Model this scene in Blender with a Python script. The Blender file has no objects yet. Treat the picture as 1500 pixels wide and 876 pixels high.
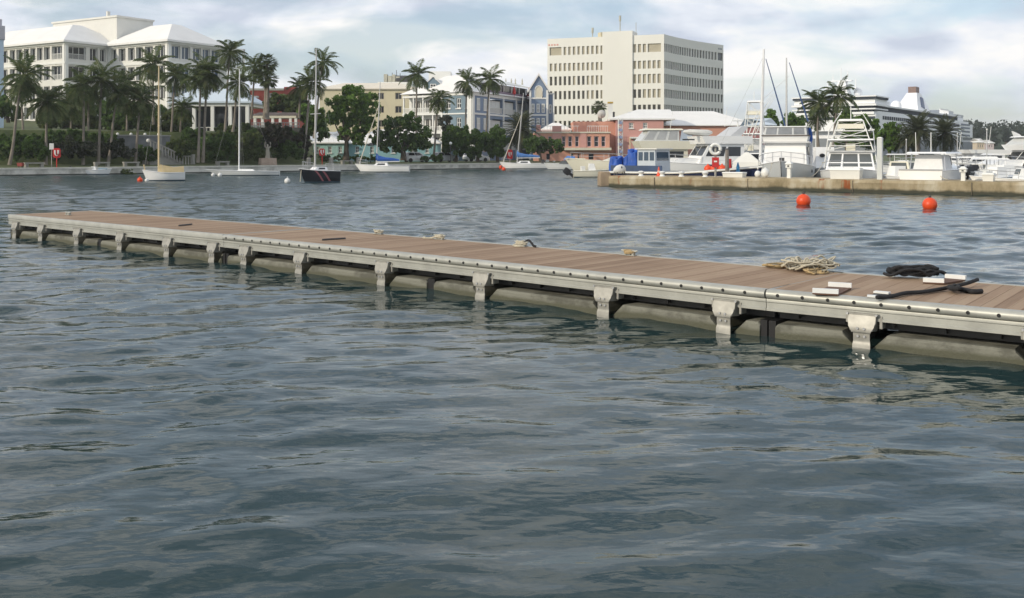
import bpy, bmesh, math, random
import numpy as np
from mathutils import Vector, Matrix
R = math.radians
S = bpy.context.scene
COL = S.collection
# ---------------------------------------------------------------- camera
F, H0, EYE = 1460.0, 222.0, 2.4            # focal length and horizon row in photo pixels, eye height above the water
cam = bpy.data.cameras.new("camera"); camo = bpy.data.objects.new("camera", cam); COL.objects.link(camo)
camo.location = (0, 0, EYE); camo.rotation_euler = (R(90), 0, 0)
cam.sensor_width = 36; cam.lens = 36*F/1500; cam.shift_y = -(438-H0)/1500
cam.clip_start = .1; cam.clip_end = 6000
S.camera = camo
# ---------------------------------------------------------------- light
SUN_EL, SUN_AZ = 24, 57                     # azimuth: degrees to the left of straight behind the camera
sd = Vector((-math.sin(R(SUN_AZ))*math.cos(R(SUN_EL)), -math.cos(R(SUN_AZ))*math.cos(R(SUN_EL)), math.sin(R(SUN_EL))))
sl = bpy.data.lights.new("sun", 'SUN'); sl.energy = 2.45; sl.angle = R(.6); sl.color = (1, .9, .73)
so = bpy.data.objects.new("sun", sl); COL.objects.link(so); so.rotation_euler = (-sd).to_track_quat('-Z', 'Y').to_euler()
wd = bpy.data.worlds.new("World"); S.world = wd; wd.use_nodes = True
nt = wd.node_tree; nt.nodes.clear()
def N(t, **k):
    n = nt.nodes.new(t)
    for a, b in k.items(): setattr(n, a, b)
    return n
out = N('ShaderNodeOutputWorld'); bg = N('ShaderNodeBackground'); bg.inputs[1].default_value = .13
sky = N('ShaderNodeTexSky'); sky.sky_type = 'NISHITA'; sky.sun_disc = False; sky.sun_elevation = R(SUN_EL)
sky.sun_rotation = math.atan2(sd.x, sd.y); sky.air_density = 1.0; sky.dust_density = 1.2; sky.ozone_density = 1.5
tc = N('ShaderNodeTexCoord')
mp = N('ShaderNodeMapping'); mp.inputs['Scale'].default_value = (1, 1, 2.6); mp.inputs['Location'].default_value = (.37, 0, .1)
nt.links.new(tc.outputs['Generated'], mp.inputs['Vector'])
n1 = N('ShaderNodeTexNoise'); n1.inputs['Scale'].default_value = 6.0; n1.inputs['Detail'].default_value = 7; n1.inputs['Roughness'].default_value = .52; n1.inputs['Distortion'].default_value = .35
n2 = N('ShaderNodeTexNoise'); n2.inputs['Scale'].default_value = 6.2; n2.inputs['Detail'].default_value = 7; n2.inputs['Roughness'].default_value = .48; n2.inputs['Distortion'].default_value = .25
mp2 = N('ShaderNodeMapping'); mp2.inputs['Scale'].default_value = (1, 1, 3.0); mp2.inputs['Location'].default_value = (3.1, 1.3, .32)
nt.links.new(tc.outputs['Generated'], mp2.inputs['Vector'])
nt.links.new(mp.outputs[0], n1.inputs['Vector']); nt.links.new(mp2.outputs[0], n2.inputs['Vector'])
cr = N('ShaderNodeValToRGB'); cr.color_ramp.elements[0].position = .4; cr.color_ramp.elements[1].position = .55
cr.color_ramp.elements[0].color = (.36, .36, .36, 1); cr.color_ramp.elements[1].color = (1, 1, 1, 1)
c2 = N('ShaderNodeValToRGB'); e = c2.color_ramp.elements
e[0].position = .4; e[0].color = (4.5, 4.95, 5.8, 1); e[1].position = .58; e[1].color = (7.7, 7.6, 7.45, 1)
m = e.new(.485); m.color = (6.0, 6.35, 6.95, 1)
nt.links.new(n1.outputs['Fac'], cr.inputs[0]); nt.links.new(n2.outputs['Fac'], c2.inputs[0])
mx = N('ShaderNodeMixRGB'); nt.links.new(cr.outputs[0], mx.inputs[0]); nt.links.new(sky.outputs[0], mx.inputs[1]); nt.links.new(c2.outputs[0], mx.inputs[2])
nt.links.new(mx.outputs[0], bg.inputs[0]); nt.links.new(bg.outputs[0], out.inputs[0])
S.view_settings.view_transform = 'Standard'; S.view_settings.look = 'None'; S.view_settings.exposure = .1; S.view_settings.gamma = 1
S.view_settings.use_curve_mapping = False
try:
    S.cycles.max_bounces = 6; S.cycles.diffuse_bounces = 2; S.cycles.glossy_bounces = 3; S.cycles.transparent_max_bounces = 6; S.cycles.caustics_reflective = False
except Exception: pass
# ---------------------------------------------------------------- helpers
def W(px, py, Y):                           # a photo pixel at depth Y
    return Vector(((px-750)/F*Y, Y, EYE-(py-H0)/F*Y))
def onz(px, py, z=0.0):                     # a photo pixel on the level z
    Y = (EYE-z)*F/(py-H0); return Vector(((px-750)/F*Y, Y, z))
def LX(px, Y): return (px-750)/F*Y
def LZ(py, Y): return EYE-(py-H0)/F*Y
class MB:
    def __init__(s): s.v = []; s.f = []; s.m = []
    def add(s, vs, fs, mi=0):
        o = len(s.v); s.v += [tuple(v) for v in vs]; s.f += [tuple(i+o for i in f) for f in fs]; s.m += [mi]*len(fs); return s
    def box(s, c, d, rz=0, mi=0, rx=0, ry=0):
        M = Matrix.Rotation(rz, 3, 'Z') @ Matrix.Rotation(ry, 3, 'Y') @ Matrix.Rotation(rx, 3, 'X'); c = Vector(c)
        vs = [c+M @ Vector((x*d[0]/2, y*d[1]/2, z*d[2]/2)) for x in (-1, 1) for y in (-1, 1) for z in (-1, 1)]
        return s.add(vs, [(0, 1, 3, 2), (4, 6, 7, 5), (0, 4, 5, 1), (2, 3, 7, 6), (0, 2, 6, 4), (1, 5, 7, 3)], mi)
    def bx(s, x0, x1, y0, y1, z0, z1, mi=0): return s.box(((x0+x1)/2, (y0+y1)/2, (z0+z1)/2), (x1-x0, y1-y0, z1-z0), 0, mi)
    def frus(s, b, t, mi=0):                # b/t = (x0,x1,y0,y1,z): frustum
        vs = [(b[0], b[2], b[4]), (b[1], b[2], b[4]), (b[1], b[3], b[4]), (b[0], b[3], b[4]), (t[0], t[2], t[4]), (t[1], t[2], t[4]), (t[1], t[3], t[4]), (t[0], t[3], t[4])]
        return s.add(vs, [(3, 2, 1, 0), (4, 5, 6, 7), (0, 1, 5, 4), (1, 2, 6, 5), (2, 3, 7, 6), (3, 0, 4, 7)], mi)
    def quad(s, a, b, c, d, mi=0): return s.add([a, b, c, d], [(0, 1, 2, 3)], mi)
    def prism(s, poly, vec, mi=0):          # 3D polygon extruded by vec
        n = len(poly); vec = Vector(vec); vs = [Vector(p) for p in poly]+[Vector(p)+vec for p in poly]
        return s.add(vs, [tuple(range(n-1, -1, -1)), tuple(range(n, 2*n))]+[(i, (i+1) % n, n+(i+1) % n, n+i) for i in range(n)], mi)
    def loft(s, rings, mi=0, cap=True, closed=True):
        n = len(rings[0]); vs = [p for r in rings for p in r]; fs = []
        for k in range(len(rings)-1):
            for i in range(n if closed else n-1):
                j = (i+1) % n; fs.append((k*n+i, k*n+j, (k+1)*n+j, (k+1)*n+i))
        if cap: fs += [tuple(range(n-1, -1, -1)), tuple((len(rings)-1)*n+i for i in range(n))]
        return s.add(vs, fs, mi)
    def tube(s, pts, r, seg=6, mi=0):
        pts = [Vector(p) for p in pts]; rs = r if isinstance(r, (list, tuple)) else [r]*len(pts); rings = []
        for i, p in enumerate(pts):
            t = (pts[min(i+1, len(pts)-1)]-pts[max(i-1, 0)])
            if t.length < 1e-6: t = Vector((0, 0, 1))
            t.normalize(); a = t.cross(Vector((0, 0, 1)) if abs(t.z) < .95 else Vector((1, 0, 0))).normalized(); b = t.cross(a)
            rings.append([p+(a*math.cos(q)+b*math.sin(q))*rs[i] for q in (2*math.pi*k/seg for k in range(seg))])
        return s.loft(rings, mi)
    def lathe(s, prof, c=(0, 0, 0), seg=12, mi=0, axis='z'):
        c = Vector(c); rings = []
        for r, z in prof:
            ring = []
            for k in range(seg):
                q = 2*math.pi*k/seg; p = (r*math.cos(q), r*math.sin(q), z)
                if axis == 'y': p = (p[0], p[2], p[1])
                if axis == 'x': p = (p[2], p[0], p[1])
                ring.append(c+Vector(p))
            rings.append(ring)
        return s.loft(rings, mi)
    def ball(s, c, r, seg=12, n=7, mi=0, sz=1.0):
        return s.lathe([(max(.001, r*math.sin(math.pi*i/n)), -r*sz*math.cos(math.pi*i/n)) for i in range(n+1)], c, seg, mi)
    def torus(s, c, R0, r, axis='y', seg=20, k=8, mi=0, a0=0, a1=2*math.pi):
        pts = []; c = Vector(c)
        for i in range(seg+1):
            q = a0+(a1-a0)*i/seg; u, v = R0*math.cos(q), R0*math.sin(q)
            pts.append(c+Vector({'y': (u, 0, v), 'z': (u, v, 0), 'x': (0, u, v)}[axis]))
        return s.tube(pts, r, k, mi)
    def build(s, name, mats, parent=None, smooth=35, loc=None, rz=0):
        me = bpy.data.meshes.new(name); me.from_pydata(s.v, [], s.f); me.validate()
        for mm in (mats if isinstance(mats, (list, tuple)) else [mats]): me.materials.append(mm)
        if len(me.polygons) == len(s.m): me.polygons.foreach_set('material_index', s.m)
        if len(s.f) < 60000:
            b = bmesh.new(); b.from_mesh(me); bmesh.ops.recalc_face_normals(b, faces=b.faces); b.to_mesh(me); b.free()
        if smooth:
            me.polygons.foreach_set('use_smooth', [True]*len(me.polygons)); me.set_sharp_from_angle(angle=R(smooth))
        me.update()
        return link(name, me, parent, loc, rz)
def link(name, me, parent=None, loc=None, rz=0):
    o = bpy.data.objects.new(name, me); COL.objects.link(o)
    if parent: o.parent = parent
    if loc is not None: o.location = loc
    o.rotation_euler[2] = rz
    return o
def tag(o, label=None, cat=None, group=None, kind=None):
    if label: o['label'] = label
    if cat: o['category'] = cat
    if group: o['group'] = group
    if kind: o['kind'] = kind
    return o
def thing(name, label, cat, loc=(0, 0, 0), rz=0, group=None):
    o = bpy.data.objects.new(name, None); COL.objects.link(o); o.location = loc; o.rotation_euler[2] = rz; o.empty_display_size = .1
    return tag(o, label, cat, group)
def dup(o, loc=None, rz=None, label=None, parent=None):
    c = o.copy(); COL.objects.link(c)
    if parent: c.parent = parent
    if loc is not None: c.location = loc
    if rz is not None: c.rotation_euler[2] = rz
    if label: c['label'] = label
    for k in list(o.children): dup(k, parent=c)
    return c
# ---------------------------------------------------------------- materials
MC = {}
def pm(name, col, rough=.6, var=.12, scale=1.2, metal=0, bump=0, bscale=20, spec=.4, dirt=None, streak=False, trans=0):
    if name in MC: return MC[name]
    m = bpy.data.materials.new(name); m.use_nodes = True; t = m.node_tree; b = t.nodes['Principled BSDF']; L = t.links.new
    tc = t.nodes.new('ShaderNodeTexCoord'); mp = t.nodes.new('ShaderNodeMapping'); L(tc.outputs['Object'], mp.inputs[0])
    if streak: mp.inputs['Scale'].default_value = (1, 1, .18)
    no = t.nodes.new('ShaderNodeTexNoise'); no.inputs['Scale'].default_value = scale; no.inputs['Detail'].default_value = 6; no.inputs['Roughness'].default_value = .6
    L(mp.outputs[0], no.inputs['Vector'])
    r = t.nodes.new('ShaderNodeValToRGB'); e = r.color_ramp.elements
    e[0].position = .3; e[1].position = .7
    lo = [c*(1-var) for c in col]; hi = [min(1, c*(1+var)) for c in col]
    if dirt: lo = dirt; e[0].position = .38; e[1].position = .52
    e[0].color = (*lo, 1); e[1].color = (*hi, 1)
    L(no.outputs['Fac'], r.inputs[0]); L(r.outputs[0], b.inputs['Base Color'])
    b.inputs['Roughness'].default_value = rough; b.inputs['Metallic'].default_value = metal; b.inputs['Specular IOR Level'].default_value = spec
    if bump:
        nb = t.nodes.new('ShaderNodeTexNoise'); nb.inputs['Scale'].default_value = bscale; nb.inputs['Detail'].default_value = 4; L(tc.outputs['Object'], nb.inputs['Vector'])
        bu = t.nodes.new('ShaderNodeBump'); bu.inputs['Strength'].default_value = bump; bu.inputs['Distance'].default_value = .02; L(nb.outputs['Fac'], bu.inputs['Height']); L(bu.outputs[0], b.inputs['Normal'])
    MC[name] = m; return m
def leafmat(name, lo, mid, hi, scale=.6):
    m = bpy.data.materials.new(name); m.use_nodes = True; t = m.node_tree; b = t.nodes['Principled BSDF']; L = t.links.new
    tc = t.nodes.new('ShaderNodeTexCoord'); no = t.nodes.new('ShaderNodeTexNoise'); no.inputs['Scale'].default_value = scale; no.inputs['Detail'].default_value = 8; no.inputs['Roughness'].default_value = .75
    oi = t.nodes.new('ShaderNodeObjectInfo'); ad = t.nodes.new('ShaderNodeVectorMath'); L(tc.outputs['Object'], ad.inputs[0]); L(oi.outputs['Random'], ad.inputs[1]); L(ad.outputs[0], no.inputs['Vector'])
    r = t.nodes.new('ShaderNodeValToRGB'); e = r.color_ramp.elements; e[0].position = .3; e[1].position = .72; e[0].color = (*lo, 1); e[1].color = (*hi, 1); q = e.new(.5); q.color = (*mid, 1)
    L(no.outputs['Fac'], r.inputs[0]); L(r.outputs[0], b.inputs['Base Color']); b.inputs['Roughness'].default_value = .55; b.inputs['Specular IOR Level'].default_value = .25
    tr = t.nodes.new('ShaderNodeBsdfTranslucent'); L(r.outputs[0], tr.inputs[0]); mx = t.nodes.new('ShaderNodeMixShader'); mx.inputs[0].default_value = .45
    L(b.outputs[0], mx.inputs[1]); L(tr.outputs[0], mx.inputs[2]); L(mx.outputs[0], t.nodes['Material Output'].inputs[0])
    return m
white = pm('white_paint', (.78, .78, .74), .45, .04, .8)
gel = pm('white_gelcoat', (.85, .85, .83), .25, .03, .7, spec=.5)
cream_gel = pm('cream_gelcoat', (.74, .71, .58), .28, .04, .7)
greyhull = pm('pale_grey_gelcoat', (.6, .62, .62), .3, .05, .7)
navy = pm('navy_gelcoat', (.012, .02, .06), .25, .2)
blackgel = pm('black_gelcoat', (.018, .02, .026), .22, .2)
redstripe = pm('pink_red_stripe', (.3, .1, .11), .35, .1)
antifoul = pm('antifouling', (.05, .09, .12), .7, .2)
antifoulr = pm('red_antifouling', (.3, .07, .05), .7, .2)
roofw = pm('lime_washed_roof', (.8, .79, .76), .7, .05, .35, dirt=None)
glassd = pm('dark_glass', (.02, .024, .028), .08, .4, .5, spec=.6)
glassb = pm('blue_glass', (.05, .085, .13), .08, .3, .3, spec=.7)
glasst = pm('tinted_screen', (.1, .11, .11), .15, .3, .5, spec=.5)
blind = pm('drawn_blind', (.43, .39, .29), .6, .12, .3)
alu = pm('anodised_aluminium', (.4, .4, .36), .45, .14, 3, metal=.3, bump=.05)
galv = pm('galvanised_steel', (.34, .33, .295), .5, .2, 9, metal=.3, bump=.05)
wire = pm('rigging_wire', (.4, .4, .39), .7, .05)
steel = pm('stainless_steel', (.6, .6, .6), .3, .05, metal=.8)
darkmetal = pm('dark_steel', (.06, .06, .06), .5, .2)
black = pm('black_rubber', (.012, .012, .013), .6, .3)
blackplastic = pm('black_plastic', (.02, .02, .022), .35, .2)
concrete = pm('float_concrete', (.18, .178, .145), .85, .2, 2.2, bump=.5, bscale=25, dirt=(.115, .113, .09))
stonew = pm('quay_stone', (.62, .6, .54), .9, .15, .5, bump=.4, bscale=4, dirt=(.42, .41, .36))
bluetarp = pm('blue_tarpaulin', (.025, .1, .43), .5, .3, 1.5, bump=.6, bscale=3)
bluecover = pm('blue_sail_cover', (.02, .09, .36), .7, .2, 2)
tancover = pm('tan_canvas', (.45, .36, .2), .8, .12, 2, bump=.4, bscale=6)
redp = pm('red_paint', (.55, .03, .03), .4, .1)
orange = pm('orange_buoy_plastic', (.75, .075, .015), .4, .08)
buoyw = pm('white_buoy_plastic', (.75, .75, .72), .4, .1)
trunkm = pm('palm_trunk_bark', (.23, .2, .165), .9, .25, 2, bump=.5, bscale=9)
bark = pm('tree_bark', (.09, .07, .05), .9, .3, 2)
woodspar = pm('varnished_spar', (.62, .5, .3), .4, .1)
frondm = leafmat('palm_frond', (.045, .07, .024), (.095, .135, .045), (.24, .225, .1), 3.2)
datem = leafmat('date_palm_frond', (.045, .055, .025), (.08, .095, .045), (.2, .175, .085), 2.5)
treem = leafmat('green_leaves', (.052, .105, .02), (.13, .23, .042), (.23, .32, .07), .8)
hedgem = leafmat('dark_leaves', (.038, .074, .02), (.09, .16, .038), (.17, .24, .066), .7)
shrubm = leafmat('olive_leaves', (.044, .07, .023), (.1, .14, .042), (.18, .2, .07), .7)
flowm = leafmat('flowering_leaves', (.03, .03, .022), (.05, .055, .03), (.13, .08, .09), 1.2)
whitefl = leafmat('white_flowering_leaves', (.018, .03, .014), (.045, .06, .03), (.3, .3, .26), 1.6)
palegrey = leafmat('greyish_leaves', (.05, .06, .05), (.09, .1, .075), (.16, .165, .12), 1)
hillm = leafmat('hill_leaves', (.015, .028, .014), (.03, .05, .022), (.055, .075, .035), .12)
# ---------------------------------------------------------------- water
def make_water():
    rng = np.random.default_rng(7)
    r = [1.5]
    while r[-1] < 26: r.append(r[-1]*1.0075)
    while r[-1] < 150: r.append(r[-1]+.02+r[-1]*.0042)
    while r[-1] < 1500: r.append(r[-1]*1.03)
    r = np.array(r); a = np.radians(np.concatenate([np.linspace(-88, -34, 60)[:-1], np.linspace(-34, 34, 740), np.linspace(34, 88, 60)[1:]]))
    Rg, A = np.meshgrid(r, a, indexing='ij'); X = Rg*np.sin(A); Y = Rg*np.cos(A); Z = np.zeros_like(X)
    loc = np.maximum(np.gradient(r)[:, None]+0*Rg, Rg*(a[300]-a[299]))
    patch = .5+.5*np.sin(X*.11+1.3*np.sin(Y*.07+.6)+.5)*np.sin(Y*.09+1.1*np.sin(X*.05)); patch = .72+.5*patch; lee = (X*.665+Y*.747)-16.2; calm = .42+.83/(1+np.exp(-lee/2.5)); calm = np.maximum(calm, .42+.36*np.clip((-X-1)/6, 0, 1)); patch = patch*calm
    base = R(108)                            # travel direction of the main ripples
    for i in range(96):
        lam = .24*(9 ** rng.random()) if i < 82 else 2.2+3*rng.random()
        th = base+rng.normal(0, .5); k = 2*math.pi/lam
        slope = .0185*rng.uniform(.5, 1.3)*(.72 if lam < .42 else 1.2 if lam < 1.5 else .85 if lam < 2.2 else .4)
        if lam < .5: slope *= 1.0
        ph = rng.random()*6.28; d = np.cos(th)*X+np.sin(th)*Y
        warp = .22*lam*np.sin(2*math.pi/(lam*3.7)*(-np.sin(th)*X+np.cos(th)*Y)+ph*3)
        fade = np.clip((lam/loc-1.6)/1.6, 0, 1)
        amp = slope/k
        s = np.sin(k*(d+warp)+ph); Z += amp*fade*patch*(s+.22*np.cos(2*(k*(d+warp)+ph)))
    n0, n1_ = X.shape; idx = np.arange(n0*n1_).reshape(n0, n1_)
    q = np.stack([idx[:-1, :-1], idx[:-1, 1:], idx[1:, 1:], idx[1:, :-1]], -1).reshape(-1, 4)
    me = bpy.data.meshes.new('water'); co = np.stack([X, Y, Z], -1).reshape(-1, 3).astype(np.float32)
    me.vertices.add(len(co)); me.vertices.foreach_set('co', co.ravel()); me.loops.add(q.size); me.loops.foreach_set('vertex_index', q.ravel().astype(np.int32))
    me.polygons.add(len(q)); me.polygons.foreach_set('loop_start', np.arange(0, q.size, 4, dtype=np.int32)); me.polygons.foreach_set('use_smooth', np.ones(len(q), bool)); me.update(calc_edges=True); me.validate()
    m = bpy.data.materials.new('harbour_water'); m.use_nodes = True; t = m.node_tree; b = t.nodes['Principled BSDF']; L = t.links.new
    b.inputs['Base Color'].default_value = (.019, .041, .042, 1); b.inputs['Roughness'].default_value = .05; b.inputs['IOR'].default_value = 1.333; b.inputs['Specular IOR Level'].default_value = .5
    g = t.nodes.new('ShaderNodeNewGeometry'); mp = t.nodes.new('ShaderNodeMapping'); mp.inputs['Rotation'].default_value = (0, 0, R(-18)); mp.inputs['Scale'].default_value = (1, 2.0, 1); L(g.outputs['Position'], mp.inputs[0])
    a1 = t.nodes.new('ShaderNodeTexNoise'); a1.inputs['Scale'].default_value = 5; a1.inputs['Detail'].default_value = 3; a1.inputs['Roughness'].default_value = .5; a1.inputs['Distortion'].default_value = .4; L(mp.outputs[0], a1.inputs['Vector'])
    a2 = t.nodes.new('ShaderNodeTexNoise'); a2.inputs['Scale'].default_value = .9; a2.inputs['Detail'].default_value = 3; L(mp.outputs[0], a2.inputs['Vector'])
    b1 = t.nodes.new('ShaderNodeBump'); b1.inputs['Strength'].default_value = .13; b1.inputs['Distance'].default_value = .018; L(a1.outputs['Fac'], b1.inputs['Height'])
    b2 = t.nodes.new('ShaderNodeBump'); b2.inputs['Strength'].default_value = .3; b2.inputs['Distance'].default_value = .1; L(a2.outputs['Fac'], b2.inputs['Height']); L(b1.outputs[0], b2.inputs['Normal'])
    sy = t.nodes.new('ShaderNodeSeparateXYZ'); L(g.outputs['Position'], sy.inputs[0]); mr = t.nodes.new('ShaderNodeMapRange'); mr.inputs['From Min'].default_value = 20; mr.inputs['From Max'].default_value = 75; mr.inputs['To Min'].default_value = .05; mr.inputs['To Max'].default_value = .25
    L(sy.outputs[1], mr.inputs['Value']); L(mr.outputs[0], b.inputs['Roughness'])
    L(b2.outputs[0], b.inputs['Normal']); me.materials.append(m)
    o = link('water', me); tag(o, kind='structure')
make_water()
# ---------------------------------------------------------------- land
QP = [Vector((-210, -44)), Vector((-49.8, 97)), Vector((-1, 140)), Vector((60, 146)), Vector((170, 152)), Vector((330, 160))]
def sstep(a, b, x): x = min(1, max(0, (x-a)/(b-a))); return x*x*(3-2*x)
def landz(x, y, d):
    wl = (1-sstep(412, 452, 750+F*x/max(y, 1))) if y > 20 else 1; wl2 = wl
    return .77+.12*sstep(1, 6, d)+wl2*(3.9*sstep(9.5, 13, d)+.8*sstep(14, 40, d)+2.5*sstep(45, 90, d))+.5*sstep(60, 200, d)
def quay_pt(s):                              # s in polyline units (segment index + fraction)
    i = min(int(s), len(QP)-2); f = s-i; return QP[i].lerp(QP[i+1], f)
def qnorm(s):
    ns = []
    for i in range(len(QP)-1):
        d = (QP[i+1]-QP[i]).normalized(); ns.append(Vector((-d.y, d.x)))
    i = min(int(s), len(QP)-2); f = s-i; n = ns[i]
    if f > .75 and i+1 < len(ns): n = n.lerp(ns[i+1], (f-.75)*2)
    if f < .25 and i > 0: n = n.lerp(ns[i-1], (.25-f)*2)
    return n.normalized()
gm = bpy.data.materials.new('ground_grass'); gm.use_nodes = True
t = gm.node_tree; b = t.nodes['Principled BSDF']; tcn = t.nodes.new('ShaderNodeTexCoord'); no = t.nodes.new('ShaderNodeTexNoise'); no.inputs['Scale'].default_value = .7; no.inputs['Detail'].default_value = 10; no.inputs['Roughness'].default_value = .7
rr = t.nodes.new('ShaderNodeValToRGB'); rr.color_ramp.elements[0].position = .3; rr.color_ramp.elements[0].color = (.035, .055, .015, 1); rr.color_ramp.elements[1].position = .72; rr.color_ramp.elements[1].color = (.12, .14, .045, 1)
t.links.new(tcn.outputs['Object'], no.inputs['Vector']); t.links.new(no.outputs['Fac'], rr.inputs[0]); t.links.new(rr.outputs[0], b.inputs['Base Color']); b.inputs['Roughness'].default_value = .95
mb = MB(); ss = [i/12 for i in range(12*(len(QP)-1)+1)]; ds = [.55, 1.5, 3, 6, 9, 9.8, 10.6, 11.6, 13, 16, 22, 32, 45, 62, 90, 140, 220, 400, 800]
vs = []; fs = []
for s_ in ss:
    p = quay_pt(s_); n = qnorm(s_)
    for d in ds:
        q = p+n*d; vs.append((q.x, q.y, landz(q.x, q.y, d)))
k = len(ds)
for i in range(len(ss)-1):
    for j in range(k-1): fs.append((i*k+j, (i+1)*k+j, (i+1)*k+j+1, i*k+j+1))
mb.add(vs, fs); tag(mb.build('lawn_ground', gm), kind='structure')
# quay wall: coursed stone face under a pale coping
qw = thing('quay_wall', 'long pale stone quay wall along the lawn and palm trees', 'wall', (QP[1].x, QP[1].y, 0))
def wall_strip(mb, lo, hi, d0, d1, s0, s1, step=.0833, mi=0):
    s_ = s0; rings = []
    while True:
        p = quay_pt(s_); n = qnorm(s_); a = p+n*d0-QP[1]; b = p+n*d1-QP[1]
        rings.append([(a.x, a.y, lo), (a.x, a.y, hi), (b.x, b.y, hi), (b.x, b.y, lo)])
        if s_ >= s1: break
        s_ = min(s1, s_+step)
    mb.loft(rings, mi)
mb = MB(); wall_strip(mb, -1, .62, 0, .6, 0, 4.9); mb.build('stone_face', stonew, qw, 0)
mb = MB(); wall_strip(mb, .62, .8, -.06, .62, 0, 4.9); mb.build('coping', pm('quay_coping', (.62, .6, .53), .85, .15, 1.5, bump=.2), qw, 0)
mb = MB(); wall_strip(mb, -.2, .14, -.03, .3, 0, 4.9); mb.build('waterline_band', pm('weed_stain', (.07, .075, .06), .8, .3, 1), qw, 0)
# ---------------------------------------------------------------- floating dock
DW, DZ = 2.45, .61
def plankmat():
    m = bpy.data.materials.new('deck_hardwood'); m.use_nodes = True; t = m.node_tree; b = t.nodes['Principled BSDF']; L = t.links.new
    tc = t.nodes.new('ShaderNodeTexCoord'); sx = t.nodes.new('ShaderNodeSeparateXYZ'); L(tc.outputs['Object'], sx.inputs[0])
    dv = t.nodes.new('ShaderNodeMath'); dv.operation = 'DIVIDE'; dv.inputs[1].default_value = .148; L(sx.outputs[0], dv.inputs[0])
    fl = t.nodes.new('ShaderNodeMath'); fl.operation = 'FLOOR'; L(dv.outputs[0], fl.inputs[0])
    wn = t.nodes.new('ShaderNodeTexWhiteNoise'); wn.noise_dimensions = '1D'; L(fl.outputs[0], wn.inputs['W'])
    mp = t.nodes.new('ShaderNodeMapping'); mp.inputs['Scale'].default_value = (14, .8, 1); L(tc.outputs['Object'], mp.inputs[0])
    no = t.nodes.new('ShaderNodeTexNoise'); no.inputs['Scale'].default_value = 2; no.inputs['Detail'].default_value = 6; L(mp.outputs[0], no.inputs['Vector'])
    n3 = t.nodes.new('ShaderNodeTexNoise'); n3.inputs['Scale'].default_value = .8; n3.inputs['Detail'].default_value = 4; L(tc.outputs['Object'], n3.inputs['Vector'])
    m1 = t.nodes.new('ShaderNodeMath'); m1.operation = 'MULTIPLY_ADD'; m1.inputs[1].default_value = .42; L(wn.outputs['Value'], m1.inputs[0]); 
    m2 = t.nodes.new('ShaderNodeMath'); m2.operation = 'MULTIPLY'; m2.inputs[1].default_value = .3; L(no.outputs['Fac'], m2.inputs[0]); L(m2.outputs[0], m1.inputs[2])
    m3 = t.nodes.new('ShaderNodeMath'); m3.operation = 'MULTIPLY_ADD'; m3.inputs[1].default_value = .5; L(n3.outputs['Fac'], m3.inputs[0]); L(m1.outputs[0], m3.inputs[2])
    r = t.nodes.new('ShaderNodeValToRGB'); e = r.color_ramp.elements; e[0].position = .3; e[0].color = (.225, .148, .092, 1); e[1].position = 1; e[1].color = (.4, .295, .2, 1); q = e.new(.62); q.color = (.315, .216, .142, 1)
    L(m3.outputs[0], r.inputs[0]); L(r.outputs[0], b.inputs['Base Color']); b.inputs['Roughness'].default_value = .75; b.inputs['Specular IOR Level'].default_value = .25
    bu = t.nodes.new('ShaderNodeBump'); bu.inputs['Strength'].default_value = .3; bu.inputs['Distance'].default_value = .004; L(no.outputs['Fac'], bu.inputs['Height']); L(bu.outputs[0], b.inputs['Normal'])
    return m
plank = plankmat()
ropetan = pm('tan_rope_fibre', (.43, .32, .17), .9, .25, 12, bump=.8, bscale=60)
ropepale = pm('pale_rope_fibre', (.5, .46, .36), .9, .2, 12, bump=.8, bscale=60)
ropeblk = pm('black_rope_fibre', (.02, .02, .022), .85, .4, 12, bump=.8, bscale=60)
N0 = Vector((LX(12, 28.4), 28.4)); N1 = Vector((LX(327, 21.5), 21.5)); N2 = Vector((LX(1122, 12.94), 12.94))
N3 = N2+Vector((2.42, -1.8)).normalized()*12.2
def edge_s(A, B, px):
    d = (B-A).normalized(); k = (px-750)/F; return (k*A.y-A.x)/(d.x-k*d.y)
BC = {}
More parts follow.
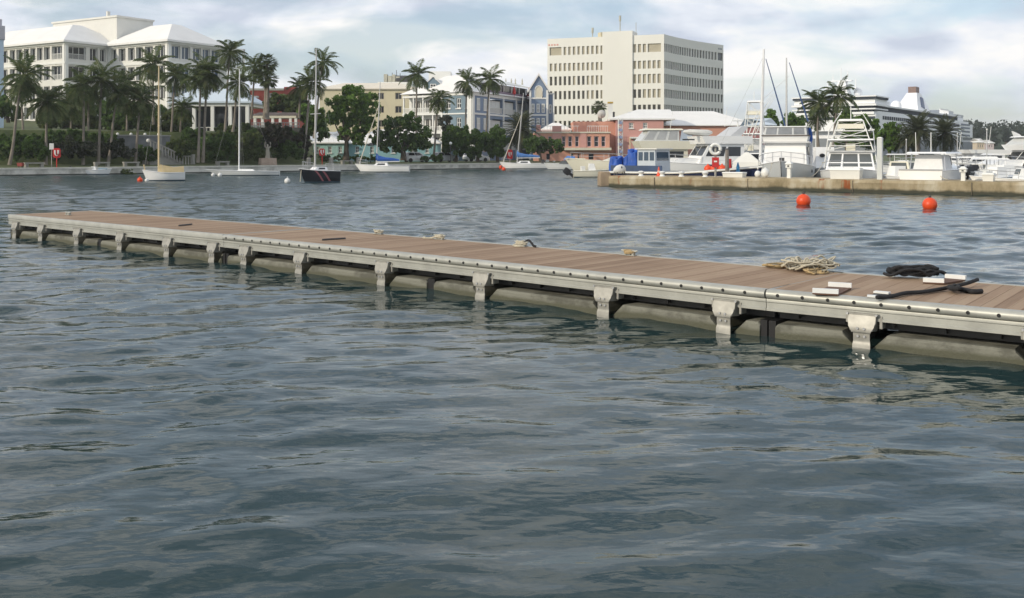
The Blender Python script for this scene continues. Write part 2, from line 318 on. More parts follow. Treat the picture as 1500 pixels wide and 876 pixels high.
def bracket(par, x):
    mb = MB()
    mb.bx(x-.19, x+.19, -.045, .0, .405, .425)
    rings = []
    for z, w, y in ((.404, .335, -.04), (.325, .325, -.062), (.265, .305, -.082), (.215, .24, -.09), (.195, .23, -.085)):
        rings.append([(x-w/2, y, z), (x+w/2, y, z), (x+w/2, y+.012, z), (x-w/2, y+.012, z)])
    mb.loft(rings)
    for sx in (-1, 1):                      # cheeks
        mb.prism([(x+sx*.16, -.045, .40), (x+sx*.16, -.06, .32), (x+sx*.125, -.08, .22), (x+sx*.125, .12, .2), (x+sx*.16, .16, .31), (x+sx*.16, .16, .308), (x+sx*.16, .0, .40)], (sx*.008, 0, 0))
    mb.bx(x-.2, x-.172, -.02, .12, .3, .38); mb.bx(x+.2, x+.232, .0, .14, .25, .4)
    bo = mb.build('bracket', galv, par, 40)
    pl = MB()
    rings = []
    for z, w, y in ((.19, .2, -.06), (.11, .2, -.06), (.09, .2, -.055), (.07, .205, -.06), (.04, .215, -.07), (-.12, .215, -.07)):
        rings.append([(x-w/2, y, z), (x+w/2, y, z), (x+w/2, y+.012, z), (x-w/2, y+.012, z)])
    pl.loft(rings)
    pl.build('lower_plate', galv, bo, 40)
    for sx, yy, zz in ((-.04, -.087, .245), (.04, -.087, .245), (-.04, -.066, .15), (.04, -.066, .15), (-.175, -.045, .415), (.175, -.045, .415)):
        if 'bolt' not in BC: bl = MB(); bl.lathe([(.016, -.012), (.016, 0), (.008, .003)], (0, 0, 0), 8, 0, 'y'); BC['bolt'] = bl.build('bolt', steel, bo, 35, (x+sx, yy, zz)).data
        else: link('bolt', BC['bolt'], bo, (x+sx, yy, zz))
def dock(A, B, label, brackets, gaps, rub):
    d = (B-A); Ln = d.length; rz = math.atan2(d.y, d.x)
    th = thing('floating_dock', label, 'dock', (A.x, A.y, 0), rz, 'floating dock sections joined end to end')
    mb = MB(); n = int((Ln-.03)/.148)
    for i in range(n):
        x0 = .015+i*(Ln-.03)/n; dz = random.uniform(-.0015, .0015)
        x1 = x0+(Ln-.03)/n-.005
        mb.bx(x0, x1, .1, DW-.1, DZ-.045, DZ-.004+dz)
    mb.build('deck', plank, th, 0)
    # side rails
    mb = MB()
    if rub:
        prof = [(.10, .61), (.02, .612), (-.012, .6), (-.032, .57), (-.036, .545), (-.028, .515), (-.006, .495), (.10, .49)]
        mb.loft([[(x, y, z) for y, z in prof] for x in (.012, Ln-.012)])
        mb.build('rub_rail', alu, th, 50)
        m2 = MB(); x = .17; m2.lathe([(.021, -.03), (.021, .012)], (0, 0, 0), 10, 0, 'y'); bh = m2.build('bolt', black, th, 35, (x, -.014, .549)).data
        while x < Ln-.4: x += .325; link('bolt', bh, th, (x, -.014, .549))
    else:
        prof = [(.10, .61), (.0, .612), (-.01, .6), (-.012, .5), (.0, .494), (.10, .49)]
        mb.loft([[(x, y, z) for y, z in prof] for x in (.012, Ln-.012)]); mb.build('edge_rail', alu, th, 50)
    mb = MB(); prof = [(.12, .488), (.008, .488), (.004, .47), (.004, .45), (.012, .44), (.012, .375), (.002, .365), (.002, .335), (.12, .335)]
    mb.loft([[(x, y, z) for y, z in prof] for x in (.005, Ln-.005)]); mb.build('side_beam', alu, th, 25)
    mb = MB(); mb.bx(.01, Ln-.01, DW-.1, DW, .49, .612); mb.bx(.012, Ln-.012, DW-.09, DW-.01, .335, .49); mb.build('far_rail', alu, th, 25)
    mb = MB()
    for x in (.006, Ln-.05): mb = MB(); mb.bx(x, x+.044, .13, DW-.13, .34, .606); mb.build('end_rail', alu, th, 25)
    mb = MB(); mb.bx(.05, Ln-.05, .34, .42, .2, .56); mb.bx(.05, Ln-.05, DW-.42, DW-.34, .2, .56)
    for i in range(int(Ln/.6)): mb.box((.3+i*.6, .3, .27), (.09, .1, .08))
    mb.build('stringer', darkmetal, th, 0)
    cuts = sorted([(b_, 'b') for b_ in brackets]+[(g, 'g') for g in gaps]+[(.02, 'g'), (Ln-.02, 'g')])
    for (a, ka), (c, kc) in zip(cuts, cuts[1:]):
        if c-a < .3: continue
        x0 = a+(.11 if ka == 'b' else .09); x1 = c-(.11 if kc == 'b' else .09)
        fa, fc = (.15 if ka == 'b' else .0), (.15 if kc == 'b' else .0)
        mb = MB(); t_ = .165; rings = []
        for y, zt, ins in ((.035, t_-.03, .0), (.06, t_, .012), (.09, t_+.004, .02), (DW-.09, t_+.004, .02), (DW-.03, t_-.04, 0)):
            m_ = (fa*.75 if fa else 0)
            rings.append([(x0, y, -.45), (x0, y, -.0 if fa else zt-.03), (x0+(fa if fa else .02)+ins, y, zt), (x1-(fc if fc else .02)-ins, y, zt), (x1, y, -.0 if fc else zt-.03), (x1, y, -.45)])
        mb.loft(rings); mb.build('concrete_float', concrete, th, 18)
    for g in gaps+[.062, Ln-.062]:
        w_ = .085 if g in gaps else .048
        mb = MB(); mb.bx(g-w_, g+w_, .06, DW-.05, -.4, .2); mb.build('rubber_joint', black, th, 0)
    for b_ in brackets: bracket(th, b_)
    return th, rz, Ln
def wetconcrete():
    t = concrete.node_tree; b = t.nodes['Principled BSDF']; L = t.links.new; src = b.inputs['Base Color'].links[0].from_socket
    tc = t.nodes.new('ShaderNodeTexCoord'); sx = t.nodes.new('ShaderNodeSeparateXYZ'); L(tc.outputs['Object'], sx.inputs[0]); no = t.nodes.new('ShaderNodeTexNoise'); no.inputs['Scale'].default_value = 1.7; no.inputs['Detail'].default_value = 5; L(tc.outputs['Object'], no.inputs['Vector'])
    ma = t.nodes.new('ShaderNodeMath'); ma.operation = 'MULTIPLY_ADD'; ma.inputs[1].default_value = -.1; L(no.outputs['Fac'], ma.inputs[0]); L(sx.outputs[2], ma.inputs[2])
    r = t.nodes.new('ShaderNodeValToRGB'); r.color_ramp.elements[0].position = .0; r.color_ramp.elements[0].color = (1, 1, 1, 1); r.color_ramp.elements[1].position = .05; r.color_ramp.elements[1].color = (0, 0, 0, 1); L(ma.outputs[0], r.inputs[0])
    mx = t.nodes.new('ShaderNodeMixRGB'); mx.inputs[2].default_value = (.1, .1, .068, 1); L(r.outputs[0], mx.inputs[0]); L(src, mx.inputs[1]); L(mx.outputs[0], b.inputs['Base Color'])
wetconcrete()
random.seed(3)
eC = [edge_s(N0, N1, p) for p in (24, 62, 115, 178, 247, 313)]
eB = [edge_s(N1, N2, p) for p in (360, 441, 562, 707, 887, 1063)]
eA = [edge_s(N2, N3, 1264)]; eA += [eA[0]+1.95*i for i in range(1, 6) if eA[0]+1.95*i < 12]
dC = dock(N0, N1, 'far left dock section, plain side rail without bolts', eC, [edge_s(N0, N1, 143)], False)
dB = dock(N1, N2, 'middle dock section with bolted side rail, between two rail joints', eB, [edge_s(N1, N2, 628)], True)
dA = dock(N2, N3, 'nearest dock section carrying the black ropes and white blocks', eA, [eA[0]+2.9, eA[0]+7], True)
def mid_joint(P, rz):                       # rubber between the sections' end floats
    pass
def cleat_mesh():
    mb = MB(); mb.bx(-.03, .03, -.025, .025, 0, .05); mb.bx(-.1, -.06, -.03, .03, 0, .06); mb.bx(.06, .1, -.03, .03, 0, .06); mb.bx(-.12, .12, -.045, .045, 0, .012)
    mb.tube([(-.17, 0, .085), (-.1, 0, .07), (.1, 0, .07), (.17, 0, .085)], [.014, .022, .022, .014], 8); return mb
first = None
def sec_local(sec, P):
    A = {0: N0, 1: N1, 2: N2}[sec]; rz = (dC, dB, dA)[sec][1]; v = Vector((P.x-A.x, P.y-A.y)); c, s_ = math.cos(rz), math.sin(rz); return v.x*c+v.y*s_, -v.x*s_+v.y*c
cl_pos = []
for px, py, sec in ((100, 315, 0), (585, 340.5, 1), (672, 348, 1), (798, 357, 1), (960, 369, 1)):
    P = onz(px, py, DZ); lx, ly = sec_local(sec, P); par = (dC, dB, dA)[sec][0]
    if sec: ly = DW-.14
    if first is None: first = cleat_mesh().build('cleat', alu, par, 40, (lx, ly, DZ)).data
    else: link('cleat', first, par, (lx, ly, DZ))
    A = {0: N0, 1: N1}[sec]; rz = (dC, dB, dA)[sec][1]
    cl_pos.append((A.x+lx*math.cos(rz)-ly*math.sin(rz), A.y+lx*math.sin(rz)+ly*math.cos(rz), rz))
def smooth_path(pts, n=6):
    out = []; P = [Vector(p) for p in pts]
    for i in range(len(P)-1):
        p0, p1, p2, p3 = P[max(i-1, 0)], P[i], P[i+1], P[min(i+2, len(P)-1)]
        for k in range(n):
            t = k/n; out.append(.5*((2*p1)+(p2-p0)*t+(2*p0-5*p1+4*p2-p3)*t*t+(3*p1-p0-3*p2+p3)*t**3))
    out.append(P[-1]); return out
rnd = random.Random(5)
def rope_wrap(c, rz, mat, label, turns=5, r=.018, tail=None):
    mb = MB(); pts = []
    for i in range(turns*8):
        q = i/8*2*math.pi; pts.append((.085*math.cos(q)*(1+.5*rnd.random()), .045*math.sin(q)*(1+.6*rnd.random()), .025+.06*i/(turns*8)+.02*rnd.random()))
    mb.tube(smooth_path(pts, 3), r*.62, 6)
    if tail: mb.tube(smooth_path([(.05, 0, .1)]+tail), r, 6)
    o = mb.build('mooring_rope', mat, None, 60, (c[0], c[1], DZ), rz); return tag(o, label, 'rope')
rope_wrap(cl_pos[1], cl_pos[1][2], ropepale, 'small pale rope on the farthest cleat of the far dock edge', 3)
rope_wrap(cl_pos[2], cl_pos[2][2], ropepale, 'pale rope wrapped on a far cleat with a tail lying on the deck', 6, .02, [(-.2, -.05, .02), (-.35, -.12, .02), (-.42, -.02, .02)])
rope_wrap(cl_pos[3], cl_pos[3][2], ropepale, 'pale rope wrapped high on the cleat beside a black rope end', 7, .022, [(-.1, -.1, .02), (.05, -.18, .02), (.15, -.12, .02)])
mb = MB(); mb.tube(smooth_path([(.08, 0, .08), (.16, .02, .12), (.25, 0, .08), (.33, -.03, .03), (.38, -.02, .022)]), [.022]*25, 7)
tag(mb.build('mooring_rope', ropeblk, None, 60, (cl_pos[3][0], cl_pos[3][1], DZ), cl_pos[3][2]), 'short black rope end on the far dock edge beside a pale wrapped cleat', 'rope')
rope_wrap(cl_pos[4], cl_pos[4][2], ropetan, 'faded tan rope turned round the nearest far-edge cleat', 4, .02)
# heap of tan rope
def heap(name, px0, px1, py, mat, n, hgt, r, label, seed, wide=.5):
    g = random.Random(seed); a = onz(px0, py, DZ); b_ = onz(px1, py, DZ); c = (a+b_)/2; Lh = (b_-a).length/2; mb = MB()
    for k in range(n):
        cx, cy = g.uniform(-.6, .6)*Lh, g.uniform(-wide, wide)*.5; rr_ = g.uniform(.1, .24); pts = []
        for i in range(14):
            q = i*2*math.pi/11+k; hz = hgt*(1-min(1, abs(cx/Lh))**1.2)*g.uniform(.1, 1)
            pts.append((cx+rr_*1.5*math.cos(q)+g.uniform(-.04, .04), cy+rr_*.5*math.sin(q)+g.uniform(-.04, .04), r+.004+max(0, hz)))
        mb.tube(smooth_path(pts, 4), r, 6)
    o = mb.build(name, mat, None, 60, (c.x, c.y, DZ)); return tag(o, label, 'rope')
heap('rope_heap', 1162, 1216, 397, ropepale, 13, .2, .014, 'loose heap of pale tan rope on the deck near the far edge', 11, .3)
a = onz(1122, 389.5, DZ); q = [onz(px, py, DZ+.022)-Vector((a.x, a.y, DZ)) for px, py in ((1122, 389), (1140, 390.5), (1160, 389), (1178, 392), (1196, 398), (1182, 396), (1190, 399), (1200, 396), (1186, 393), (1150, 391.5))]
mb = MB()
for z in range(7): mb.tube(smooth_path([p+Vector((rnd.uniform(-.09, .09), rnd.uniform(-.16, .16), z*.008-.008)) for p in q]), .013, 6)
tag(mb.build('rope_tail', ropetan, None, 60, (a.x, a.y, DZ)), 'golden tan rope strands trailing flat from the pale rope heap', 'rope')
heap('rope_heap', 1322, 1356, 407, ropeblk, 7, .15, .022, 'tangled heap of thick black rope by the far edge beside white blocks', 21, .2)
a = onz(1355, 430, DZ)
def dk(px, py, z=.03): return onz(px, py, DZ+z)-Vector((a.x, a.y, DZ))
mb = MB(); mb.tube(smooth_path([dk(1284, 435.5), dk(1306, 434), dk(1325, 429.5), dk(1352, 427.5), dk(1380, 423), dk(1396, 419.5, .05), dk(1416, 415, .06), dk(1432, 409.5, .09)]), .026, 8)
mb.tube(smooth_path([dk(1392, 421, .05), dk(1410, 424), dk(1424, 427), dk(1438, 426.5)]), .032, 8)
mb.tube(smooth_path([dk(1392, 422, .05), dk(1399, 418.5, .08), dk(1404, 422, .08), dk(1395, 423, .06), dk(1390, 420.5, .06), dk(1400, 420, .09)]), .03, 8)
tag(mb.build('mooring_rope', ropeblk, None, 60, (a.x, a.y, DZ)), 'knotted thick black rope stretched over the planks from a deck opening', 'rope')
# white blocks on brown boards (unfitted fender pads)
wb = pm('white_plastic', (.8, .8, .77), .4, .05); bb = pm('brown_board', (.12, .06, .035), .7, .2)
def pad(pA, pB, pC, pD, label):             # front strip A-B, rear strip C-D (photo pixels of their lower edges)
    A, B, C, D = [onz(p[0], p[1], DZ) for p in (pA, pB, pC, pD)]; o = A.copy()
    th = thing('fender_pad', label, 'fender pad', A, 0, 'white fender pads lying on the deck')
    mb = MB(); mb.prism([A-o+Vector((0, 0, .003)), B-o+Vector((0, 0, .003)), D-o+Vector((0, 0, .003)), C-o+Vector((0, 0, .003))], (0, 0, .018)); mb.build('board', bb, th, 0)
    for P, Q in ((A, B), (C, D)):
        d = (Q-P); v = Vector((-d.y, d.x, 0)).normalized()*.06; mb = MB(); P = P-o+Vector((0, 0, .022)); Q = Q-o+Vector((0, 0, .022))
        mb.prism([P, Q, Q+v, P+v], (0, 0, .055)); mb.build('white_block', wb, th, 0)
    return th
pad((1190, 431.5), (1228, 433.5), (1213, 422), (1247, 424), 'white fender pad lying alone on the deck near the rail')
pad((1352, 415.5), (1383, 417), (1384, 409.5), (1414, 412), 'white fender pad between the black rope heap and black rope')
# open hatch where the black rope starts
th = thing('deck_hatch', 'open rectangular hatch in the planks with white lips over painted shade, black rope end inside', 'hatch', onz(1287, 435, DZ))
mb = MB(); o = onz(1287, 435, DZ); q = [onz(p[0], p[1], DZ)-o for p in ((1270, 436.5), (1297, 438), (1305, 431), (1283, 429))]
mb.prism([p+Vector((0, 0, .004)) for p in q], (0, 0, .004)); mb.build('hole_shade', black, th, 0)  # black plate on the planks paints the darkness of the open hole
for i, j in ((0, 1), (2, 3)):
    mb = MB(); d = q[j]-q[i]; v = Vector((-d.y, d.x, 0)).normalized()*.09; mb.prism([q[i]+Vector((0, 0, .009)), q[j]+Vector((0, 0, .009)), q[j]+v+Vector((0, 0, .009)), q[i]+v+Vector((0, 0, .009))], (0, 0, .022)); mb.build('white_lip', wb, th, 0)
for pa, pb, lab in (((472, 352.5), (506, 350.5), 'dark strip standing in for a gap across the middle dock planks'), ((262, 331.5), (281, 329.5), 'short dark strip standing in for a gap in the far left dock planks')):
    A, B = onz(*pa, DZ), onz(*pb, DZ); mb = MB(); mb.tube([Vector((0, 0, .02)), B-A+Vector((0, 0, .02))], .02, 6); tag(mb.build('dark_gap_strip', darkmetal, None, 40, A), lab, 'plank gap')  # shade of missing-plank gaps put in as dark strips on the deck
# ---------------------------------------------------------------- buildings
def facade(mb, p0, d, Wd, z0, z1, ops, dep=.25, mi=0):
    p0 = Vector((p0[0], p0[1], 0)); d = Vector((d[0], d[1], 0)).normalized(); n = Vector((d.y, -d.x, 0))
    xs = sorted({0.0, Wd, *[o[0] for o in ops], *[o[1] for o in ops]}); zs = sorted({z0, z1, *[o[2] for o in ops], *[o[3] for o in ops]})
    P = lambda x, z, q=0: p0+d*x-n*q+Vector((0, 0, z))
    for x0, x1 in zip(xs, xs[1:]):
        for a, b in zip(zs, zs[1:]):
            cx, cz = (x0+x1)/2, (a+b)/2
            if any(o[0] < cx < o[1] and o[2] < cz < o[3] for o in ops): continue
            mb.quad(P(x0, a), P(x1, a), P(x1, b), P(x0, b), mi)
    for x0, x1, a, b in [o[:4] for o in ops]:
        mb.quad(P(x0, a), P(x0, a, dep), P(x0, b, dep), P(x0, b), mi); mb.quad(P(x1, a, dep), P(x1, a), P(x1, b), P(x1, b, dep), mi)
        mb.quad(P(x0, a), P(x1, a), P(x1, a, dep), P(x0, a, dep), mi); mb.quad(P(x0, b, dep), P(x1, b, dep), P(x1, b), P(x0, b), mi)
WC = {}
def window(par, p0, d, o, dep=.25, glass=None, fr=None, nx=2, nz=2, name='window', fw=.07, sill=0):
    glass = glass or glassd; fr = fr or white; d = Vector((d[0], d[1], 0)).normalized(); n = Vector((d.y, -d.x, 0)); w, h = o[1]-o[0], o[3]-o[2]
    key = (round(w, 2), round(h, 2), glass.name, fr.name, nx, nz, round(fw, 3), sill)
    loc = Vector((p0[0], p0[1], 0))+d*o[0]-n*(dep-.012)+Vector((0, 0, o[2])); rz = math.atan2(d.y, d.x)
    if key in WC: return link(name, WC[key], par, loc, rz)
    mb = MB(); mb.bx(0, w, .0, .05, 0, h, 0)
    if fw:
        mb.bx(0, fw, -.06, -.002, 0, h, 1); mb.bx(w-fw, w, -.06, -.002, 0, h, 1); mb.bx(fw, w-fw, -.06, -.002, 0, fw, 1); mb.bx(fw, w-fw, -.06, -.002, h-fw, h, 1)
        for i in range(1, nx): mb.bx(w*i/nx-fw*.4, w*i/nx+fw*.4, -.05, -.003, fw, h-fw, 1)
        for i in range(1, nz): mb.bx(fw, w-fw, -.045, -.004, h*i/nz-fw*.35, h*i/nz+fw*.35, 1)
    if sill: mb.bx(-.1, w+.1, -.35, -.001, -.12, 0, 1)
    ob = mb.build(name, [glass, fr], par, 0, loc, rz); WC[key] = ob.data; return ob
def stuffwins(par, lst, mats, dep=.2, name='window'):
    mb = MB()
    for p0, d, o, mi in lst:
        d = Vector((d[0], d[1], 0)).normalized(); n = Vector((d.y, -d.x, 0)); q = Vector((p0[0], p0[1], 0))-n*(dep-.02)
        mb.quad(q+d*o[0]+Vector((0, 0, o[2])), q+d*o[1]+Vector((0, 0, o[2])), q+d*o[1]+Vector((0, 0, o[3])), q+d*o[0]+Vector((0, 0, o[3])), mi)
    ob = mb.build(name, mats, par, 0); ob['kind'] = 'stuff'; return ob
def hip(mb, x0, x1, y0, y1, z, rise, ov=.5, run=None, th=.22, mi=0, ends=(1, 1)):
    x0 -= ov; x1 += ov; y0 -= ov; y1 += ov; ry = (y1-y0)/2; run = run or ry; ry_ = min(run, ry-.02)
    a = [(x0, y0, z), (x1, y0, z), (x1, y1, z), (x0, y1, z)]; e = [(p[0], p[1], z+th) for p in a]
    i0, i1 = (ry_ if ends[0] else 0), (ry_ if ends[1] else 0)
    r = [(x0+i0, y0+ry_, z+rise), (x1-i1, y0+ry_, z+rise), (x1-i1, y1-ry_, z+rise), (x0+i0, y1-ry_, z+rise)]
    mb.loft([a, e, r], mi)
# --- hotel
hz0 = 5.0; uo = Vector((.855, -.518)); A = Vector((-78.5, 175)); O = A-uo*30
ht = thing('hotel', 'large white hotel in two wings with white hipped roofs above the palms', 'building', (O.x, O.y, 0), math.atan2(uo.y, uo.x))
hw = pm('hotel_cream_render', (.7, .69, .64), .8, .06, .3)
ZE = 21.6
def hotel_wing(x0, x1, y0, y1, fo, ro):
    mb = MB(); facade(mb, (x0, y0), (1, 0), x1-x0, hz0, ZE, fo, .5); facade(mb, (x1, y0), (0, 1), y1-y0, hz0, ZE, ro, .5)
    facade(mb, (x0, y1), (0, -1), y1-y0, hz0, ZE, []); facade(mb, (x1, y1), (-1, 0), x1-x0, hz0, ZE, [])
    mb.build('wall', hw, ht, 0)
    for o in fo: window(ht, (x0, y0), (1, 0), o, .5, glassd, white, 3 if o[1]-o[0] > 2.4 else 2, 1, fw=.12)
    for o in ro: window(ht, (x1, y0), (0, 1), o, .5, glassb if x0 > 20 else glassd, white, 3 if o[1]-o[0] > 2.4 else 2, 1, fw=.12)
    pl = MB()
    for o in fo+ro:                          # balcony rails along the wide openings
        pass
    t = MB(); 
    t.bx(x0-.25, x1+.25, y0-.25, y1+.25, ZE-.32, ZE-.004); t.bx(x0-.14, x1+.14, y0-.14, y1+.14, ZE-3.75, ZE-3.4)
    t.build('cornice', white, ht, 0)
    for x in (x0+.35, x1-.35): p2 = MB(); p2.bx(x-.3, x+.3, y0-.12, y0-.003, hz0, ZE-.33); p2.build('pilaster', white, ht, 0)
    p2 = MB(); p2.bx(x1+.003, x1+.12, y0, y0+.6, hz0, ZE-.33); p2.build('pilaster', white, ht, 0)
    rf = MB(); hip(rf, x0, x1, y0, y1, ZE, 4.0, .75, 6.0, .35); rf.build('roof', roofw, ht, 20)
def rows(xs, rowsz): return [(a, b, z0, z1) for z0, z1 in rowsz for a, b in xs]
RZ = [(18.75, 21.05), (15.1, 17.55), (11.6, 14.0), (8.2, 10.4)]
hotel_wing(0, 30, 0, 12.5, rows([(26.2, 29.2), (23.9, 25.7), (21.9, 23.6), (19.9, 21.5), (18.0, 19.6), (15.7, 17.5), (13.7, 15.4), (11, 13), (8, 10), (5, 7), (1.5, 4)], RZ), rows([(.7, 4.2), (5.0, 6.6), (7.1, 8.3)], RZ))
hotel_wing(30.02, 46.3, 8.7, 21.2, rows([(.9, 2.4), (3.0, 4.9), (5.6, 7.4), (7.8, 9.6), (10.2, 12.3), (12.9, 15.5)], RZ), rows([(.8, 2.7), (3.0, 4.9), (5.5, 7.4), (7.7, 9.5), (9.8, 11.8)], RZ))
mb = MB(); mb.bx(12.5, 31.5, 9.5, 17.5, ZE+1, 27.0); mb.bx(12.3, 31.7, 9.3, 17.7, 27.0, 27.35); mb.bx(28.3, 28.7, 9.6, 10.2, 27.3, 28.3); mb.build('rooftop_block', hw, ht, 0)
for y, zz in ((0, 0),):
    for o in [(26.4, 29.1, 18.75, 19.7), (26.4, 29.1, 15.1, 16.0)]:
        r_ = MB(); [r_.bx(x, x+.05, -.06, -.02, o[2], o[3]) for x in np.arange(o[0], o[1], .2)]; r_.bx(o[0], o[1], -.08, .0, o[3]-.06, o[3]); r_.build('balcony_rail', white, ht, 0)
r_ = MB(); [r_.bx(30.03, 30.06, y, y+.05, 18.75, 19.7) for y in np.arange(.7, 4.2, .2)]; r_.bx(30.02, 30.08, .7, 4.2, 19.64, 19.7); r_.build('balcony_rail', white, ht, 0)
# open loggia at the right end of the second wing
mb = MB(); mb.bx(46.35, 47.0, 20.9, 21.5, hz0, ZE-.4); mb.bx(46.3, 48.6, 21.2, 24.5, ZE-.7, ZE-.1); mb.bx(46.3, 48.6, 21.2, 24.5, 17.6, 18.2); mb.bx(46.3, 48.6, 21.2, 24.5, 14.2, 14.8); mb.bx(48.2, 48.6, 21.2, 21.6, hz0, ZE-.1); mb.bx(48.2, 48.6, 24.1, 24.5, hz0, ZE-.1); mb.build('loggia', white, ht, 0)
# --- pale blue building cut by the left edge of the frame
sb = thing('pale_blue_building', 'sliver of a pale blue building cut off at the left frame edge', 'building', (LX(5.5, 140)-12*.857, 140-12*.515, 0), R(31))
mb = MB(); x1 = 12.0; ops = [(x1-.75, x1-.3, 8.6, 10.6)]; facade(mb, (0, 0), (1, 0), x1, 3, LZ(58, 140), ops, .3); facade(mb, (x1, 0), (0, 1), 9, 3, LZ(58, 140), []); facade(mb, (x1, 9), (-1, 0), x1, 3, LZ(58, 140), [])
mb.build('wall', pm('pale_blue_render', (.48, .6, .72), .7, .05), sb, 0); window(sb, (0, 0), (1, 0), ops[0], .3, nx=1)
mb = MB(); mb.bx(-.1, x1+.15, -.15, 9, LZ(58, 140)+.003, LZ(38, 140)); mb.bx(-.1, x1-.2, .4, 8, LZ(38, 140), LZ(28, 140)); mb.build('parapet', pm('grey_render', (.45, .45, .5), .8, .1), sb, 0)
# --- pavilion of the hotel with blue-grey roof
Y = 150; x0, x1 = LX(252, Y), LX(364, Y)
pv = thing('pavilion', 'low hotel pavilion with pale blue roof, white columns and dark glass', 'building', (x0, Y, 0)); L_ = x1-x0
mb = MB(); hip(mb, 0, L_, 0, 9, LZ(151, Y), 2.3, .5, 3.0, .25); mb.build('roof', pm('pale_blue_roof', (.55, .63, .7), .6, .06, .5), pv, 20)
mb = MB(); mb.bx(0, L_, 1.2, 1.3, 4.5, LZ(152, Y)); mb.build('glass_front', glassd, pv, 0)
mb = MB(); mb.bx(-.1, L_+.1, -.1, 8.9, LZ(155.5, Y), LZ(151, Y)-.003); mb.build('fascia', white, pv, 0)
for px in (256, 284, 311, 337, 362): 
    mb = MB(); x = LX(px, Y)-x0; mb.bx(x-.25, x+.25, -.05, .45, 4.5, LZ(155.5, Y)); mb.build('column', white, pv, 0)
mb = MB(); mb.bx(0, L_, .6, .68, 6.0, 6.1); [mb.bx(x, x+.06, .6, .66, 4.5, 6.0) for x in np.arange(0, L_, .5)]; mb.build('railing', white, pv, 0)
# --- red building
Y = 205; x0 = LX(366, Y); rb = thing('red_building', 'red rendered building with white roof edge above the pergola', 'building', (x0, Y, 0))
redr = pm('red_render', (.45, .09, .06), .8, .12, .4); X = lambda px: LX(px, Y)-x0
mb = MB(); ops = [(X(394.5), X(399), LZ(147, Y), LZ(136, Y))]; facade(mb, (0, 0), (1, 0), X(436), 4, LZ(132.5, Y), ops, .3); facade(mb, (X(436), 0), (0, 1), 10, 4, LZ(132.5, Y), []); facade(mb, (0, 10), (0, -1), 10, 4, LZ(132.5, Y), []); facade(mb, (X(436), 10), (-1, 0), X(436), 4, LZ(132.5, Y), []); mb.build('wall', redr, rb, 0); window(rb, (0, 0), (1, 0), ops[0], .3, glasst, white, 1, 2, fw=.15)
mb = MB(); mb.bx(-.2, X(436)+.2, -.2, 10.2, LZ(132.5, Y), LZ(129.5, Y)); mb.build('roof_edge', pm('cream_trim', (.66, .62, .5), .8, .05), rb, 0)
mb = MB(); mb.bx(X(417), X(435), -.6, 7, LZ(142, Y), LZ(127.5, Y)); mb.build('brick_tower', pm('dark_red_brick', (.3, .06, .05), .85, .15, .5), rb, 0)
mb = MB(); mb.bx(X(362), X(380), -1.5, -.3, LZ(143.5, Y), LZ(141, Y)); mb.build('canopy', white, rb, 0)
# --- pergola terrace
Y = 140; x0 = LX(370, Y); pg = thing('terrace_pergola', 'white flat-roofed terrace pergola on columns above the dark shrubs', 'pergola', (x0, Y, 0)); X = lambda px: LX(px, Y)-x0
mb = MB(); mb.bx(0, X(434), 0, 5, LZ(173, Y), LZ(169.5, Y)); mb.build('beam', pm('cream_trim', (.66, .62, .5)), pg, 0)
mb = MB(); hip(mb, 0, X(437), .3, 5, LZ(169.5, Y)+.003, .5, .3, 1.0, .1); mb.build('roof', pm('brown_roof', (.11, .09, .085), .9, .2), pg, 0)
for px in (373, 384, 399, 410, 425, 433):
    mb = MB(); mb.bx(X(px)-.18, X(px)+.18, .05, .4, 5, LZ(173, Y)); mb.build('column', white, pg, 0)
mb = MB(); mb.bx(X(370), X(440), -.5, -.4, LZ(185, Y), LZ(184, Y)); mb.bx(X(370), X(440), -.5, -.4, LZ(180.5, Y), LZ(179.5, Y)); [mb.bx(x, x+.07, -.49, -.41, LZ(188, Y), LZ(180, Y)) for x in np.arange(0, X(440), .35)]; mb.build('railing', pm('grey_rail', (.3, .31, .32)), pg, 0)
mb = MB(); mb.bx(0, X(440), -.6, 5, 3.5, LZ(187, Y)); mb.build('base_wall', pm('dark_stone', (.1, .1, .09), .9, .3), pg, 0)
# --- yellow building
Y = 190; x0 = LX(468, Y); yb = thing('yellow_building', 'pale yellow building with white roof and rooftop plant behind the big tree', 'building', (x0, Y, 0)); X = lambda px: LX(px, Y)-x0
yel = pm('yellow_render', (.62, .56, .39), .8, .05, .4); ops = [(X(a), X(b), LZ(c, Y), LZ(d, Y)) for a, b in ((501, 510), (530, 539), (553.5, 562.5), (579, 588.5)) for c, d in ((145.5, 136), (165.5, 155.5), (186, 176))]
mb = MB(); facade(mb, (0, 0), (1, 0), X(612), 2, LZ(131, Y), ops, .3); facade(mb, (X(612), 0), (0, 1), 14, 2, LZ(131, Y), []); facade(mb, (0, 14), (0, -1), 14, 2, LZ(131, Y), []); mb.build('wall', yel, yb, 0)
for o in ops: window(yb, (0, 0), (1, 0), o, .3, nx=2, nz=1, fr=pm('tan_trim', (.4, .36, .28)), fw=.1)
mb = MB(); hip(mb, 0, X(612), 0, 14, LZ(131, Y), 1.5, .4, 4.5, .2); mb.build('roof', pm('cream_roof', (.72, .66, .55), .75, .05, .4), yb, 0)
mb = MB(); mb.bx(X(548), X(596), 5, 10, LZ(127, Y), LZ(117.5, Y)); mb.build('plant_deck', white, yb, 0)
for a, b, c in ((557, 562, 105.5), (563, 569, 108), (569.5, 574, 106), (575, 581, 109)):
    mb = MB(); mb.bx(X(a), X(b), 5.2, 7, LZ(117.4, Y), LZ(c, Y)); mb.build('plant_unit', pm('plant_grey', (.45, .44, .36), .7, .2), yb, 0)
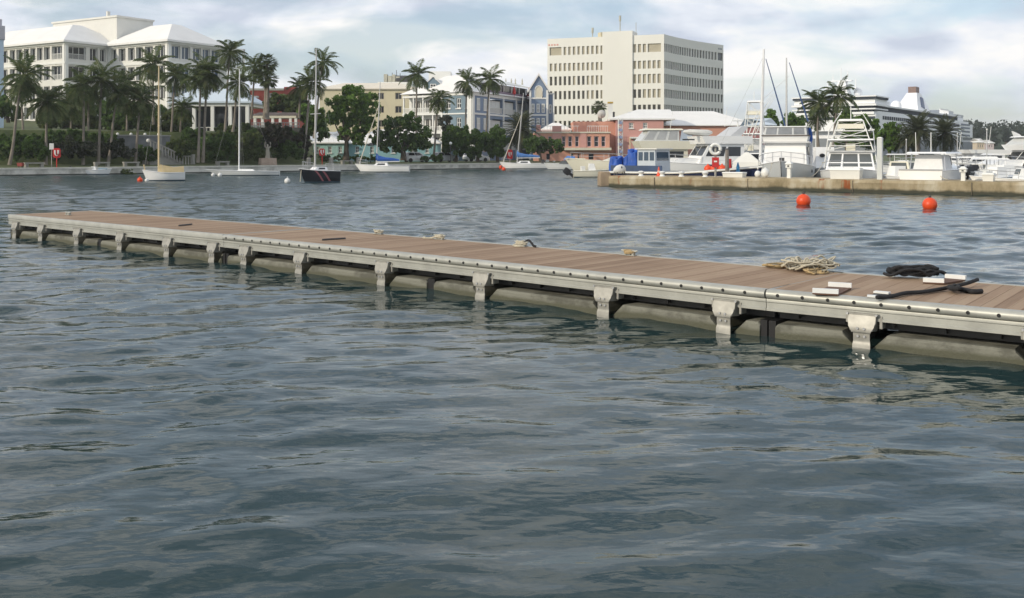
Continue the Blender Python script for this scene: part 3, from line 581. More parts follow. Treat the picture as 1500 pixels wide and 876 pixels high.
mb = MB(); mb.lathe([(.9, -1.5), (.9, 1.5)], (X(587), 6, LZ(114, Y)), 12, 0, 'x'); mb.build('tank', darkmetal, yb)
mb = MB(); [mb.tube([(X(p), 6, LZ(118, Y)), (X(p), 6, LZ(q, Y))], .06, 5) for p, q in ((575.5, 99), (581, 104), (569, 103))]; mb.build('aerial', darkmetal, yb)
# --- teal cottage
Y = 152; x0 = LX(459, Y); tb = thing('teal_cottage', 'low teal cottage with white hipped roof behind the lifebuoy and big tree', 'building', (x0, Y, 0)); X = lambda px: LX(px, Y)-x0
teal = pm('teal_render', (.35, .55, .52), .8, .05, .5); teal2 = pm('blue_teal_render', (.26, .46, .5), .8, .05, .5)
ops = [(X(a), X(a+5.5), LZ(224, Y), LZ(214.5, Y)) for a in (463, 480.5, 495.5)]
mb = MB(); facade(mb, (0, 0), (1, 0), X(507), .7, LZ(210, Y), ops, .2); facade(mb, (0, 9), (0, -1), 9, .7, LZ(210, Y), []); facade(mb, (X(507), 0), (0, 1), 9, .7, LZ(210, Y), []); mb.build('wall', teal, tb, 0)
op2 = [(X(a)-X(507), X(a+5.5)-X(507), LZ(224, Y), LZ(214.5, Y)) for a in (519, 541, 572, 600, 622)]
mb = MB(); facade(mb, (X(507)+.01, .9), (1, 0), X(640)-X(507), .7, LZ(210.5, Y), op2, .2); facade(mb, (X(640), .9), (0, 1), 8, .7, LZ(210.5, Y), []); mb.build('wall', teal2, tb, 0)
for i, o in enumerate(ops): window(tb, (0, 0), (1, 0), o, .2, nx=2, nz=2, fw=.09, sill=1)
for o in op2: window(tb, (X(507)+.01, .9), (1, 0), o, .2, nx=2, nz=2, fw=.09, sill=1)
mb = MB(); hip(mb, 0, X(507), 0, 9, LZ(210.2, Y), 1.85, .4, 3.9, .18); mb.build('roof', roofw, tb, 0)
mb = MB(); hip(mb, X(507)+.5, X(640), 1, 9, LZ(210.7, Y), 2.3, .4, 3.9, .18); mb.build('roof', roofw, tb, 0)
mb = MB(); mb.bx(X(484), X(494), 3.6, 5.4, LZ(200, Y), LZ(194, Y)); mb.frus((X(483.5), X(494.5), 3.5, 5.5, LZ(194, Y)), (X(487), X(491), 4.3, 4.7, LZ(191, Y))); mb.build('roof_lantern', pm('pale_blue_render', (.48, .6, .72)), tb, 0)
# --- verandah house and blue gabled building
C = Vector((-6.4, 160)); Lf = Vector((-18.4, 168.3)); Rt = Vector((3.3, 183.2)); d1 = (C-Lf).normalized(); d2 = (Rt-C).normalized(); W1 = (C-Lf).length; W2 = (Rt-C).length
bb_ = thing('verandah_building', 'blue building with white verandahs at left and a pointed gable at right', 'building', (Lf.x, Lf.y, 0))
p0 = Vector((0, 0)); pc = C-Lf; pr = Rt-Lf; blue = pm('slate_blue_render', (.18, .25, .3), .75, .06, .4); blue2 = pm('cornflower_blue_render', (.19, .255, .36), .75, .06, .4)
ze = 12.0; zb = .9
def s1(px): k = (px-750)/F; return (k*Lf.y-Lf.x)/(d1.x-k*d1.y)
def s2(px): k = (px-750)/F; return (k*C.y-C.x)/(d2.x-k*d2.y)
xv = s1(647)
fl = [(ze-2.95, ze-.95), (ze-6.05, ze-4.0), (ze-9.1, ze-7.1)]
ops = [(xv+a, xv+a+.95, z0, z1) for z0, z1 in ((ze-2.6, ze-.95), (ze-5.75, ze-4.1), (ze-8.9, ze-7.2)) for a in (.9, 3.05, 5.0)]
mb = MB(); facade(mb, pc-d1*(W1-xv), d1, W1-xv, zb, ze, [(o[0]-xv, o[1]-xv, o[2], o[3]) for o in ops], .2); mb.build('wall', blue, bb_, 0)
for o in ops: window(bb_, p0, d1, o, .2, glassd, white, 2, 2, fw=.13, sill=1)
n1v = Vector((d1.y, -d1.x)); n2v = Vector((d2.y, -d2.x))
# verandah part: recessed wall with doors, slabs, posts, balustrades
ops = [(a, a+.8, z0, z0+2.0) for z0 in (ze-3.0, ze-6.1, ze-9.2) for a in [.55+1.02*i for i in range(int((xv-.6)/1.02))]]
q0 = p0-n1v*1.6; mb = MB(); facade(mb, q0, d1, xv, zb, ze, ops, .15); facade(mb, q0-n1v*12, -n1v*-1, 12, zb, ze, []); mb.build('verandah_wall', white, bb_, 0)
for o in ops: window(bb_, q0, d1, o, .15, glassd, white, 2, 1, fw=.06, name='door')
def along(p, d, x, off=0):
    n = Vector((d[1], -d[0])); v = Vector(p)+Vector(d)*x+n*off; return v
rz1 = math.atan2(d1.y, d1.x); rz2 = math.atan2(d2.y, d2.x)
for zz in (ze-.45, ze-3.4, ze-6.5, ze-9.6):
    mb = MB(); c = along(p0, d1, xv/2, -.75); mb.box((c.x, c.y, zz), (xv+.1, 1.75, .32), rz1); mb.build('verandah_floor', white, bb_, 0)
for zz in (ze-3.24, ze-6.34, ze-9.44):
    mb = MB()
    for x in np.arange(.1, xv, .17): c = along(p0, d1, x, .02); mb.box((c.x, c.y, zz+.42), (.06, .05, .8), rz1)
    c = along(p0, d1, xv/2, .02); mb.box((c.x, c.y, zz+.86), (xv, .1, .08), rz1); mb.box((c.x, c.y, zz+.07), (xv, .08, .08), rz1); mb.build('balustrade', white, bb_, 0)
for x in (.12, xv*.27, xv*.52, xv*.77, xv-.12):
    mb = MB(); c = along(p0, d1, x, -.1); mb.box((c.x, c.y, (ze+zb)/2), (.22, .22, ze-zb-.3), rz1); mb.build('post', white, bb_, 0)
# right section with recessed balconies
bays = [(s2(717), s2(736)), (s2(738), s2(755)), (s2(757), s2(773))]
ops = []
for z0, z1 in ((ze-3.2, ze-.8), (ze-6.4, ze-4.1), (ze-9.4, ze-7.2)):
    ops += [(a, b, z0, z1) for a, b in bays]
wins = [(s2(p), s2(p+4.5), z0, z1) for z0, z1 in ((ze-2.9, ze-.9), (ze-6.0, ze-4.1), (ze-9, ze-7.2)) for p in (698, 708)]
mb = MB(); facade(mb, pc, d2, W2, zb, ze, ops, .4); facade(mb, pr, (-1, .3), 16, zb, ze, []); mb.build('wall', blue2, bb_, 0)
wj = pm('pale_shutter', (.62, .64, .62), .7, .05)
for o in ops: window(bb_, pc, d2, (o[0]+.3, o[1]-.3, o[2]+.05, o[3]-.25), .42, wj, white, 3, 1, fw=.1, name='shutter')
for o in wins: window(bb_, pc, d2, o, -.03, wj, white, 2, 2, fw=.13)
for o in ops:
    mb = MB(); Lx = o[1]-o[0]; c = along(pc, d2, (o[0]+o[1])/2, -.06); mb.box((c.x, c.y, o[2]+.95), (Lx, .08, .07), rz2); mb.box((c.x, c.y, o[2]+.12), (Lx, .06, .06), rz2)
    for x in np.arange(o[0]+.1, o[1], .2): c = along(pc, d2, x, -.06); mb.box((c.x, c.y, o[2]+.52), (.05, .05, .85), rz2)
    mb.build('balustrade', white, bb_, 0)
mb = MB()
for zz in (ze-.25, ze-3.45, ze-6.65): 
    c = along(pc, d2, W2/2, .05); mb.box((c.x, c.y, zz), (W2+.1, .16, .3 if zz < ze-1 else .55), rz2); c = along(p0, d1, (xv+W1)/2, .05); mb.box((c.x, c.y, zz), (W1-xv, .16, .22 if zz < ze-1 else .45), rz1)
mb.build('string_course', white, bb_, 0)
for x, dd, pp, w in ((W1-.45, d1, p0, .85), (.35, d2, pc, .7), (s2(715.5), d2, pc, .5), (s2(737), d2, pc, .35), (s2(756), d2, pc, .35), (W2-.3, d2, pc, .5), (xv+.1, d1, p0, .3)):
    mb = MB(); c = along(pp, dd, x, .06); mb.box((c.x, c.y, (ze+zb)/2), (w, .2, ze-zb), math.atan2(dd[1], dd[0])); mb.build('pilaster', white, bb_, 0)
# roofs: two ridges meeting over the corner
ridge = ze+3.3; off = 6.0; nc = (n1v+n2v).normalized(); ov = .5
e0 = p0+n1v*ov-d1*.4; e1 = pc+nc*.7; e2 = pr+n2v*ov+d2*.2
i0 = p0-n1v*off+d1*4.5; i1 = pc-nc*7.0; i2 = pr-n2v*off
i2b = pr-n2v*off*2.2; 
mb = MB(); T = lambda p, z: (p.x, p.y, z)
mb.add([T(e0, ze), T(e1, ze), T(i1, ridge), T(i0, ridge)], [(0, 1, 2, 3)]); mb.add([T(e1, ze), T(e2, ze), T(i2, ridge), T(i1, ridge)], [(0, 1, 2, 3)])
e0b = p0-n1v*13-d1*.4; mb.add([T(e0b, ze), T(e0, ze), T(i0, ridge)], [(0, 1, 2)]); mb.add([T(e0b, ze), T(i0, ridge), T(i1, ridge), T(pc-nc*18, ze)], [(0, 1, 2, 3)]); mb.add([T(i1, ridge), T(i2, ridge), T(i2b, ze), T(pc-nc*18, ze)], [(0, 1, 2, 3)])
mb.build('roof', roofw, bb_, 0)
Y2 = 172; mb = MB(); X = lambda px: LX(px, Y2)-Lf.x
mb.bx(X(628), X(660), Y2-Lf.y, Y2-Lf.y+5, ridge-1.5, LZ(104.5, Y2)); mb.build('rooftop_block', white, bb_, 0)
# dormer
Yd = 166.2; X = lambda px: LX(px, Yd)-Lf.x; dy = Yd-Lf.y
mb = MB(); za, zt = LZ(132, Yd), LZ(122.5, Yd); mb.prism([(X(624), dy, za), (X(645), dy, za), (X(645), dy, zt), (X(634.5), dy, zt+1.0), (X(624), dy, zt)], (0, 4.5, 0)); mb.build('dormer', blue, bb_, 0)
window(bb_, (X(630), dy), (1, 0), (0, 1.0, za+.1, zt-.05), -.03, glassd, white, 2, 2, fw=.1)
mb = MB(); mb.prism([(X(623), dy-.15, zt-.1), (X(634.5), dy-.15, zt+1.12), (X(634.5), dy-.15, zt+1.3), (X(622), dy-.15, zt-.05)], (0, 4.6, 0)); mb.prism([(X(646), dy-.15, zt-.1), (X(634.5), dy-.15, zt+1.12), (X(634.5), dy-.15, zt+1.3), (X(647), dy-.15, zt-.05)], (0, 4.6, 0)); mb.build('dormer_roof', roofw, bb_, 0)
# roof terrace with awning
mb = MB(); a, b = s2(716), s2(774)
c = along(pc, d2, (a+b)/2, -1.3); mb.box((c.x, c.y, ze+.95), (b-a, 1.6, 1.9), rz2); mb.build('terrace_room', glassd, bb_, 0)
mb = MB()
for x in np.linspace(a, b, 6): c = along(pc, d2, x, -.35); mb.box((c.x, c.y, ze+.95), (.14, .14, 1.9), rz2)
mb.build('terrace_post', white, bb_, 0)
mb = MB(); q = [along(pc, d2, a-.3, .25), along(pc, d2, b+.3, .25), along(pc, d2, b+.3, -3.4), along(pc, d2, a-.3, -3.4)]
mb.loft([[T(q[0], ze+1.95), T(q[1], ze+1.95), T(q[2], ze+2.9), T(q[3], ze+2.9)], [T(q[0], ze+2.1), T(q[1], ze+2.1), T(q[2], ze+3.1), T(q[3], ze+3.1)]]); mb.build('awning', pm('pale_awning', (.66, .68, .66), .7, .05), bb_, 0)
mb = MB(); c = along(pc, d2, (a+b)/2, -.2); mb.box((c.x, c.y, ze+.35), (b-a, .08, .7), rz2); mb.build('terrace_rail', pm('plum_panel', (.2, .15, .2)), bb_, 0)
for px, k in ((749, 0), (770, 1)):
    s_ = s2(px); c = along(pc, d2, s_, .55)
    u = MB(); u.lathe([(.04, 0), (.04, .3), (.32, .5), (.22, 1.2), (.05, 1.7), (.02, 1.9)], (0, 0, 0), 10); u.build('terrace_umbrella', redp, bb_, 40, (c.x, c.y, ze+.05))
# gable block
Yg = 176; X = lambda px: LX(px, Yg)-Lf.x; gy = Yg-Lf.y; zE, zA = LZ(132, Yg), LZ(110.5, Yg); gx0, gx1 = X(776.5), X(802); gm_ = (gx0+gx1)/2
mb = MB(); mb.prism([(gx0, gy, zb), (gx1, gy, zb), (gx1, gy, zE), (gm_, gy, zA), (gx0, gy, zE)], (0, 9, 0)); mb.build('gable_wall', blue2, bb_, 0)
mb = MB(); mb.bx(gx1+.01, X(811), gy+.6, gy+9, zb, LZ(137, Yg)); mb.build('side_wall', blue2, bb_, 0)
mb = MB()
for sgn, ex in ((1, gx0), (-1, gx1)):
    mb.prism([(ex-sgn*.4, gy-.3, zE-.45), (gm_, gy-.3, zA+.02), (gm_, gy-.3, zA+.45), (ex-sgn*.5, gy-.3, zE-.1)], (0, 9.2, 0))
mb.build('gable_roof', roofw, bb_, 0)
mb = MB()
for zz in (LZ(144, Yg), LZ(168.5, Yg)): mb.bx(gx0-.05, gx1+.05, gy-.1, gy-.004, zz-.13, zz+.13)
mb.bx(gx1-.25, gx1+.15, gy-.12, gy-.005, zb, zE); mb.bx(gx0-.15, gx0+.2, gy-.12, gy-.005, zb, zE); mb.bx(X(810), X(812), gy+.4, gy+.59, zb, LZ(137, Yg)); mb.bx(gx1+.16, X(812), gy+.45, gy+.6, LZ(138, Yg), LZ(136, Yg)); mb.build('gable_trim', white, bb_, 0)
arch = [(gm_-.65, gy-.03, LZ(143.5, Yg)), (gm_+.65, gy-.03, LZ(143.5, Yg))]+[(gm_+.65*math.cos(q), gy-.03, LZ(132, Yg)+.75*math.sin(q)) for q in np.linspace(0, math.pi, 9)]
mb = MB(); mb.prism(arch, (0, .026, 0)); mb.build('arch_window', pm('cream_trim', (.66, .62, .5)), bb_, 0)
mb = MB(); mb.tube([Vector(p)+Vector((0, -.02, 0)) for p in arch]+[Vector(arch[0])+Vector((0, -.02, 0))], .09, 5); mb.build('arch_frame', white, bb_, 30)
for px in (778.5, 786, 793.5):
    for a, b in ((165, 152), (183, 173)): window(bb_, (X(px), gy), (1, 0), (0, X(px+4.5)-X(px), LZ(a, Yg), LZ(b, Yg)), -.03, glasst, white, 2, 2, fw=.13)
window(bb_, (X(804.5), gy+.6), (1, 0), (0, X(808)-X(804.5), LZ(166, Yg), LZ(153, Yg)), -.03, glasst, white, 1, 2, fw=.13)
# ornaments on the terrace roof ridge
mb = MB()
for px in (741, 749, 755, 765): mb.lathe([(.2, 0), (.1, .5), (.14, .7), (.02, 1.2)], (LX(px, 182)-Lf.x, 182-Lf.y, ridge-.7), 8)
mb.build('finial', pm('plant_grey', (.45, .44, .36)), bb_)
# --- office tower
tw = thing('office_tower', 'tall cream office block with rows of narrow windows and a curved right side', 'building', (35.4, 232, 0))
cre = pm('tower_cream_render', (.77, .76, .7), .8, .025, .15); ztop = LZ(50, 232)
Ct = Vector((0, 0)); Lt = Vector((8.6-35.4, 10)); dL = (Ct-Lt).normalized(); WL = (Ct-Lt).length; nL = Vector((dL.y, -dL.x))
def sT(px): k = (px-750)/F; return (k*(Lt.y+232)-(Lt.x+35.4))/(dL.x-k*dL.y)
ROWS = [(77, 64.8), (101, 89.3), (122.4, 109), (143.5, 131), (166, 153.5), (188, 176)]
zr = [(LZ(a, 234.5), LZ(b, 234.5)) for a, b in ROWS]
ops = []; kinds = []
for i, (z0, z1) in enumerate(zr):
    ps = [(805.3+6.75*j, 805.3+6.75*j+3.7) for j in range(12)]; qs = [(927.3+7.15*j, 927.3+7.15*j+4.6) for j in range(6)]
    if i == 0: ps = [(805, 822.5)]+[p for p in ps if p[0] > 824]; qs = qs[:3]+[(948.8, 968.2)]
    for j, (a, b) in enumerate(ps+qs):
        dark = (i == 4) or (i == 2 and j in (0, 1, 2, 3, 4, 6, 7)) or (i == 3 and j in (0, 1, 2, 3, 4, 5, 6, 7, 10, 12, 13)) or (i == 5)
        ops.append((sT(a), sT(b), z0, z1)); kinds.append(dark)
mb = MB(); facade(mb, Lt, dL, WL, .9, ztop, ops, .35)
pts = []
for t_ in [q_/6 for q_ in range(7)]:
    p = (1-t_)**2*Vector((35.4, 232))+2*t_*(1-t_)*Vector((41.6, 243.5))+t_*t_*Vector((54.3, 256)); pts.append(p-Vector((35.4, 232)))
lens = [0]+list(np.cumsum([(b-a).length for a, b in zip(pts, pts[1:])])); tot = lens[-1]
stf = []; wl = []
for i, (a, b) in enumerate(zip(pts, pts[1:])):
    d = (b-a).normalized(); Ls = (b-a).length; o2 = []
    for ri, (z0, z1) in enumerate(zr):
        for j in range(4):
            s_ = Ls*(j+.5)/4-.43; w = .86
            if ri == 0 and i == 5 and j >= 2:
                if j == 3: continue
                w = 2.3
            o2.append((s_, s_+w, z0, z1))
    facade(mb, a, d, Ls, .9, ztop, o2, .3)
    wl += [(a, d, o) for o in o2]
bk = Vector((54.3-35.4-20, 256-232+14)); facade(mb, pts[-1], (bk-pts[-1]), (bk-pts[-1]).length, .9, ztop, []); facade(mb, bk, (Lt-bk), (Lt-bk).length, .9, ztop, [])
mb.add([(p.x, p.y, ztop-.4) for p in [Lt]+pts+[bk]], [tuple(range(len(pts)+2))]); mb.build('wall', cre, tw, 0)
wdk = pm('bronze_glass', (.06, .055, .04), .12, .4, .3, spec=.6)
for o, k in zip(ops, kinds): window(tw, Lt, dL, o, .35, wdk if k else blind, pm('bronze_frame', (.35, .31, .22)), 1, 1, fw=.06)
stuffwins(tw, [(a, d, o, 0) for a, d, o in wl], [pm('grey_glass', (.05, .055, .06), .12, .3, .2, spec=.6)], .3)
mb = MB(); a, b = sT(883), sT(927); c = Lt+dL*(a+b)/2-nL*2.2; mb.box((c.x, c.y, (ztop+.9+1.1)/2), (b-a, 5.2, ztop+1.1-.9), math.atan2(dL.y, dL.x)); mb.build('lift_core', cre, tw, 0)
mb = MB()
for px, top, r_ in ((865.5, 38, .12), (906, 22, .12), (929.5, 33, .07)):
    s_ = sT(px); c = Lt+dL*s_-nL*1.5; mb.tube([(c.x, c.y, ztop), (c.x, c.y, LZ(top, 236))], r_, 6)
    if r_ > .1: mb.tube([(c.x, c.y, LZ(top+8, 236)), (c.x, c.y, LZ(top, 236))], .28, 6)
mb.build('aerial', pm('plant_grey', (.45, .44, .36)), tw)
mb = MB(); c = Lt+dL*sT(879)-nL*2; mb.box((c.x, c.y, ztop+.6), (1.6, 1.5, 1.2), .4); mb.build('roof_unit', yel, tw, 0)
c = Lt+dL*sT(804.5)+nL*.01; mb = MB()   # small pale red letters high on the left corner
for i in range(4): q = c+dL*(.7*i); mb.box((q.x, q.y, ztop-1.5), (.45, .04, .38), math.atan2(dL.y, dL.x))
mb.build('wall_sign', pm('pale_red_letters', (.6, .3, .26)), tw, 0)
p_ = pts[-1]-(pts[-1]-pts[-2]).normalized()*2.2; d = (pts[-1]-pts[-2]).normalized(); mb = MB()
for i in range(3): q = p_+d*(.65*i); mb.box((q.x, q.y, ztop-1.1), (.45, .05, .4), math.atan2(d.y, d.x))
mb.build('wall_sign', pm('grey_letters', (.25, .26, .28)), tw, 0)
# --- pink waterfront block with roof terrace
pink = pm('salmon_render', (.64, .33, .24), .8, .07, .4); pink2 = pm('rose_render', (.58, .31, .27), .8, .07, .4)
Y = 156; x0 = LX(783, Y); pk = thing('pink_building', 'salmon pink waterfront building with tall dark windows and roof terrace', 'building', (x0, Y, 0)); X = lambda px: LX(px, Y)-x0
ops = [(X(a), X(b), LZ(214.8, Y), LZ(199.6, Y)) for a, b in ((793, 799), (803, 808.5), (823, 828.5), (832.3, 838), (842.5, 848), (860.3, 866.3), (870.3, 877), (881, 887))]
op2 = [(X(a), X(b), LZ(234, Y), LZ(225, Y)) for a, b in ((836, 840), (846, 849), (800, 806), (862, 870))]
mb = MB(); facade(mb, (0, 0), (1, 0), X(893), .9, LZ(193, Y), ops+op2, .3); facade(mb, (X(893), 0), (0, 1), 12, .9, LZ(193, Y), []); facade(mb, (0, 12), (0, -1), 12, .9, LZ(193, Y), []); mb.add([(0, 0, LZ(193.2, Y)), (X(893), 0, LZ(193.2, Y)), (X(893), 12, LZ(193.2, Y)), (0, 12, LZ(193.2, Y))], [(0, 1, 2, 3)]); mb.build('wall', pink, pk, 0)
for o in ops: window(pk, (0, 0), (1, 0), o, .3, glassd, pm('lilac_trim', (.6, .5, .55)), 1, 2, fw=.09)
for o in op2: window(pk, (0, 0), (1, 0), o, .3, glassd, pink2, 1, 1, fw=.06, name='doorway')
mb = MB(); mb.bx(-.15, X(893)+.15, -.2, -.004, LZ(195, Y), LZ(193, Y)); mb.bx(X(824), X(893)+.2, -.9, -.005, LZ(220, Y), LZ(216.3, Y)); mb.build('ledge', pm('cream_trim', (.66, .62, .5)), pk, 0)
for a, b, t_ in ((785.5, 792, 183), (809, 822, 184.5), (849.5, 859, 0)):
    mb = MB(); mb.bx(X(a), X(b), -.1, -.006, LZ(216, Y), LZ(195, Y)-.003); mb.build('pilaster', pink2, pk, 0)
    if t_: mb = MB(); mb.bx(X(a), X(b), -.25, .3, LZ(193, Y)+.004, LZ(t_, Y)); mb.build('parapet_pier', pink2, pk, 0)
for a, b in ((792, 809), (822, 848), (860, 891)):
    mb = MB(); mb.bx(X(a), X(b), -.1, -.05, LZ(185, Y), LZ(184.2, Y))
    [mb.bx(x, x+.05, -.1, -.05, LZ(193, Y), LZ(185, Y)) for x in np.arange(X(a), X(b), .35 if a > 850 else .5)]; mb.build('terrace_rail', white, pk, 0)
mb = MB(); mb.bx(X(842), X(906), 3, 11, .9, LZ(178, Y+3)); mb.build('upper_wall', pink, pk, 0)
mb = MB(); mb.bx(X(796), X(838), 6, 11, LZ(193, Y), LZ(190, Y)); hip(mb, X(796), X(838), 6, 11, LZ(190, Y)+.003, 1.3, .3, 2.0); mb.build('roof', roofw, pk, 0)
# satellite dish
sdh = thing('satellite_dish', 'big pale satellite dish on the pink building roof', 'satellite dish', (LX(881, 161), 161, LZ(178, 159)))
mb = MB(); prof = [(.02, -.22), (.25, -.19), (.5, -.08), (.68, .05)]; mb.lathe(prof, (0, -.2, 1.25), 16, 0, 'y'); mb.build('reflector', pm('dish_grey', (.5, .49, .47)), sdh)
mb = MB(); mb.tube([(0, .1, 0), (0, 0, 1.2)], .08, 6); mb.tube([(0, -.25, .7), (0, -.9, 1.3)], .03, 5); mb.build('mount', darkmetal, sdh)
# --- rose building with white roof
Y = 158; x0 = LX(902, Y); rs = thing('rose_building', 'rose pink gabled building with two white windows beside the pink terrace', 'building', (x0, Y, 0)); X = lambda px: LX(px, Y)-x0
ops = [(X(a), X(a+6.5), LZ(188, Y), LZ(179.5, Y)) for a in (921.5, 942)]+[(X(928), X(945), LZ(213, Y), LZ(203.5, Y))]
mb = MB(); facade(mb, (0, 0), (1, 0), X(972), .9, LZ(175.5, Y), ops, .2); facade(mb, (X(972), 0), (0, 1), 10, .9, LZ(175.5, Y), []); facade(mb, (0, 10), (0, -1), 10, .9, LZ(175.5, Y), []); mb.build('wall', pink2, rs, 0)
for o in ops[:2]: window(rs, (0, 0), (1, 0), o, .2, glasst, white, 2, 2, fw=.12, sill=1)
window(rs, (0, 0), (1, 0), ops[2], .2, glasst, white, 4, 1, fw=.12)
mb = MB(); hip(mb, X(896), X(986), 0, 12, LZ(175.6, Y), 1.85, .3, 5.0, ends=(1, 0)); mb.build('roof', roofw, rs, 0)
mb = MB(); mb.bx(X(922), X(947), -.9, -.01, LZ(203, Y), LZ(200.6, Y)); mb.build('door_canopy', white, rs, 0)
mb = MB(); mb.bx(X(892), X(898.5), 1, 1.8, LZ(177, Y), LZ(151, Y)); mb.build('chimney', white, rs, 0)
mb = MB(); mb.bx(X(891.5), X(899), .9, 1.9, LZ(151, Y), LZ(148.6, Y)); mb.build('chimney_cap', pm('ochre', (.5, .33, .06)), rs, 0)
mb = MB(); mb.bx(X(900), X(902.5), 2, 3, LZ(172, Y), LZ(163, Y)); mb.build('vent_stack', darkmetal, rs, 0)
lm = thing('lattice_mast', 'slim white and blue lattice mast between the two pink buildings', 'mast', (LX(908, 154), 154, .85))
mb = MB(); zt = LZ(173, 154)-.85; r_ = .42
for i in range(3): q = i*2.094; mb.tube([(r_*math.cos(q), r_*math.sin(q), 0), (r_*math.cos(q), r_*math.sin(q), zt)], .07, 5)
for k in range(12):
    for i in range(3):
        q, p = i*2.094, (i+1)*2.094; mb.tube([(r_*math.cos(q), r_*math.sin(q), zt*k/12), (r_*math.cos(p), r_*math.sin(p), zt*(k+1)/12)], .045, 4)
mb.build('lattice', white, lm); mb = MB(); [mb.bx(-.3, .3, -.3, .3, zt*(k+.2)/6, zt*(k+.55)/6) for k in range(6)]; mb.build('marker_band', pm('lilac_blue', (.3, .36, .55)), lm, 0)
# --- long white roofed shed behind the marina
Y = 166; x0 = LX(968, Y); lr = thing('long_shed', 'long pink shed under a broad plain white roof behind the yachts', 'building', (x0, Y, 0)); X = lambda px: LX(px, Y)-x0
mb = MB(); mb.bx(0, X(1112), 0, 14, .9, LZ(184, Y)); mb.build('wall', pink, lr, 0)
mb = MB(); hip(mb, X(962), X(1108), 0, 14, LZ(184.5, Y), 2.7, .5, 6.5, .15, ends=(0, 1)); mb.build('roof', roofw, lr, 0)
Y = 148; x0 = LX(1108, Y); rh = thing('red_house', 'small dusty red house with blue-grey roof behind the tall mast', 'building', (x0, Y, 0)); X = lambda px: LX(px, Y)-x0
ops = [(X(a), X(a+3), LZ(192, Y), LZ(184, Y)) for a in (1113, 1119, 1125)]+[(X(a), X(a+3), LZ(222, Y), LZ(206, Y)) for a in (1116, 1122)]
mb = MB(); facade(mb, (0, 0), (1, 0), X(1132), .9, LZ(183, Y), ops, .2); facade(mb, (X(1132), 0), (0, 1), 8, .9, LZ(183, Y), []); facade(mb, (0, 8), (0, -1), 8, .9, LZ(183, Y), []); mb.build('wall', pm('dusty_red', (.33, .15, .15), .85, .1), rh, 0)
for o in ops: window(rh, (0, 0), (1, 0), o, .2, glassd, pm('lilac_trim', (.6, .5, .55)), 1, 1, fw=.05)
mb = MB(); hip(mb, 0, X(1132), 0, 8, LZ(184, Y), 1.2, .5, 3.5, .15); mb.build('roof', pm('pale_blue_roof', (.55, .63, .7)), rh, 0)
# --- cruise ship
sh = thing('cruise_ship', 'white cruise ship with a tapered funnel moored beyond the palms', 'cruise ship', (110, 300, 0), math.atan2(.819, .573)); sh.scale = (1, 1, 1.08)
# local x = towards the stern, y = left of that (towards the ship's far side)
sw = pm('ship_white', (.87, .88, .89), .5, .03, .1); sg = pm('ship_grey_hull', (.2, .22, .24), .6, .1, .2); dk_ = pm('ship_dark_glass', (.05, .06, .075), .9, .3, .1, spec=.05)
mb = MB(); mb.bx(-6, 147, 0, 21, -1.5, 5.9); mb.build('hull', sg, sh, 0)
mb = MB(); mb.bx(0, 146, 0.6, 20.4, 5.9, 7.6); mb.bx(0, 146, -.2, 21.2, 7.6, 12.6); mb.bx(0, 139, .1, 20.9, 12.6, 13.6); mb.bx(12, 135, 1.4, 19.6, 13.6, 15.0); mb.bx(0, 124, .2, 20.8, 15.0, 15.45); mb.build('superstructure', sw, sh, 0)
mb = MB(); mb.bx(-3, 11.9, .2, 24.8, 12.62, 13.3); mb.bx(-3, 12, -.4, 25.4, 15.0, 15.5); mb.bx(-2.5, 11.5, -.1, 25, 8, 12.6); mb.bx(-3, 11.5, -.2, 25.2, 13.95, 14.3); mb.bx(2, 22, 2, 20, 15.5, 17.0); mb.build('bridge_front', sw, sh, 0)
mb = MB(); mb.bx(-1.6, 11.8, 1.0, 24, 13.3, 15.0); mb.bx(12.1, 122, 1.1, 1.38, 13.65, 14.95); mb.bx(-2.7, 11.6, -.25, 25.1, 16.9, 17.5); mb.bx(-2.65, 11.6, 0, 25, 11.2, 12.0); mb.build('glass_band', dk_, sh, 0)
mb = MB(); mb.bx(-3, 12, -.4, 25.4, 17.5, 17.8); mb.bx(-2, 11.5, .2, 24.8, 15.6, 16.9); mb.build('bridge_roof', sw, sh, 0)
cnt = 0; lst = []
for z0, z1, x0, x1, st, w in ((11.3, 12.3, 5, 118, 2.6, 1.9), (9.9, 10.7, 10, 118, 1.8, .9), (8.5, 9.2, 10, 118, 1.8, .9)):
    for x in np.arange(x0, x1, st):
        if cnt < 96: 
            window(sh, (0, -.2), (1, 0), (x, x+w, z0, z1), -.06, dk_, sw, 1, 1, fw=0); cnt += 1
        else: lst.append(((0, -.2), (1, 0), (x, x+w, z0, z1), 0))
for x in np.arange(126, 145, 2.2): lst.append(((0, -.2), (1, 0), (x, x+1.3, 6.6, 7.3), 0))
stuffwins(sh, lst, [dk_], -.06)
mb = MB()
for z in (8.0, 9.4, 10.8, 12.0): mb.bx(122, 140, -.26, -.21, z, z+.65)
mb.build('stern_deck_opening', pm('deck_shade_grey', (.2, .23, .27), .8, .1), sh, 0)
mb = MB(); mb.bx(124, 138, 2, 19, 15.0, 16.2); mb.bx(104, 124, 3, 18, 15.46, 17.2); mb.build('stern_lounge', pm('ship_pale_grey', (.5, .52, .54), .5, .05), sh, 0)
fn = MB(); fn.loft([[(x0, 10.5-w, z), (x1, 10.5-w, z), (x1, 10.5+w, z), (x0, 10.5+w, z)] for x0, x1, w, z in ((79, 99, 4.2, 15.4), (80.5, 98, 3.6, 18), (85.5, 95, 2.2, 21.6), (87, 93.5, 1.8, 22.8))]); fno = fn.build('funnel', sw, sh, 0)
mb = MB(); mb.bx(87.6, 92.9, 9.1, 11.9, 22.8, 25.0); mb.build('funnel_top', pm('funnel_brown', (.2, .13, .11)), fno, 0)
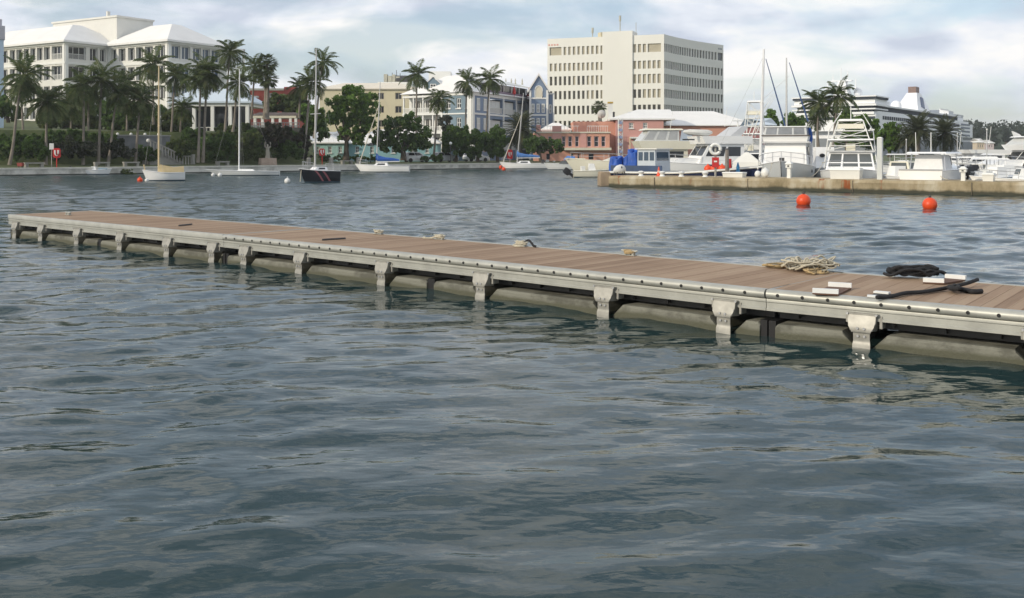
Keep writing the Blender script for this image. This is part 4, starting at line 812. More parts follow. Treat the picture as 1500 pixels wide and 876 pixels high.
mb = MB(); mb.prism([(86, 7.0, 17.8), (91, 7.0, 17.2), (93, 8.2, 21), (90, 8.2, 21.4)], (0, -.5, 0)); mb.build('funnel_mark', pm('mark_blue_grey', (.12, .15, .24)), fno, 0)
for x, y, z, r_ in ((8, 8, 19.3, 1.3), (46, 6, 16.6, 1.8), (52, 8, 16.0, 1.1)):
    mb = MB(); mb.ball((x, y, z), r_, 14, 9); mb.build('radar_dome', sw, sh)
mb = MB(); mb.frus((3, 8, 9.5, 14.5, 17.8), (4.5, 6.5, 11, 13, 22.5)); mb.bx(4, 7, 7.5, 17, 20.3, 20.6); mb.bx(4.5, 6.5, 9, 15.5, 22.5, 22.75); mb.build('mast', sw, sh, 0)
for k, (y_, z_) in enumerate(((8, 23), (10.5, 25.5), (12.5, 26.5), (15, 24.5), (16.7, 22.6))): mb = MB(); mb.tube([(5.5, y_, 20.5), (5.5, y_, z_)], .14, 5); mb.build('mast_aerial', sw, sh)
mb = MB(); [mb.bx(x, x+.25, .5, .8, 15.45, 17.0) for x in np.arange(88, 104, 1.6)]; mb.bx(88, 104, .5, .8, 16.9, 17.1); mb.build('deck_screen', sw, sh, 0)
# --- far hill and its houses
hm = MB(); pts = []
for i in range(41):
    x = 215+i*12; top = 11+6*math.sin(i*.35)+2*math.sin(i*1.1)
    pts.append([(x, 470, -.5), (x, 500, 3+top*.3), (x, 540, top*.8), (x, 600, top), (x, 800, top*.8), (x, 900, -1)])
hm.loft(pts, 0, False, False); tag(hm.build('hill', pm('hill_scrub', (.03, .045, .02), .95, .3, .05)), kind='structure')
def hill_house(px, pyb, wpx, hpx, Y, col, lab, rot=0):
    th = thing('hill_house', lab, 'house', (LX(px, Y), Y, LZ(pyb, Y)), rot); w = wpx/F*Y; h = hpx/F*Y
    ops = [(w*f, w*f+w*.13, h*.35, h*.75) for f in (.15, .45, .72)]
    mb = MB(); facade(mb, (0, 0), (1, 0), w, -4, h, ops, .3); facade(mb, (w, 0), (0, 1), 8, -4, h, []); facade(mb, (0, 8), (0, -1), 8, -4, h, []); mb.build('wall', col, th, 0)
    for o in ops: window(th, (0, 0), (1, 0), o, .3, glassd, white, 1, 1, fw=.08)
    mb = MB(); hip(mb, 0, w, 0, 8, h, h*.55, .4, 3.8); mb.build('roof', roofw, th, 0)
hill_house(1431, 220, 11, 11, 440, pm('house_cream', (.62, .52, .4), .8), 'cream house on the far hillside at the water edge')
hill_house(1443, 219, 13, 9, 452, pm('house_pinkish', (.6, .5, .5), .8), 'pale pinkish house beside the cream hillside house')
# ---------------------------------------------------------------- palms
def crown_mesh(name, seed, nf=24, kind='coco', mat=None):
    g = random.Random(seed); vs = []; fs = []
    def quad(a, b, c, d): o = len(vs); vs.extend([tuple(a), tuple(b), tuple(c), tuple(d)]); fs.append((o, o+1, o+2, o+3))
    for i in range(nf):
        u = (i+.5)/nf; az = i*2.39996+g.uniform(-.25, .25)
        if kind == 'coco': el = R(90-128*u**.85+g.uniform(-14, 14)); dr = R(50+44*g.random()); Lf = g.uniform(.78, 1.12)*(1 if u < .75 else .9)
        elif kind == 'date': el = R(86-128*u**.9+g.uniform(-7, 7)); dr = R(38+28*g.random()); Lf = g.uniform(.85, 1.05)
        else: el = R(75-115*u+g.uniform(-9, 9)); dr = R(30); Lf = g.uniform(.8, 1)
        n = 9; p = Vector((0, 0, 0)); h = Vector((math.cos(az), math.sin(az), 0)); pts = [p.copy()]; dirs = []
        for k in range(n):
            e_ = el-dr*((k+.5)/n)**1.25; d = h*math.cos(e_)+Vector((0, 0, math.sin(e_))); p = p+d*(Lf/n); pts.append(p.copy()); dirs.append(d)
        side = h.cross(Vector((0, 0, 1))); twist = g.uniform(-.5, .5)
        for k in range(n):                   # rachis
            w = .016*(1-k/n)+.004; up = side.cross(dirs[k])
            quad(pts[k]-side*w, pts[k]+side*w, pts[k+1]+side*w*.8, pts[k+1]-side*w*.8); quad(pts[k]-up*w, pts[k]+up*w, pts[k+1]+up*w*.8, pts[k+1]-up*w*.8)
        if kind == 'fan':
            c = pts[5]
            for j in range(15):
                q = -1.6+3.2*j/14; dv = (dirs[5]*math.cos(q)+side*math.sin(q)); e2 = c+dv*.42+Vector((0, 0, -.1)); s2_ = dv.cross(Vector((0, 0, 1))).normalized()*.035
                quad(c, c+dv*.2-s2_, e2, c+dv*.2+s2_)
            continue
        nl = 25 if kind == 'coco' else 30
        for j in range(nl):
            t = .14+.86*(j+.5)/nl; k = min(n-1, int(t*n)); f = t*n-k; c = pts[k].lerp(pts[k+1], min(1, f)); d = dirs[k]
            ll = (.33 if kind == 'coco' else .22)*(math.sin(math.pi*(.13+.8*t))**.8)*g.uniform(.8, 1.15)
            for sgn in (-1, 1):
                if g.random() < .07: continue
                up = side.cross(d)*(1 if side.cross(d).z > 0 else -1)
                dv = (side*sgn*math.cos(twist*.3)+d*.75+up*(.15 if kind == 'date' else -.05)+Vector((0, 0, -.22 if kind == 'coco' else -.1))*g.uniform(.6, 1.4)).normalized()
                w = .021 if kind == 'coco' else .015; m_ = c+dv*ll*.5; tip = c+dv*ll+Vector((0, 0, -.10*ll if kind == 'coco' else -.03*ll)); wd = d*w
                quad(c-wd*.5, m_-wd, tip, m_+wd)
    if kind == 'coco':                      # dead hanging frond bases and nuts
        for i in range(6):
            az = g.uniform(0, 6.28); q = Vector((math.cos(az)*.07, math.sin(az)*.07, -.06)); r_ = .05
            o = len(vs); vs.extend([tuple(q+Vector(v)*r_) for v in ((1, 0, 0), (0, 1, 0), (-1, 0, 0), (0, -1, 0), (0, 0, 1.2), (0, 0, -1.2))]); fs.extend([(o, o+1, o+4), (o+1, o+2, o+4), (o+2, o+3, o+4), (o+3, o, o+4), (o+1, o, o+5), (o+2, o+1, o+5), (o+3, o+2, o+5), (o, o+3, o+5)])
    me = bpy.data.meshes.new(name); me.from_pydata(vs, [], fs); me.materials.append(mat or frondm); me.update(); return me
CR = [crown_mesh('palm_crown', 40+i, 23+2*(i % 3)) for i in range(5)]
CD = [crown_mesh('date_palm_crown', 60+i, 62, 'date', datem) for i in range(2)]
CF = crown_mesh('fan_palm_crown', 77, 46, 'fan', frondm)
def palm(cx, cy, bx_, by, Y, rpx, label, kind='coco', tr=.15, bend=.5, group='palm trees on the waterfront', Yb=None):
    B = W(bx_, by, Yb or Y); T = W(cx, cy, Y); i = palm.n; palm.n += 1; g = random.Random(i)
    B.z -= .25
    th = thing({'coco': 'palm_tree', 'date': 'date_palm', 'fan': 'fan_palm'}[kind], label, 'palm tree', B, 0, group)
    D = T-B; n = 10; pts = []; rs = []
    for k in range(n+1):
        t = k/n; s_ = t+bend*.35*math.sin(math.pi*t)*(.5-t)*2-bend*.12*math.sin(math.pi*t)
        pts.append((D.x*s_, D.y*t, D.z*t)); rs.append(tr*(1.45-.3*min(1, t*8) if t < .12 else 1.1-.42*t))
    mb = MB(); mb.tube(pts, rs, 8); mb.build('trunk', trunkm, th, 60)
    me = {'coco': CR[i % 5], 'date': CD[i % 2], 'fan': CF}[kind]
    c = link('crown', me, th, tuple(D), g.uniform(0, 6.28)); r_ = 1.18*rpx/F*Y; c.scale = (r_, r_, r_*g.uniform(.95, 1.1))
    return th
palm.n = 0
for a in [
 (35, 112, 14, 238, 103, 35, 'leaning palm standing farthest left on the quay lawn, trunk curving right'),
 (29, 132, 36, 212, 116, 26, 'palm half hidden behind the farthest left leaning palm'),
 (69, 150, 67, 238, 105, 34, 'low bushy palm with a straight trunk just left of the red lifebuoy cabinet'),
 (123, 125, 122, 238, 108, 32, 'straight thin palm rising right of the red lifebuoy cabinet, before the hedge'),
 (130, 142, 129, 208, 119, 26, 'shorter palm directly behind the straight thin palm'),
 (149, 116, 144, 238, 109, 32, 'tall pale-trunked palm above the moored dinghy with outboard'),
 (174, 139, 158, 237, 110, 30, 'palm with a trunk leaning right from the first stone bench'),
 (206, 145, 198, 235, 112, 33, 'full palm leaning right from the second stone bench, left of the wooden mast'),
 (224, 96, 225, 180, 128, 30, 'high palm crown in front of the second hotel wing, trunk hidden by leaves'),
 (258, 110, 249, 212, 122, 29, 'slim palm with a curved trunk right of the bare wooden mast'),
 (295, 116, 290, 235, 114, 30, 'left palm of the close pair with twin trunks by the pavilion'),
 (304, 106, 297, 235, 114.6, 31, 'right palm of the close pair with twin trunks by the pavilion'),
 (337, 77, 329, 195, 124, 26, 'tallest palm against the sky at the right end of the hotel'),
 (350, 122, 341, 190, 121, 28, 'palm behind the tall white mast, before the pavilion end'),
 (374, 99, 368, 172, 132, 27, 'palm against the sky just left of the fan palm pair'),
 (473, 92, 460, 200, 128, 26, 'tall palm against the sky leaning right beside the black sloop mast'),
 (457, 122, 445, 220, 126, 27, 'palm with a leaning trunk left of the black sloop mast'),
 (440, 128, 438, 170, 134, 21, 'small palm crown touching the red brick tower'),
 (611, 110, 609, 228, 144, 25, 'palm with a dark straight trunk before the white verandahs'),
 (643, 146, 635, 228, 142, 22, 'shorter palm at the right edge of the white verandahs'),
 (684, 121, 681, 215, 148, 22, 'left palm of two before the blue building, crown reaching its roof'),
 (718, 117, 710, 220, 149, 24, 'right palm of two before the blue building, leaning trunk'),
 (1200, 151, 1196, 226, 118, 30, 'palm with a drooping crown left of two before the cruise ship bow'),
 (1228, 141, 1218, 226, 117, 29, 'palm with an open crown right of two before the cruise ship bow'),
 (1195, 176, 1201, 226, 121, 18, 'low palm between the trawler and the two tall palms'),
 (104, 150, 104, 205, 124, 28, 'shaded palm deep in the garden behind the flowering hedge'),
 (268, 158, 262, 208, 126, 25, 'low shaded palm below the second hotel wing'),
 (186, 122, 186, 195, 130, 27, 'palm deep in the garden before the gap between the hotel wings'),
]: palm(*a[:6], a[6], tr=.15 if a[4] < 116 else .14, bend=random.Random(a[0]).uniform(.2, .8))
palm(391, 92, 389, 172, 131, 17, 'upper fan palm of the thick trunked pair before the red building', 'fan', .3, .1)
palm(393, 116, 391, 172, 130, 16, 'lower fan palm of the thick trunked pair before the red building', 'fan', .25, .1)
palm(878, 157, 878, 200, 175, 12, 'small palm crown peeping over the pink building by the satellite dish', 'fan', .3, .1)
palm(763, 190, 762, 237, 146, 30, 'stout date palm behind the white sloop with a furled foresail', 'date', .3, .05)
palm(1346, 190, 1344, 228, 122, 29, 'bushy date palm before the cruise ship, nearer its funnel', 'date', .3, .05)
palm(1384, 196, 1383, 226, 126, 28, 'date palm before the cruise ship stern, right of its twin', 'date', .26, .05)
palm(1330, 203, 1329, 228, 128, 22, 'dull brownish date palm half hidden behind the bushy date palm', 'date', .25, .05)
# ---------------------------------------------------------------- broadleaf trees, shrubs and hedges
def leafcloud(blobs, n, size, seed, sub=34, jit=.34, flat=0.0):
    g = np.random.default_rng(seed); vol = np.array([b[3]*b[4]*b[5] for b in blobs]) ** .67; share = vol/vol.sum(); P = []
    for b, s_ in zip(blobs, share):
        k = max(5, int(sub*s_*len(blobs)*.6+4)); d = g.normal(size=(k, 3)); d /= np.linalg.norm(d, axis=1)[:, None]; rad = g.uniform(.45, 1.0, k)[:, None]
        cc = np.array(b[:3])+d*rad*np.array(b[3:6]); m_ = int(n*s_); ix = g.integers(0, k, m_); off = g.normal(size=(m_, 3)); off /= (np.linalg.norm(off, axis=1)[:, None]+1e-6)
        cs = jit*min(b[3:6])*g.uniform(.55, 1.25, k)
        P.append(cc[ix]+off*cs[ix][:, None]*(g.random((m_, 1)) ** .4))
    P = np.concatenate(P); m_ = len(P); a = g.normal(size=(m_, 3)); a /= np.linalg.norm(a, axis=1)[:, None]; c = np.cross(a, g.normal(size=(m_, 3))); c /= np.linalg.norm(c, axis=1)[:, None]
    sz = size*g.uniform(.6, 1.3, (m_, 1)); v = np.stack([P-a*sz, P+c*sz*.55, P+a*sz, P-c*sz*.55], 1).reshape(-1, 3); return v
def leafobj(name, v, mat, parent=None, loc=None):
    m_ = len(v)//4; me = bpy.data.meshes.new(name); me.vertices.add(len(v)); me.vertices.foreach_set('co', v.astype(np.float32).ravel()); me.loops.add(len(v)); me.loops.foreach_set('vertex_index', np.arange(len(v), dtype=np.int32))
    me.polygons.add(m_); me.polygons.foreach_set('loop_start', np.arange(0, len(v), 4, dtype=np.int32)); me.update(calc_edges=True); me.validate(); me.materials.append(mat); return link(name, me, parent, loc)
def quayY(px, d):
    k = (px-750)/F; A_, B_ = QP[1], QP[2]; dr = (B_-A_).normalized(); n = Vector((-dr.y, dr.x)); p = A_+n*d; return (p+dr*((k*p.y-p.x)/(dr.x-k*dr.y))).y
def tree(name, label, px, pyb, Y, blobs_px, n, size, mat, seed, tr=.3, cat='tree', group=None, limbs=5, dz=1.0, trunk=True):
    if not trunk and px < 470: Y = quayY(px, 10.2 if pyb < 220 else 6.5)
    B = W(px, pyb, Y); th = thing(name, label, cat, B, 0, group); k = Y/F
    bl = [((x-px)*k, (g_ if len(b) > 4 else 0), -(y-pyb)*k, rx*k, rx*k*dz, ry*k) for b in blobs_px for x, y, rx, ry in [b[:4]] for g_ in [b[4] if len(b) > 4 else 0]]
    leafobj('crown', leafcloud(bl, n, size, seed), mat, th)
    if trunk:
        mb = MB(); g = random.Random(seed); top = Vector(max(bl, key=lambda b: b[2])[:3]); fork = top*.38; fork.x *= .3; fork.z = max(.6, min(b[2]-b[5]*.5 for b in bl))
        mb.tube([(0, 0, -.4), (fork.x*.5, 0, fork.z*.5), tuple(fork)], [tr*1.35, tr, tr*.85], 8)
        for b in bl[:limbs]:
            e_ = Vector(b[:3])*.95; md = fork.lerp(e_, .5)+Vector((g.uniform(-.2, .2), g.uniform(-.2, .2), -.15)); mb.tube([tuple(fork), tuple(md), tuple(e_)], [tr*.7, tr*.4, tr*.12], 6)
        mb.build('trunk', bark, th, 50)
    return th
tree('shade_tree', 'tall bright green tree with open crown standing before the yellow building', 507, 231, 136,
     [(520, 145, 22, 18), (497, 152, 17, 14), (540, 160, 16, 18), (510, 168, 26, 16), (487, 172, 14, 10), (530, 182, 20, 14), (513, 134, 12, 9), (545, 140, 9, 8), (508, 196, 14, 12), (525, 203, 12, 9)], 9500, .26, treem, 1, .33)
tree('shade_tree', 'broad rounded dark tree right of the white sloop mast, low trunk', 591, 231, 138,
     [(575, 185, 18, 14), (600, 180, 20, 14), (615, 198, 17, 16), (585, 202, 22, 14), (562, 205, 14, 14), (604, 210, 20, 12), (590, 176, 12, 8), (552, 202, 12, 13), (575, 214, 24, 9), (622, 208, 11, 12)], 9000, .24, hedgem, 2, .35)
for i, (px, bl, lab) in enumerate([
    (668, [(660, 202, 15, 17), (675, 199, 15, 16), (668, 217, 20, 12)], 'dense rounded tree left of three in front of the blue building'),
    (700, [(694, 201, 14, 15), (706, 205, 14, 16), (698, 218, 18, 12)], 'dense rounded tree middle of three in front of the blue building'),
    (729, [(722, 199, 14, 15), (733, 203, 12, 15), (727, 218, 17, 12)], 'dense rounded tree right of three in front of the blue building')]):
    tree('clipped_tree', lab, px, 233, 143, bl, 6800, .22, hedgem, 10+i, .2, group='row of clipped trees before the blue building')
tree('clipped_tree', 'low spreading tree clipped flat on top before the pink building', 792, 234, 144, [(775, 211, 13, 13), (793, 211, 15, 11), (810, 214, 13, 10), (821, 217, 7, 7), (784, 216, 14, 9)], 6200, .2, hedgem, 14, .2)
tree('greyish_tree', 'thin greyish leaved tree between the verandahs and clipped trees', 648, 228, 150, [(652, 178, 9, 11), (656, 192, 9, 10)], 1400, .24, palegrey, 15, .12)
tree('garden_tree', 'round green tree behind the sportfishing boat, left of the date palms', 1303, 226, 130, [(1303, 190, 13, 11), (1296, 200, 12, 12), (1309, 204, 13, 12), (1302, 213, 14, 8)], 5200, .24, treem, 16, .22)
tree('garden_tree', 'bright green tree top beside the tall white mast and red house', 1132, 226, 155, [(1131, 170, 9, 10), (1126, 178, 9, 10), (1136, 184, 9, 12), (1131, 198, 12, 14)], 3800, .26, treem, 17, .2)
tree('garden_tree', 'wide green tree directly behind the trawler flybridge', 1164, 226, 150, [(1155, 178, 11, 11), (1172, 175, 12, 10), (1164, 190, 18, 13)], 4200, .26, treem, 18, .22)
tree('garden_tree', 'dark green tree behind the two palms near the cruise ship bow', 1240, 226, 140, [(1237, 175, 13, 14), (1253, 187, 13, 16), (1242, 203, 17, 14)], 4200, .26, treem, 19, .22)
tree('garden_tree', 'green tree seen through the sportfishing tower', 1270, 226, 145, [(1262, 178, 11, 12), (1278, 182, 11, 14), (1270, 203, 15, 14)], 3600, .26, treem, 20, .22)
# dark garden behind the palms, left
for i, (px, pyb, Y, bl, mat, nm, lab, nn) in enumerate([
    (95, 195, 142, [(80, 165, 22, 18), (110, 160, 22, 18), (95, 183, 28, 12)], hedgem, 'garden_tree', 'dark garden tree under the left hotel wing corner', 4500),
    (150, 200, 140, [(140, 165, 20, 18), (168, 160, 18, 20), (155, 186, 26, 13)], hedgem, 'garden_tree', 'dark garden tree below the junction of the two hotel wings', 4500),
    (212, 200, 142, [(200, 165, 20, 18), (226, 168, 18, 16), (212, 188, 26, 12)], hedgem, 'garden_tree', 'dark garden tree below the second hotel wing, behind the grey garden wall', 4500),
    (258, 202, 143, [(250, 175, 16, 16), (268, 182, 14, 14), (256, 194, 20, 9)], shrubm, 'garden_tree', 'olive green garden tree left of the pavilion columns', 3200),
    (12, 175, 128, [(2, 158, 18, 14), (20, 165, 14, 10)], hedgem, 'round_shrub', 'dark round shrub under the pale blue building at the left edge', 2400),
    (415, 168, 150, [(408, 150, 14, 13), (395, 158, 12, 10), (428, 152, 15, 14), (443, 160, 14, 14)], shrubm, 'garden_tree', 'spreading dark tree in front of the red building', 4800),
    (452, 200, 142, [(450, 165, 14, 14), (465, 172, 14, 18), (452, 185, 14, 14), (470, 192, 12, 12)], treem, 'garden_tree', 'green tree mass behind the black sloop mast, left of the big tree', 4800),
    (330, 200, 136, [(325, 190, 10, 8), (345, 192, 12, 8), (360, 188, 10, 9)], shrubm, 'round_shrub', 'low shrub in front of the pavilion columns', 1800)]):
    tree(nm, lab, px, pyb, Y, bl, nn, .3, mat, 30+i, .2, 'tree' if nm != 'round_shrub' else 'shrub')
for i, (px, pyb, Y, bl, mat, nm, lab, nn) in enumerate([
    (36, 238, 107, [(4, 220, 14, 13), (25, 217, 16, 15), (48, 218, 16, 14), (62, 222, 12, 12)], hedgem, 'hedge', 'dark green hedge bank behind the farthest left palm trunks', 6500),
    (100, 238, 109, [(84, 219, 15, 13), (105, 216, 16, 15), (126, 218, 14, 13)], whitefl, 'flowering_shrub', 'large shrub with pale flowers behind the red lifebuoy cabinet', 6500),
    (163, 238, 111, [(148, 220, 13, 13), (168, 216, 15, 15), (186, 222, 12, 11)], whitefl, 'flowering_shrub', 'shrub with pale flowers behind the two stone benches', 6000),
    (214, 238, 113, [(205, 225, 12, 10), (222, 224, 12, 10)], hedgem, 'round_shrub', 'dark shrub below the grey garden wall, left of the steps', 3200),
    (266, 236, 115, [(252, 214, 11, 8), (270, 216, 13, 10), (262, 224, 16, 9)], shrubm, 'round_shrub', 'olive shrub above the stone steps', 3600),
    (318, 236, 118, [(310, 212, 14, 14), (330, 208, 14, 14), (316, 227, 16, 9), (335, 226, 10, 10)], hedgem, 'round_shrub', 'dark shrub mass behind the twin palm trunks', 5600),
    (368, 236, 120, [(352, 212, 14, 16), (370, 205, 14, 14), (360, 226, 18, 9)], shrubm, 'round_shrub', 'olive shrub left of the statue with raised arms', 5200),
    (400, 236, 124, [(385, 196, 13, 12), (400, 190, 14, 12), (415, 196, 13, 12), (398, 205, 18, 10)], flowm, 'flowering_shrub', 'purple tinged bougainvillea bank below the pergola', 5200),
    (418, 236, 123, [(402, 222, 13, 12), (420, 217, 15, 15), (436, 222, 12, 12)], hedgem, 'round_shrub', 'dark green shrub right of the statue', 4600),
    (440, 236, 126, [(438, 205, 12, 12), (447, 213, 10, 12), (449, 228, 8, 7)], flowm, 'flowering_shrub', 'purple brown shrub left of the teal cottage', 3200),
    (510, 236, 140, [(475, 232, 12, 4), (500, 232, 14, 4), (525, 232, 14, 4), (548, 232, 10, 4)], hedgem, 'hedge', 'low clipped hedge in front of the teal cottage', 3600),
    (650, 236, 139, [(622, 232, 8, 4), (640, 231, 10, 5)], hedgem, 'hedge', 'low dark hedge beside the parked white car', 1600)]):
    tree(nm, lab, px, pyb, Y, bl, nn, .19, mat, 60+i, .12, 'shrub' if 'shrub' in nm else 'hedge', trunk=False, dz=.8)
for i, (px, pyb, Y, bl, mat, nm, lab, nn) in enumerate([
    (40, 215, 116, [(3, 206, 16, 10), (25, 205, 16, 10), (50, 205, 16, 10), (68, 208, 14, 12)], hedgem, 'hedge', 'upper dark hedge below the sunlit strip of lawn at far left', 6000),
    (95, 215, 117, [(80, 202, 16, 12), (102, 203, 16, 12), (122, 203, 14, 13)], hedgem, 'round_shrub', 'upper dark shrub bank between the two left palm groups', 5200),
    (155, 216, 118, [(140, 205, 14, 10), (160, 207, 14, 9)], hedgem, 'round_shrub', 'dark shrub above the flowering shrubs, left of the garden wall', 3800),
    (105, 195, 133, [(70, 178, 16, 14), (95, 172, 18, 16), (125, 176, 18, 16), (145, 180, 12, 12)], shrubm, 'garden_tree', 'wide dark tree behind the straight palms, on the upper lawn', 6500),
    (180, 200, 131, [(165, 178, 14, 16), (185, 172, 16, 18), (205, 178, 14, 16)], hedgem, 'garden_tree', 'dark tree behind the leaning palms, above the garden wall', 6000),
    (240, 205, 130, [(225, 185, 14, 14), (245, 180, 14, 18), (262, 190, 12, 12)], shrubm, 'garden_tree', 'dark tree left of the pavilion, above the garden steps', 5200),
    (285, 212, 123, [(278, 198, 12, 12), (292, 202, 12, 12), (284, 212, 14, 9)], hedgem, 'round_shrub', 'dark shrub behind the twin palm trunks, below the pavilion', 4500),
    (340, 214, 124, [(325, 202, 14, 10), (345, 200, 14, 11), (340, 212, 18, 9)], shrubm, 'round_shrub', 'dark shrub directly below the pavilion columns', 4500),
    (385, 214, 128, [(372, 198, 12, 12), (388, 203, 14, 11), (380, 212, 16, 9)], hedgem, 'round_shrub', 'dark shrub below the left end of the pergola terrace', 4500),
    (425, 214, 129, [(412, 205, 12, 10), (430, 202, 12, 12), (442, 208, 10, 10)], hedgem, 'round_shrub', 'dark shrub below the right end of the pergola terrace', 4500),
    (340, 238, 117, [(300, 230, 10, 7), (350, 228, 14, 9), (380, 228, 12, 9)], shrubm, 'round_shrub', 'low dark shrub row at the lawn edge left of the statue', 4200)]):
    tree(nm, lab, px, pyb, Y, bl, nn, .21, mat, 130+i, .15, {'hedge': 'hedge', 'round_shrub': 'shrub'}.get(nm, 'tree'), trunk=nm == 'garden_tree', dz=.8)
# weeds growing on the quay wall
for px, lab in ((42, 'tuft of dry weed on the quay wall left of the dinghy'), (186, 'tuft of dry weed on the quay wall right of the dinghy')):
    Y = 101 if px < 100 else 105.5; th = tag(leafobj('wall_weed', leafcloud([(0, 0, 0, .9, .25, .35), (.3, 0, -.2, .6, .2, .3)], 420, .12, px), shrubm, None, W(px, 252, Y-.8)), lab, 'weed')
# far hill wood: reads as one mass
g = np.random.default_rng(9); blobs = []
for i in range(150):
    x = 218+g.random()*330; y = 500+g.random()*90; blobs.append((x, y, 2+(y-480)*.08+6*math.sin((x-215)/12*.35)*.8+g.random()*4, 8+g.random()*5, 6, 3.5+g.random()*3))
tag(leafobj('hill_wood', leafcloud(blobs, 26000, .9, 5, 20), hillm), kind='stuff')
for i, (px, pt, w) in enumerate(((1474, 188, 5), (1455, 194, 7), (1492, 193, 6), (1434, 194, 6))):
    tree('hill_tree', ['tall narrow tree standing highest on the far hill skyline', 'round tree on the far hill skyline above the houses', 'tree on the far hill skyline at the right frame edge', 'tree on the far hill right of the cruise ship stern'][i], px, 213, 480, [(px, pt+6, w*.7, 7), (px+1, pt+13, w, 7)], 900, .8, hillm, 90+i, .5)
# ---------------------------------------------------------------- boats
def hull_pts(L, B, fb, fm, fs, draft, tr, rake, n=16, pw=2.1):
    st = []
    for i in range(n+1):
        t = i/n; w = B/2*(tr+(1-tr)*math.sin(math.pi/2*min(1, t/.42))) if t < .42 else B/2*max(.012, 1-((t-.42)/.58)**pw)
        z = fs*(1-t)*(1-2*t)+4*fm*t*(1-t)+fb*t*(2*t-1) if False else (fs+(fm-fs)*(t/.45) if t < .45 else fm+(fb-fm)*((t-.45)/.55)**1.6)
        x = -L/2+L*t; dr = draft*(1-t**3)
        def X(zz): return x+rake*(zz/fb)*t**4-rake*.55*t**4
        half = [(w*.0, -dr), (w*.55, -dr*.7), (w*.84, 0.02), (w*.9, .10), (w*.97, z*.6), (w, z)]
        st.append([(X(h[1]), -h[0], h[1]) for h in half[::-1]]+[(X(h[1]), h[0], h[1]) for h in half[1:]])
    return st
def make_hull(th, L, B, fb, fm, fs, mats, draft=.35, tr=.75, rake=.6, pw=2.1, deckm=None, stripe=None):
    st = hull_pts(L, B, fb, fm, fs, draft, tr, rake, pw=pw); mb = MB(); n = len(st[0]); vs = [p for r in st for p in r]
    for k in range(len(st)-1):
        for i in range(n-1):
            j = min(i, n-2-i); mi = 0 if j <= 1 else (1 if j == 2 else 2)
            mb.add([st[k][i], st[k][i+1], st[k+1][i+1], st[k+1][i]], [(0, 1, 2, 3)], mi)
    mb.add(st[0], [tuple(range(n))], 0)
    me_o = mb.build('hull', mats if len(mats) == 3 else [mats[0], mats[1], mats[1]], th, 40)
    # weld
    b = bmesh.new(); b.from_mesh(me_o.data); bmesh.ops.remove_doubles(b, verts=b.verts, dist=.002); bmesh.ops.recalc_face_normals(b, faces=b.faces); b.to_mesh(me_o.data); b.free(); me_o.data.polygons.foreach_set('use_smooth', [True]*len(me_o.data.polygons)); me_o.data.set_sharp_from_angle(angle=R(40))
    mb = MB(); rows_ = [[Vector(r[0])+Vector((0, .0, -.02)), Vector(((r[0][0]+r[-1][0])/2, 0, r[0][2]+.04)), Vector(r[-1])+Vector((0, 0, -.02))] for r in st]
    mb.loft(rows_, 0, False, False); mb.build('deck', deckm or gel, th, 40)
    rl = MB(); rl.tube([Vector(r[0])+Vector((0, -.01, .01)) for r in st], .03, 5); rl.tube([Vector(r[-1])+Vector((0, .01, .01)) for r in st], .03, 5); rl.build('gunwale', mats[0] if deckm is None else deckm, th)
    if stripe:
        for side in (0, -1):
            mb = MB()
            for t0, t1, s in stripe:
                k0, k1 = t0*16, t1*16
                def at(kf, zf):
                    k = int(kf); f = kf-k; a, b_ = st[k], st[min(k+1, 16)]; i0, i1 = (1, 0) if side == 0 else (-2, -1); p = Vector(a[i0]).lerp(Vector(b_[i0]), f); q = Vector(a[i1]).lerp(Vector(b_[i1]), f); z0 = Vector(a[2 if side == 0 else -3]).lerp(Vector(b_[2 if side == 0 else -3]), f)
                    r_ = z0.lerp(p, zf*2) if zf < .5 else p.lerp(q, zf*2-1); return r_+Vector((0, -.02 if side == 0 else .02, 0))
                for m_ in range(5): 
                    f0, f1 = m_/5, (m_+1)/5
                    mb.add([at(k0+(k1-k0)*f0, f0*.95+.03), at(k0+s*16+(k1-k0)*f0, f0*.95+.03), at(k0+s*16+(k1-k0)*f1, f1*.95+.03), at(k0+(k1-k0)*f1, f1*.95+.03)], [(0, 1, 2, 3)])
            mb.build('stripe', redstripe, th, 0)
    return st
def mast(th, x, z0, z1, lean, r, mat, spread=None, name='mast'):
    mb = MB(); mb.tube([(x, 0, z0), (x+lean[0]*.5, lean[1]*.5, (z0+z1)/2), (x+lean[0], lean[1], z1)], [r, r, r*.6], 8); o = mb.build(name, mat, th)
    if spread:
        for zz, w in spread:
            f = (zz-z0)/(z1-z0); mb = MB(); mb.tube([(x+lean[0]*f, lean[1]*f-w, zz), (x+lean[0]*f, lean[1]*f+w, zz)], r*.42, 5); mb.build('spreader', mat, o)
    return o
def stays(th, top, ends, r=.013, name='stay'):
    for e_ in ends:
        mb = MB(); mb.tube([top, e_], r*.62, 4); mb.build(name, wire, th)
def rails(th, pts, z, h=.55, name='guard_rail', mat=None, r=.016):
    mb = MB(); T = [(p[0], p[1], p[2]+h) for p in pts]; mb.tube(T, r, 5); mb.tube([(p[0], p[1], p[2]+h*.5) for p in pts], r*.6, 4)
    for p, q in zip(pts, T): mb.tube([p, q], r, 4)
    return mb.build(name, mat or steel, th)
def boat(name, label, cat, px, py, head, group=None, Y=None):
    Y = Y or EYE*F/(py-H0); return thing(name, label, cat, ((px-750)/F*Y, Y, 0), R(head), group), Y
def house(th, name, b, t, mat, smooth=30, extra=None):
    mb = MB(); mb.frus(b, t); return mb.build(name, mat, th, smooth)
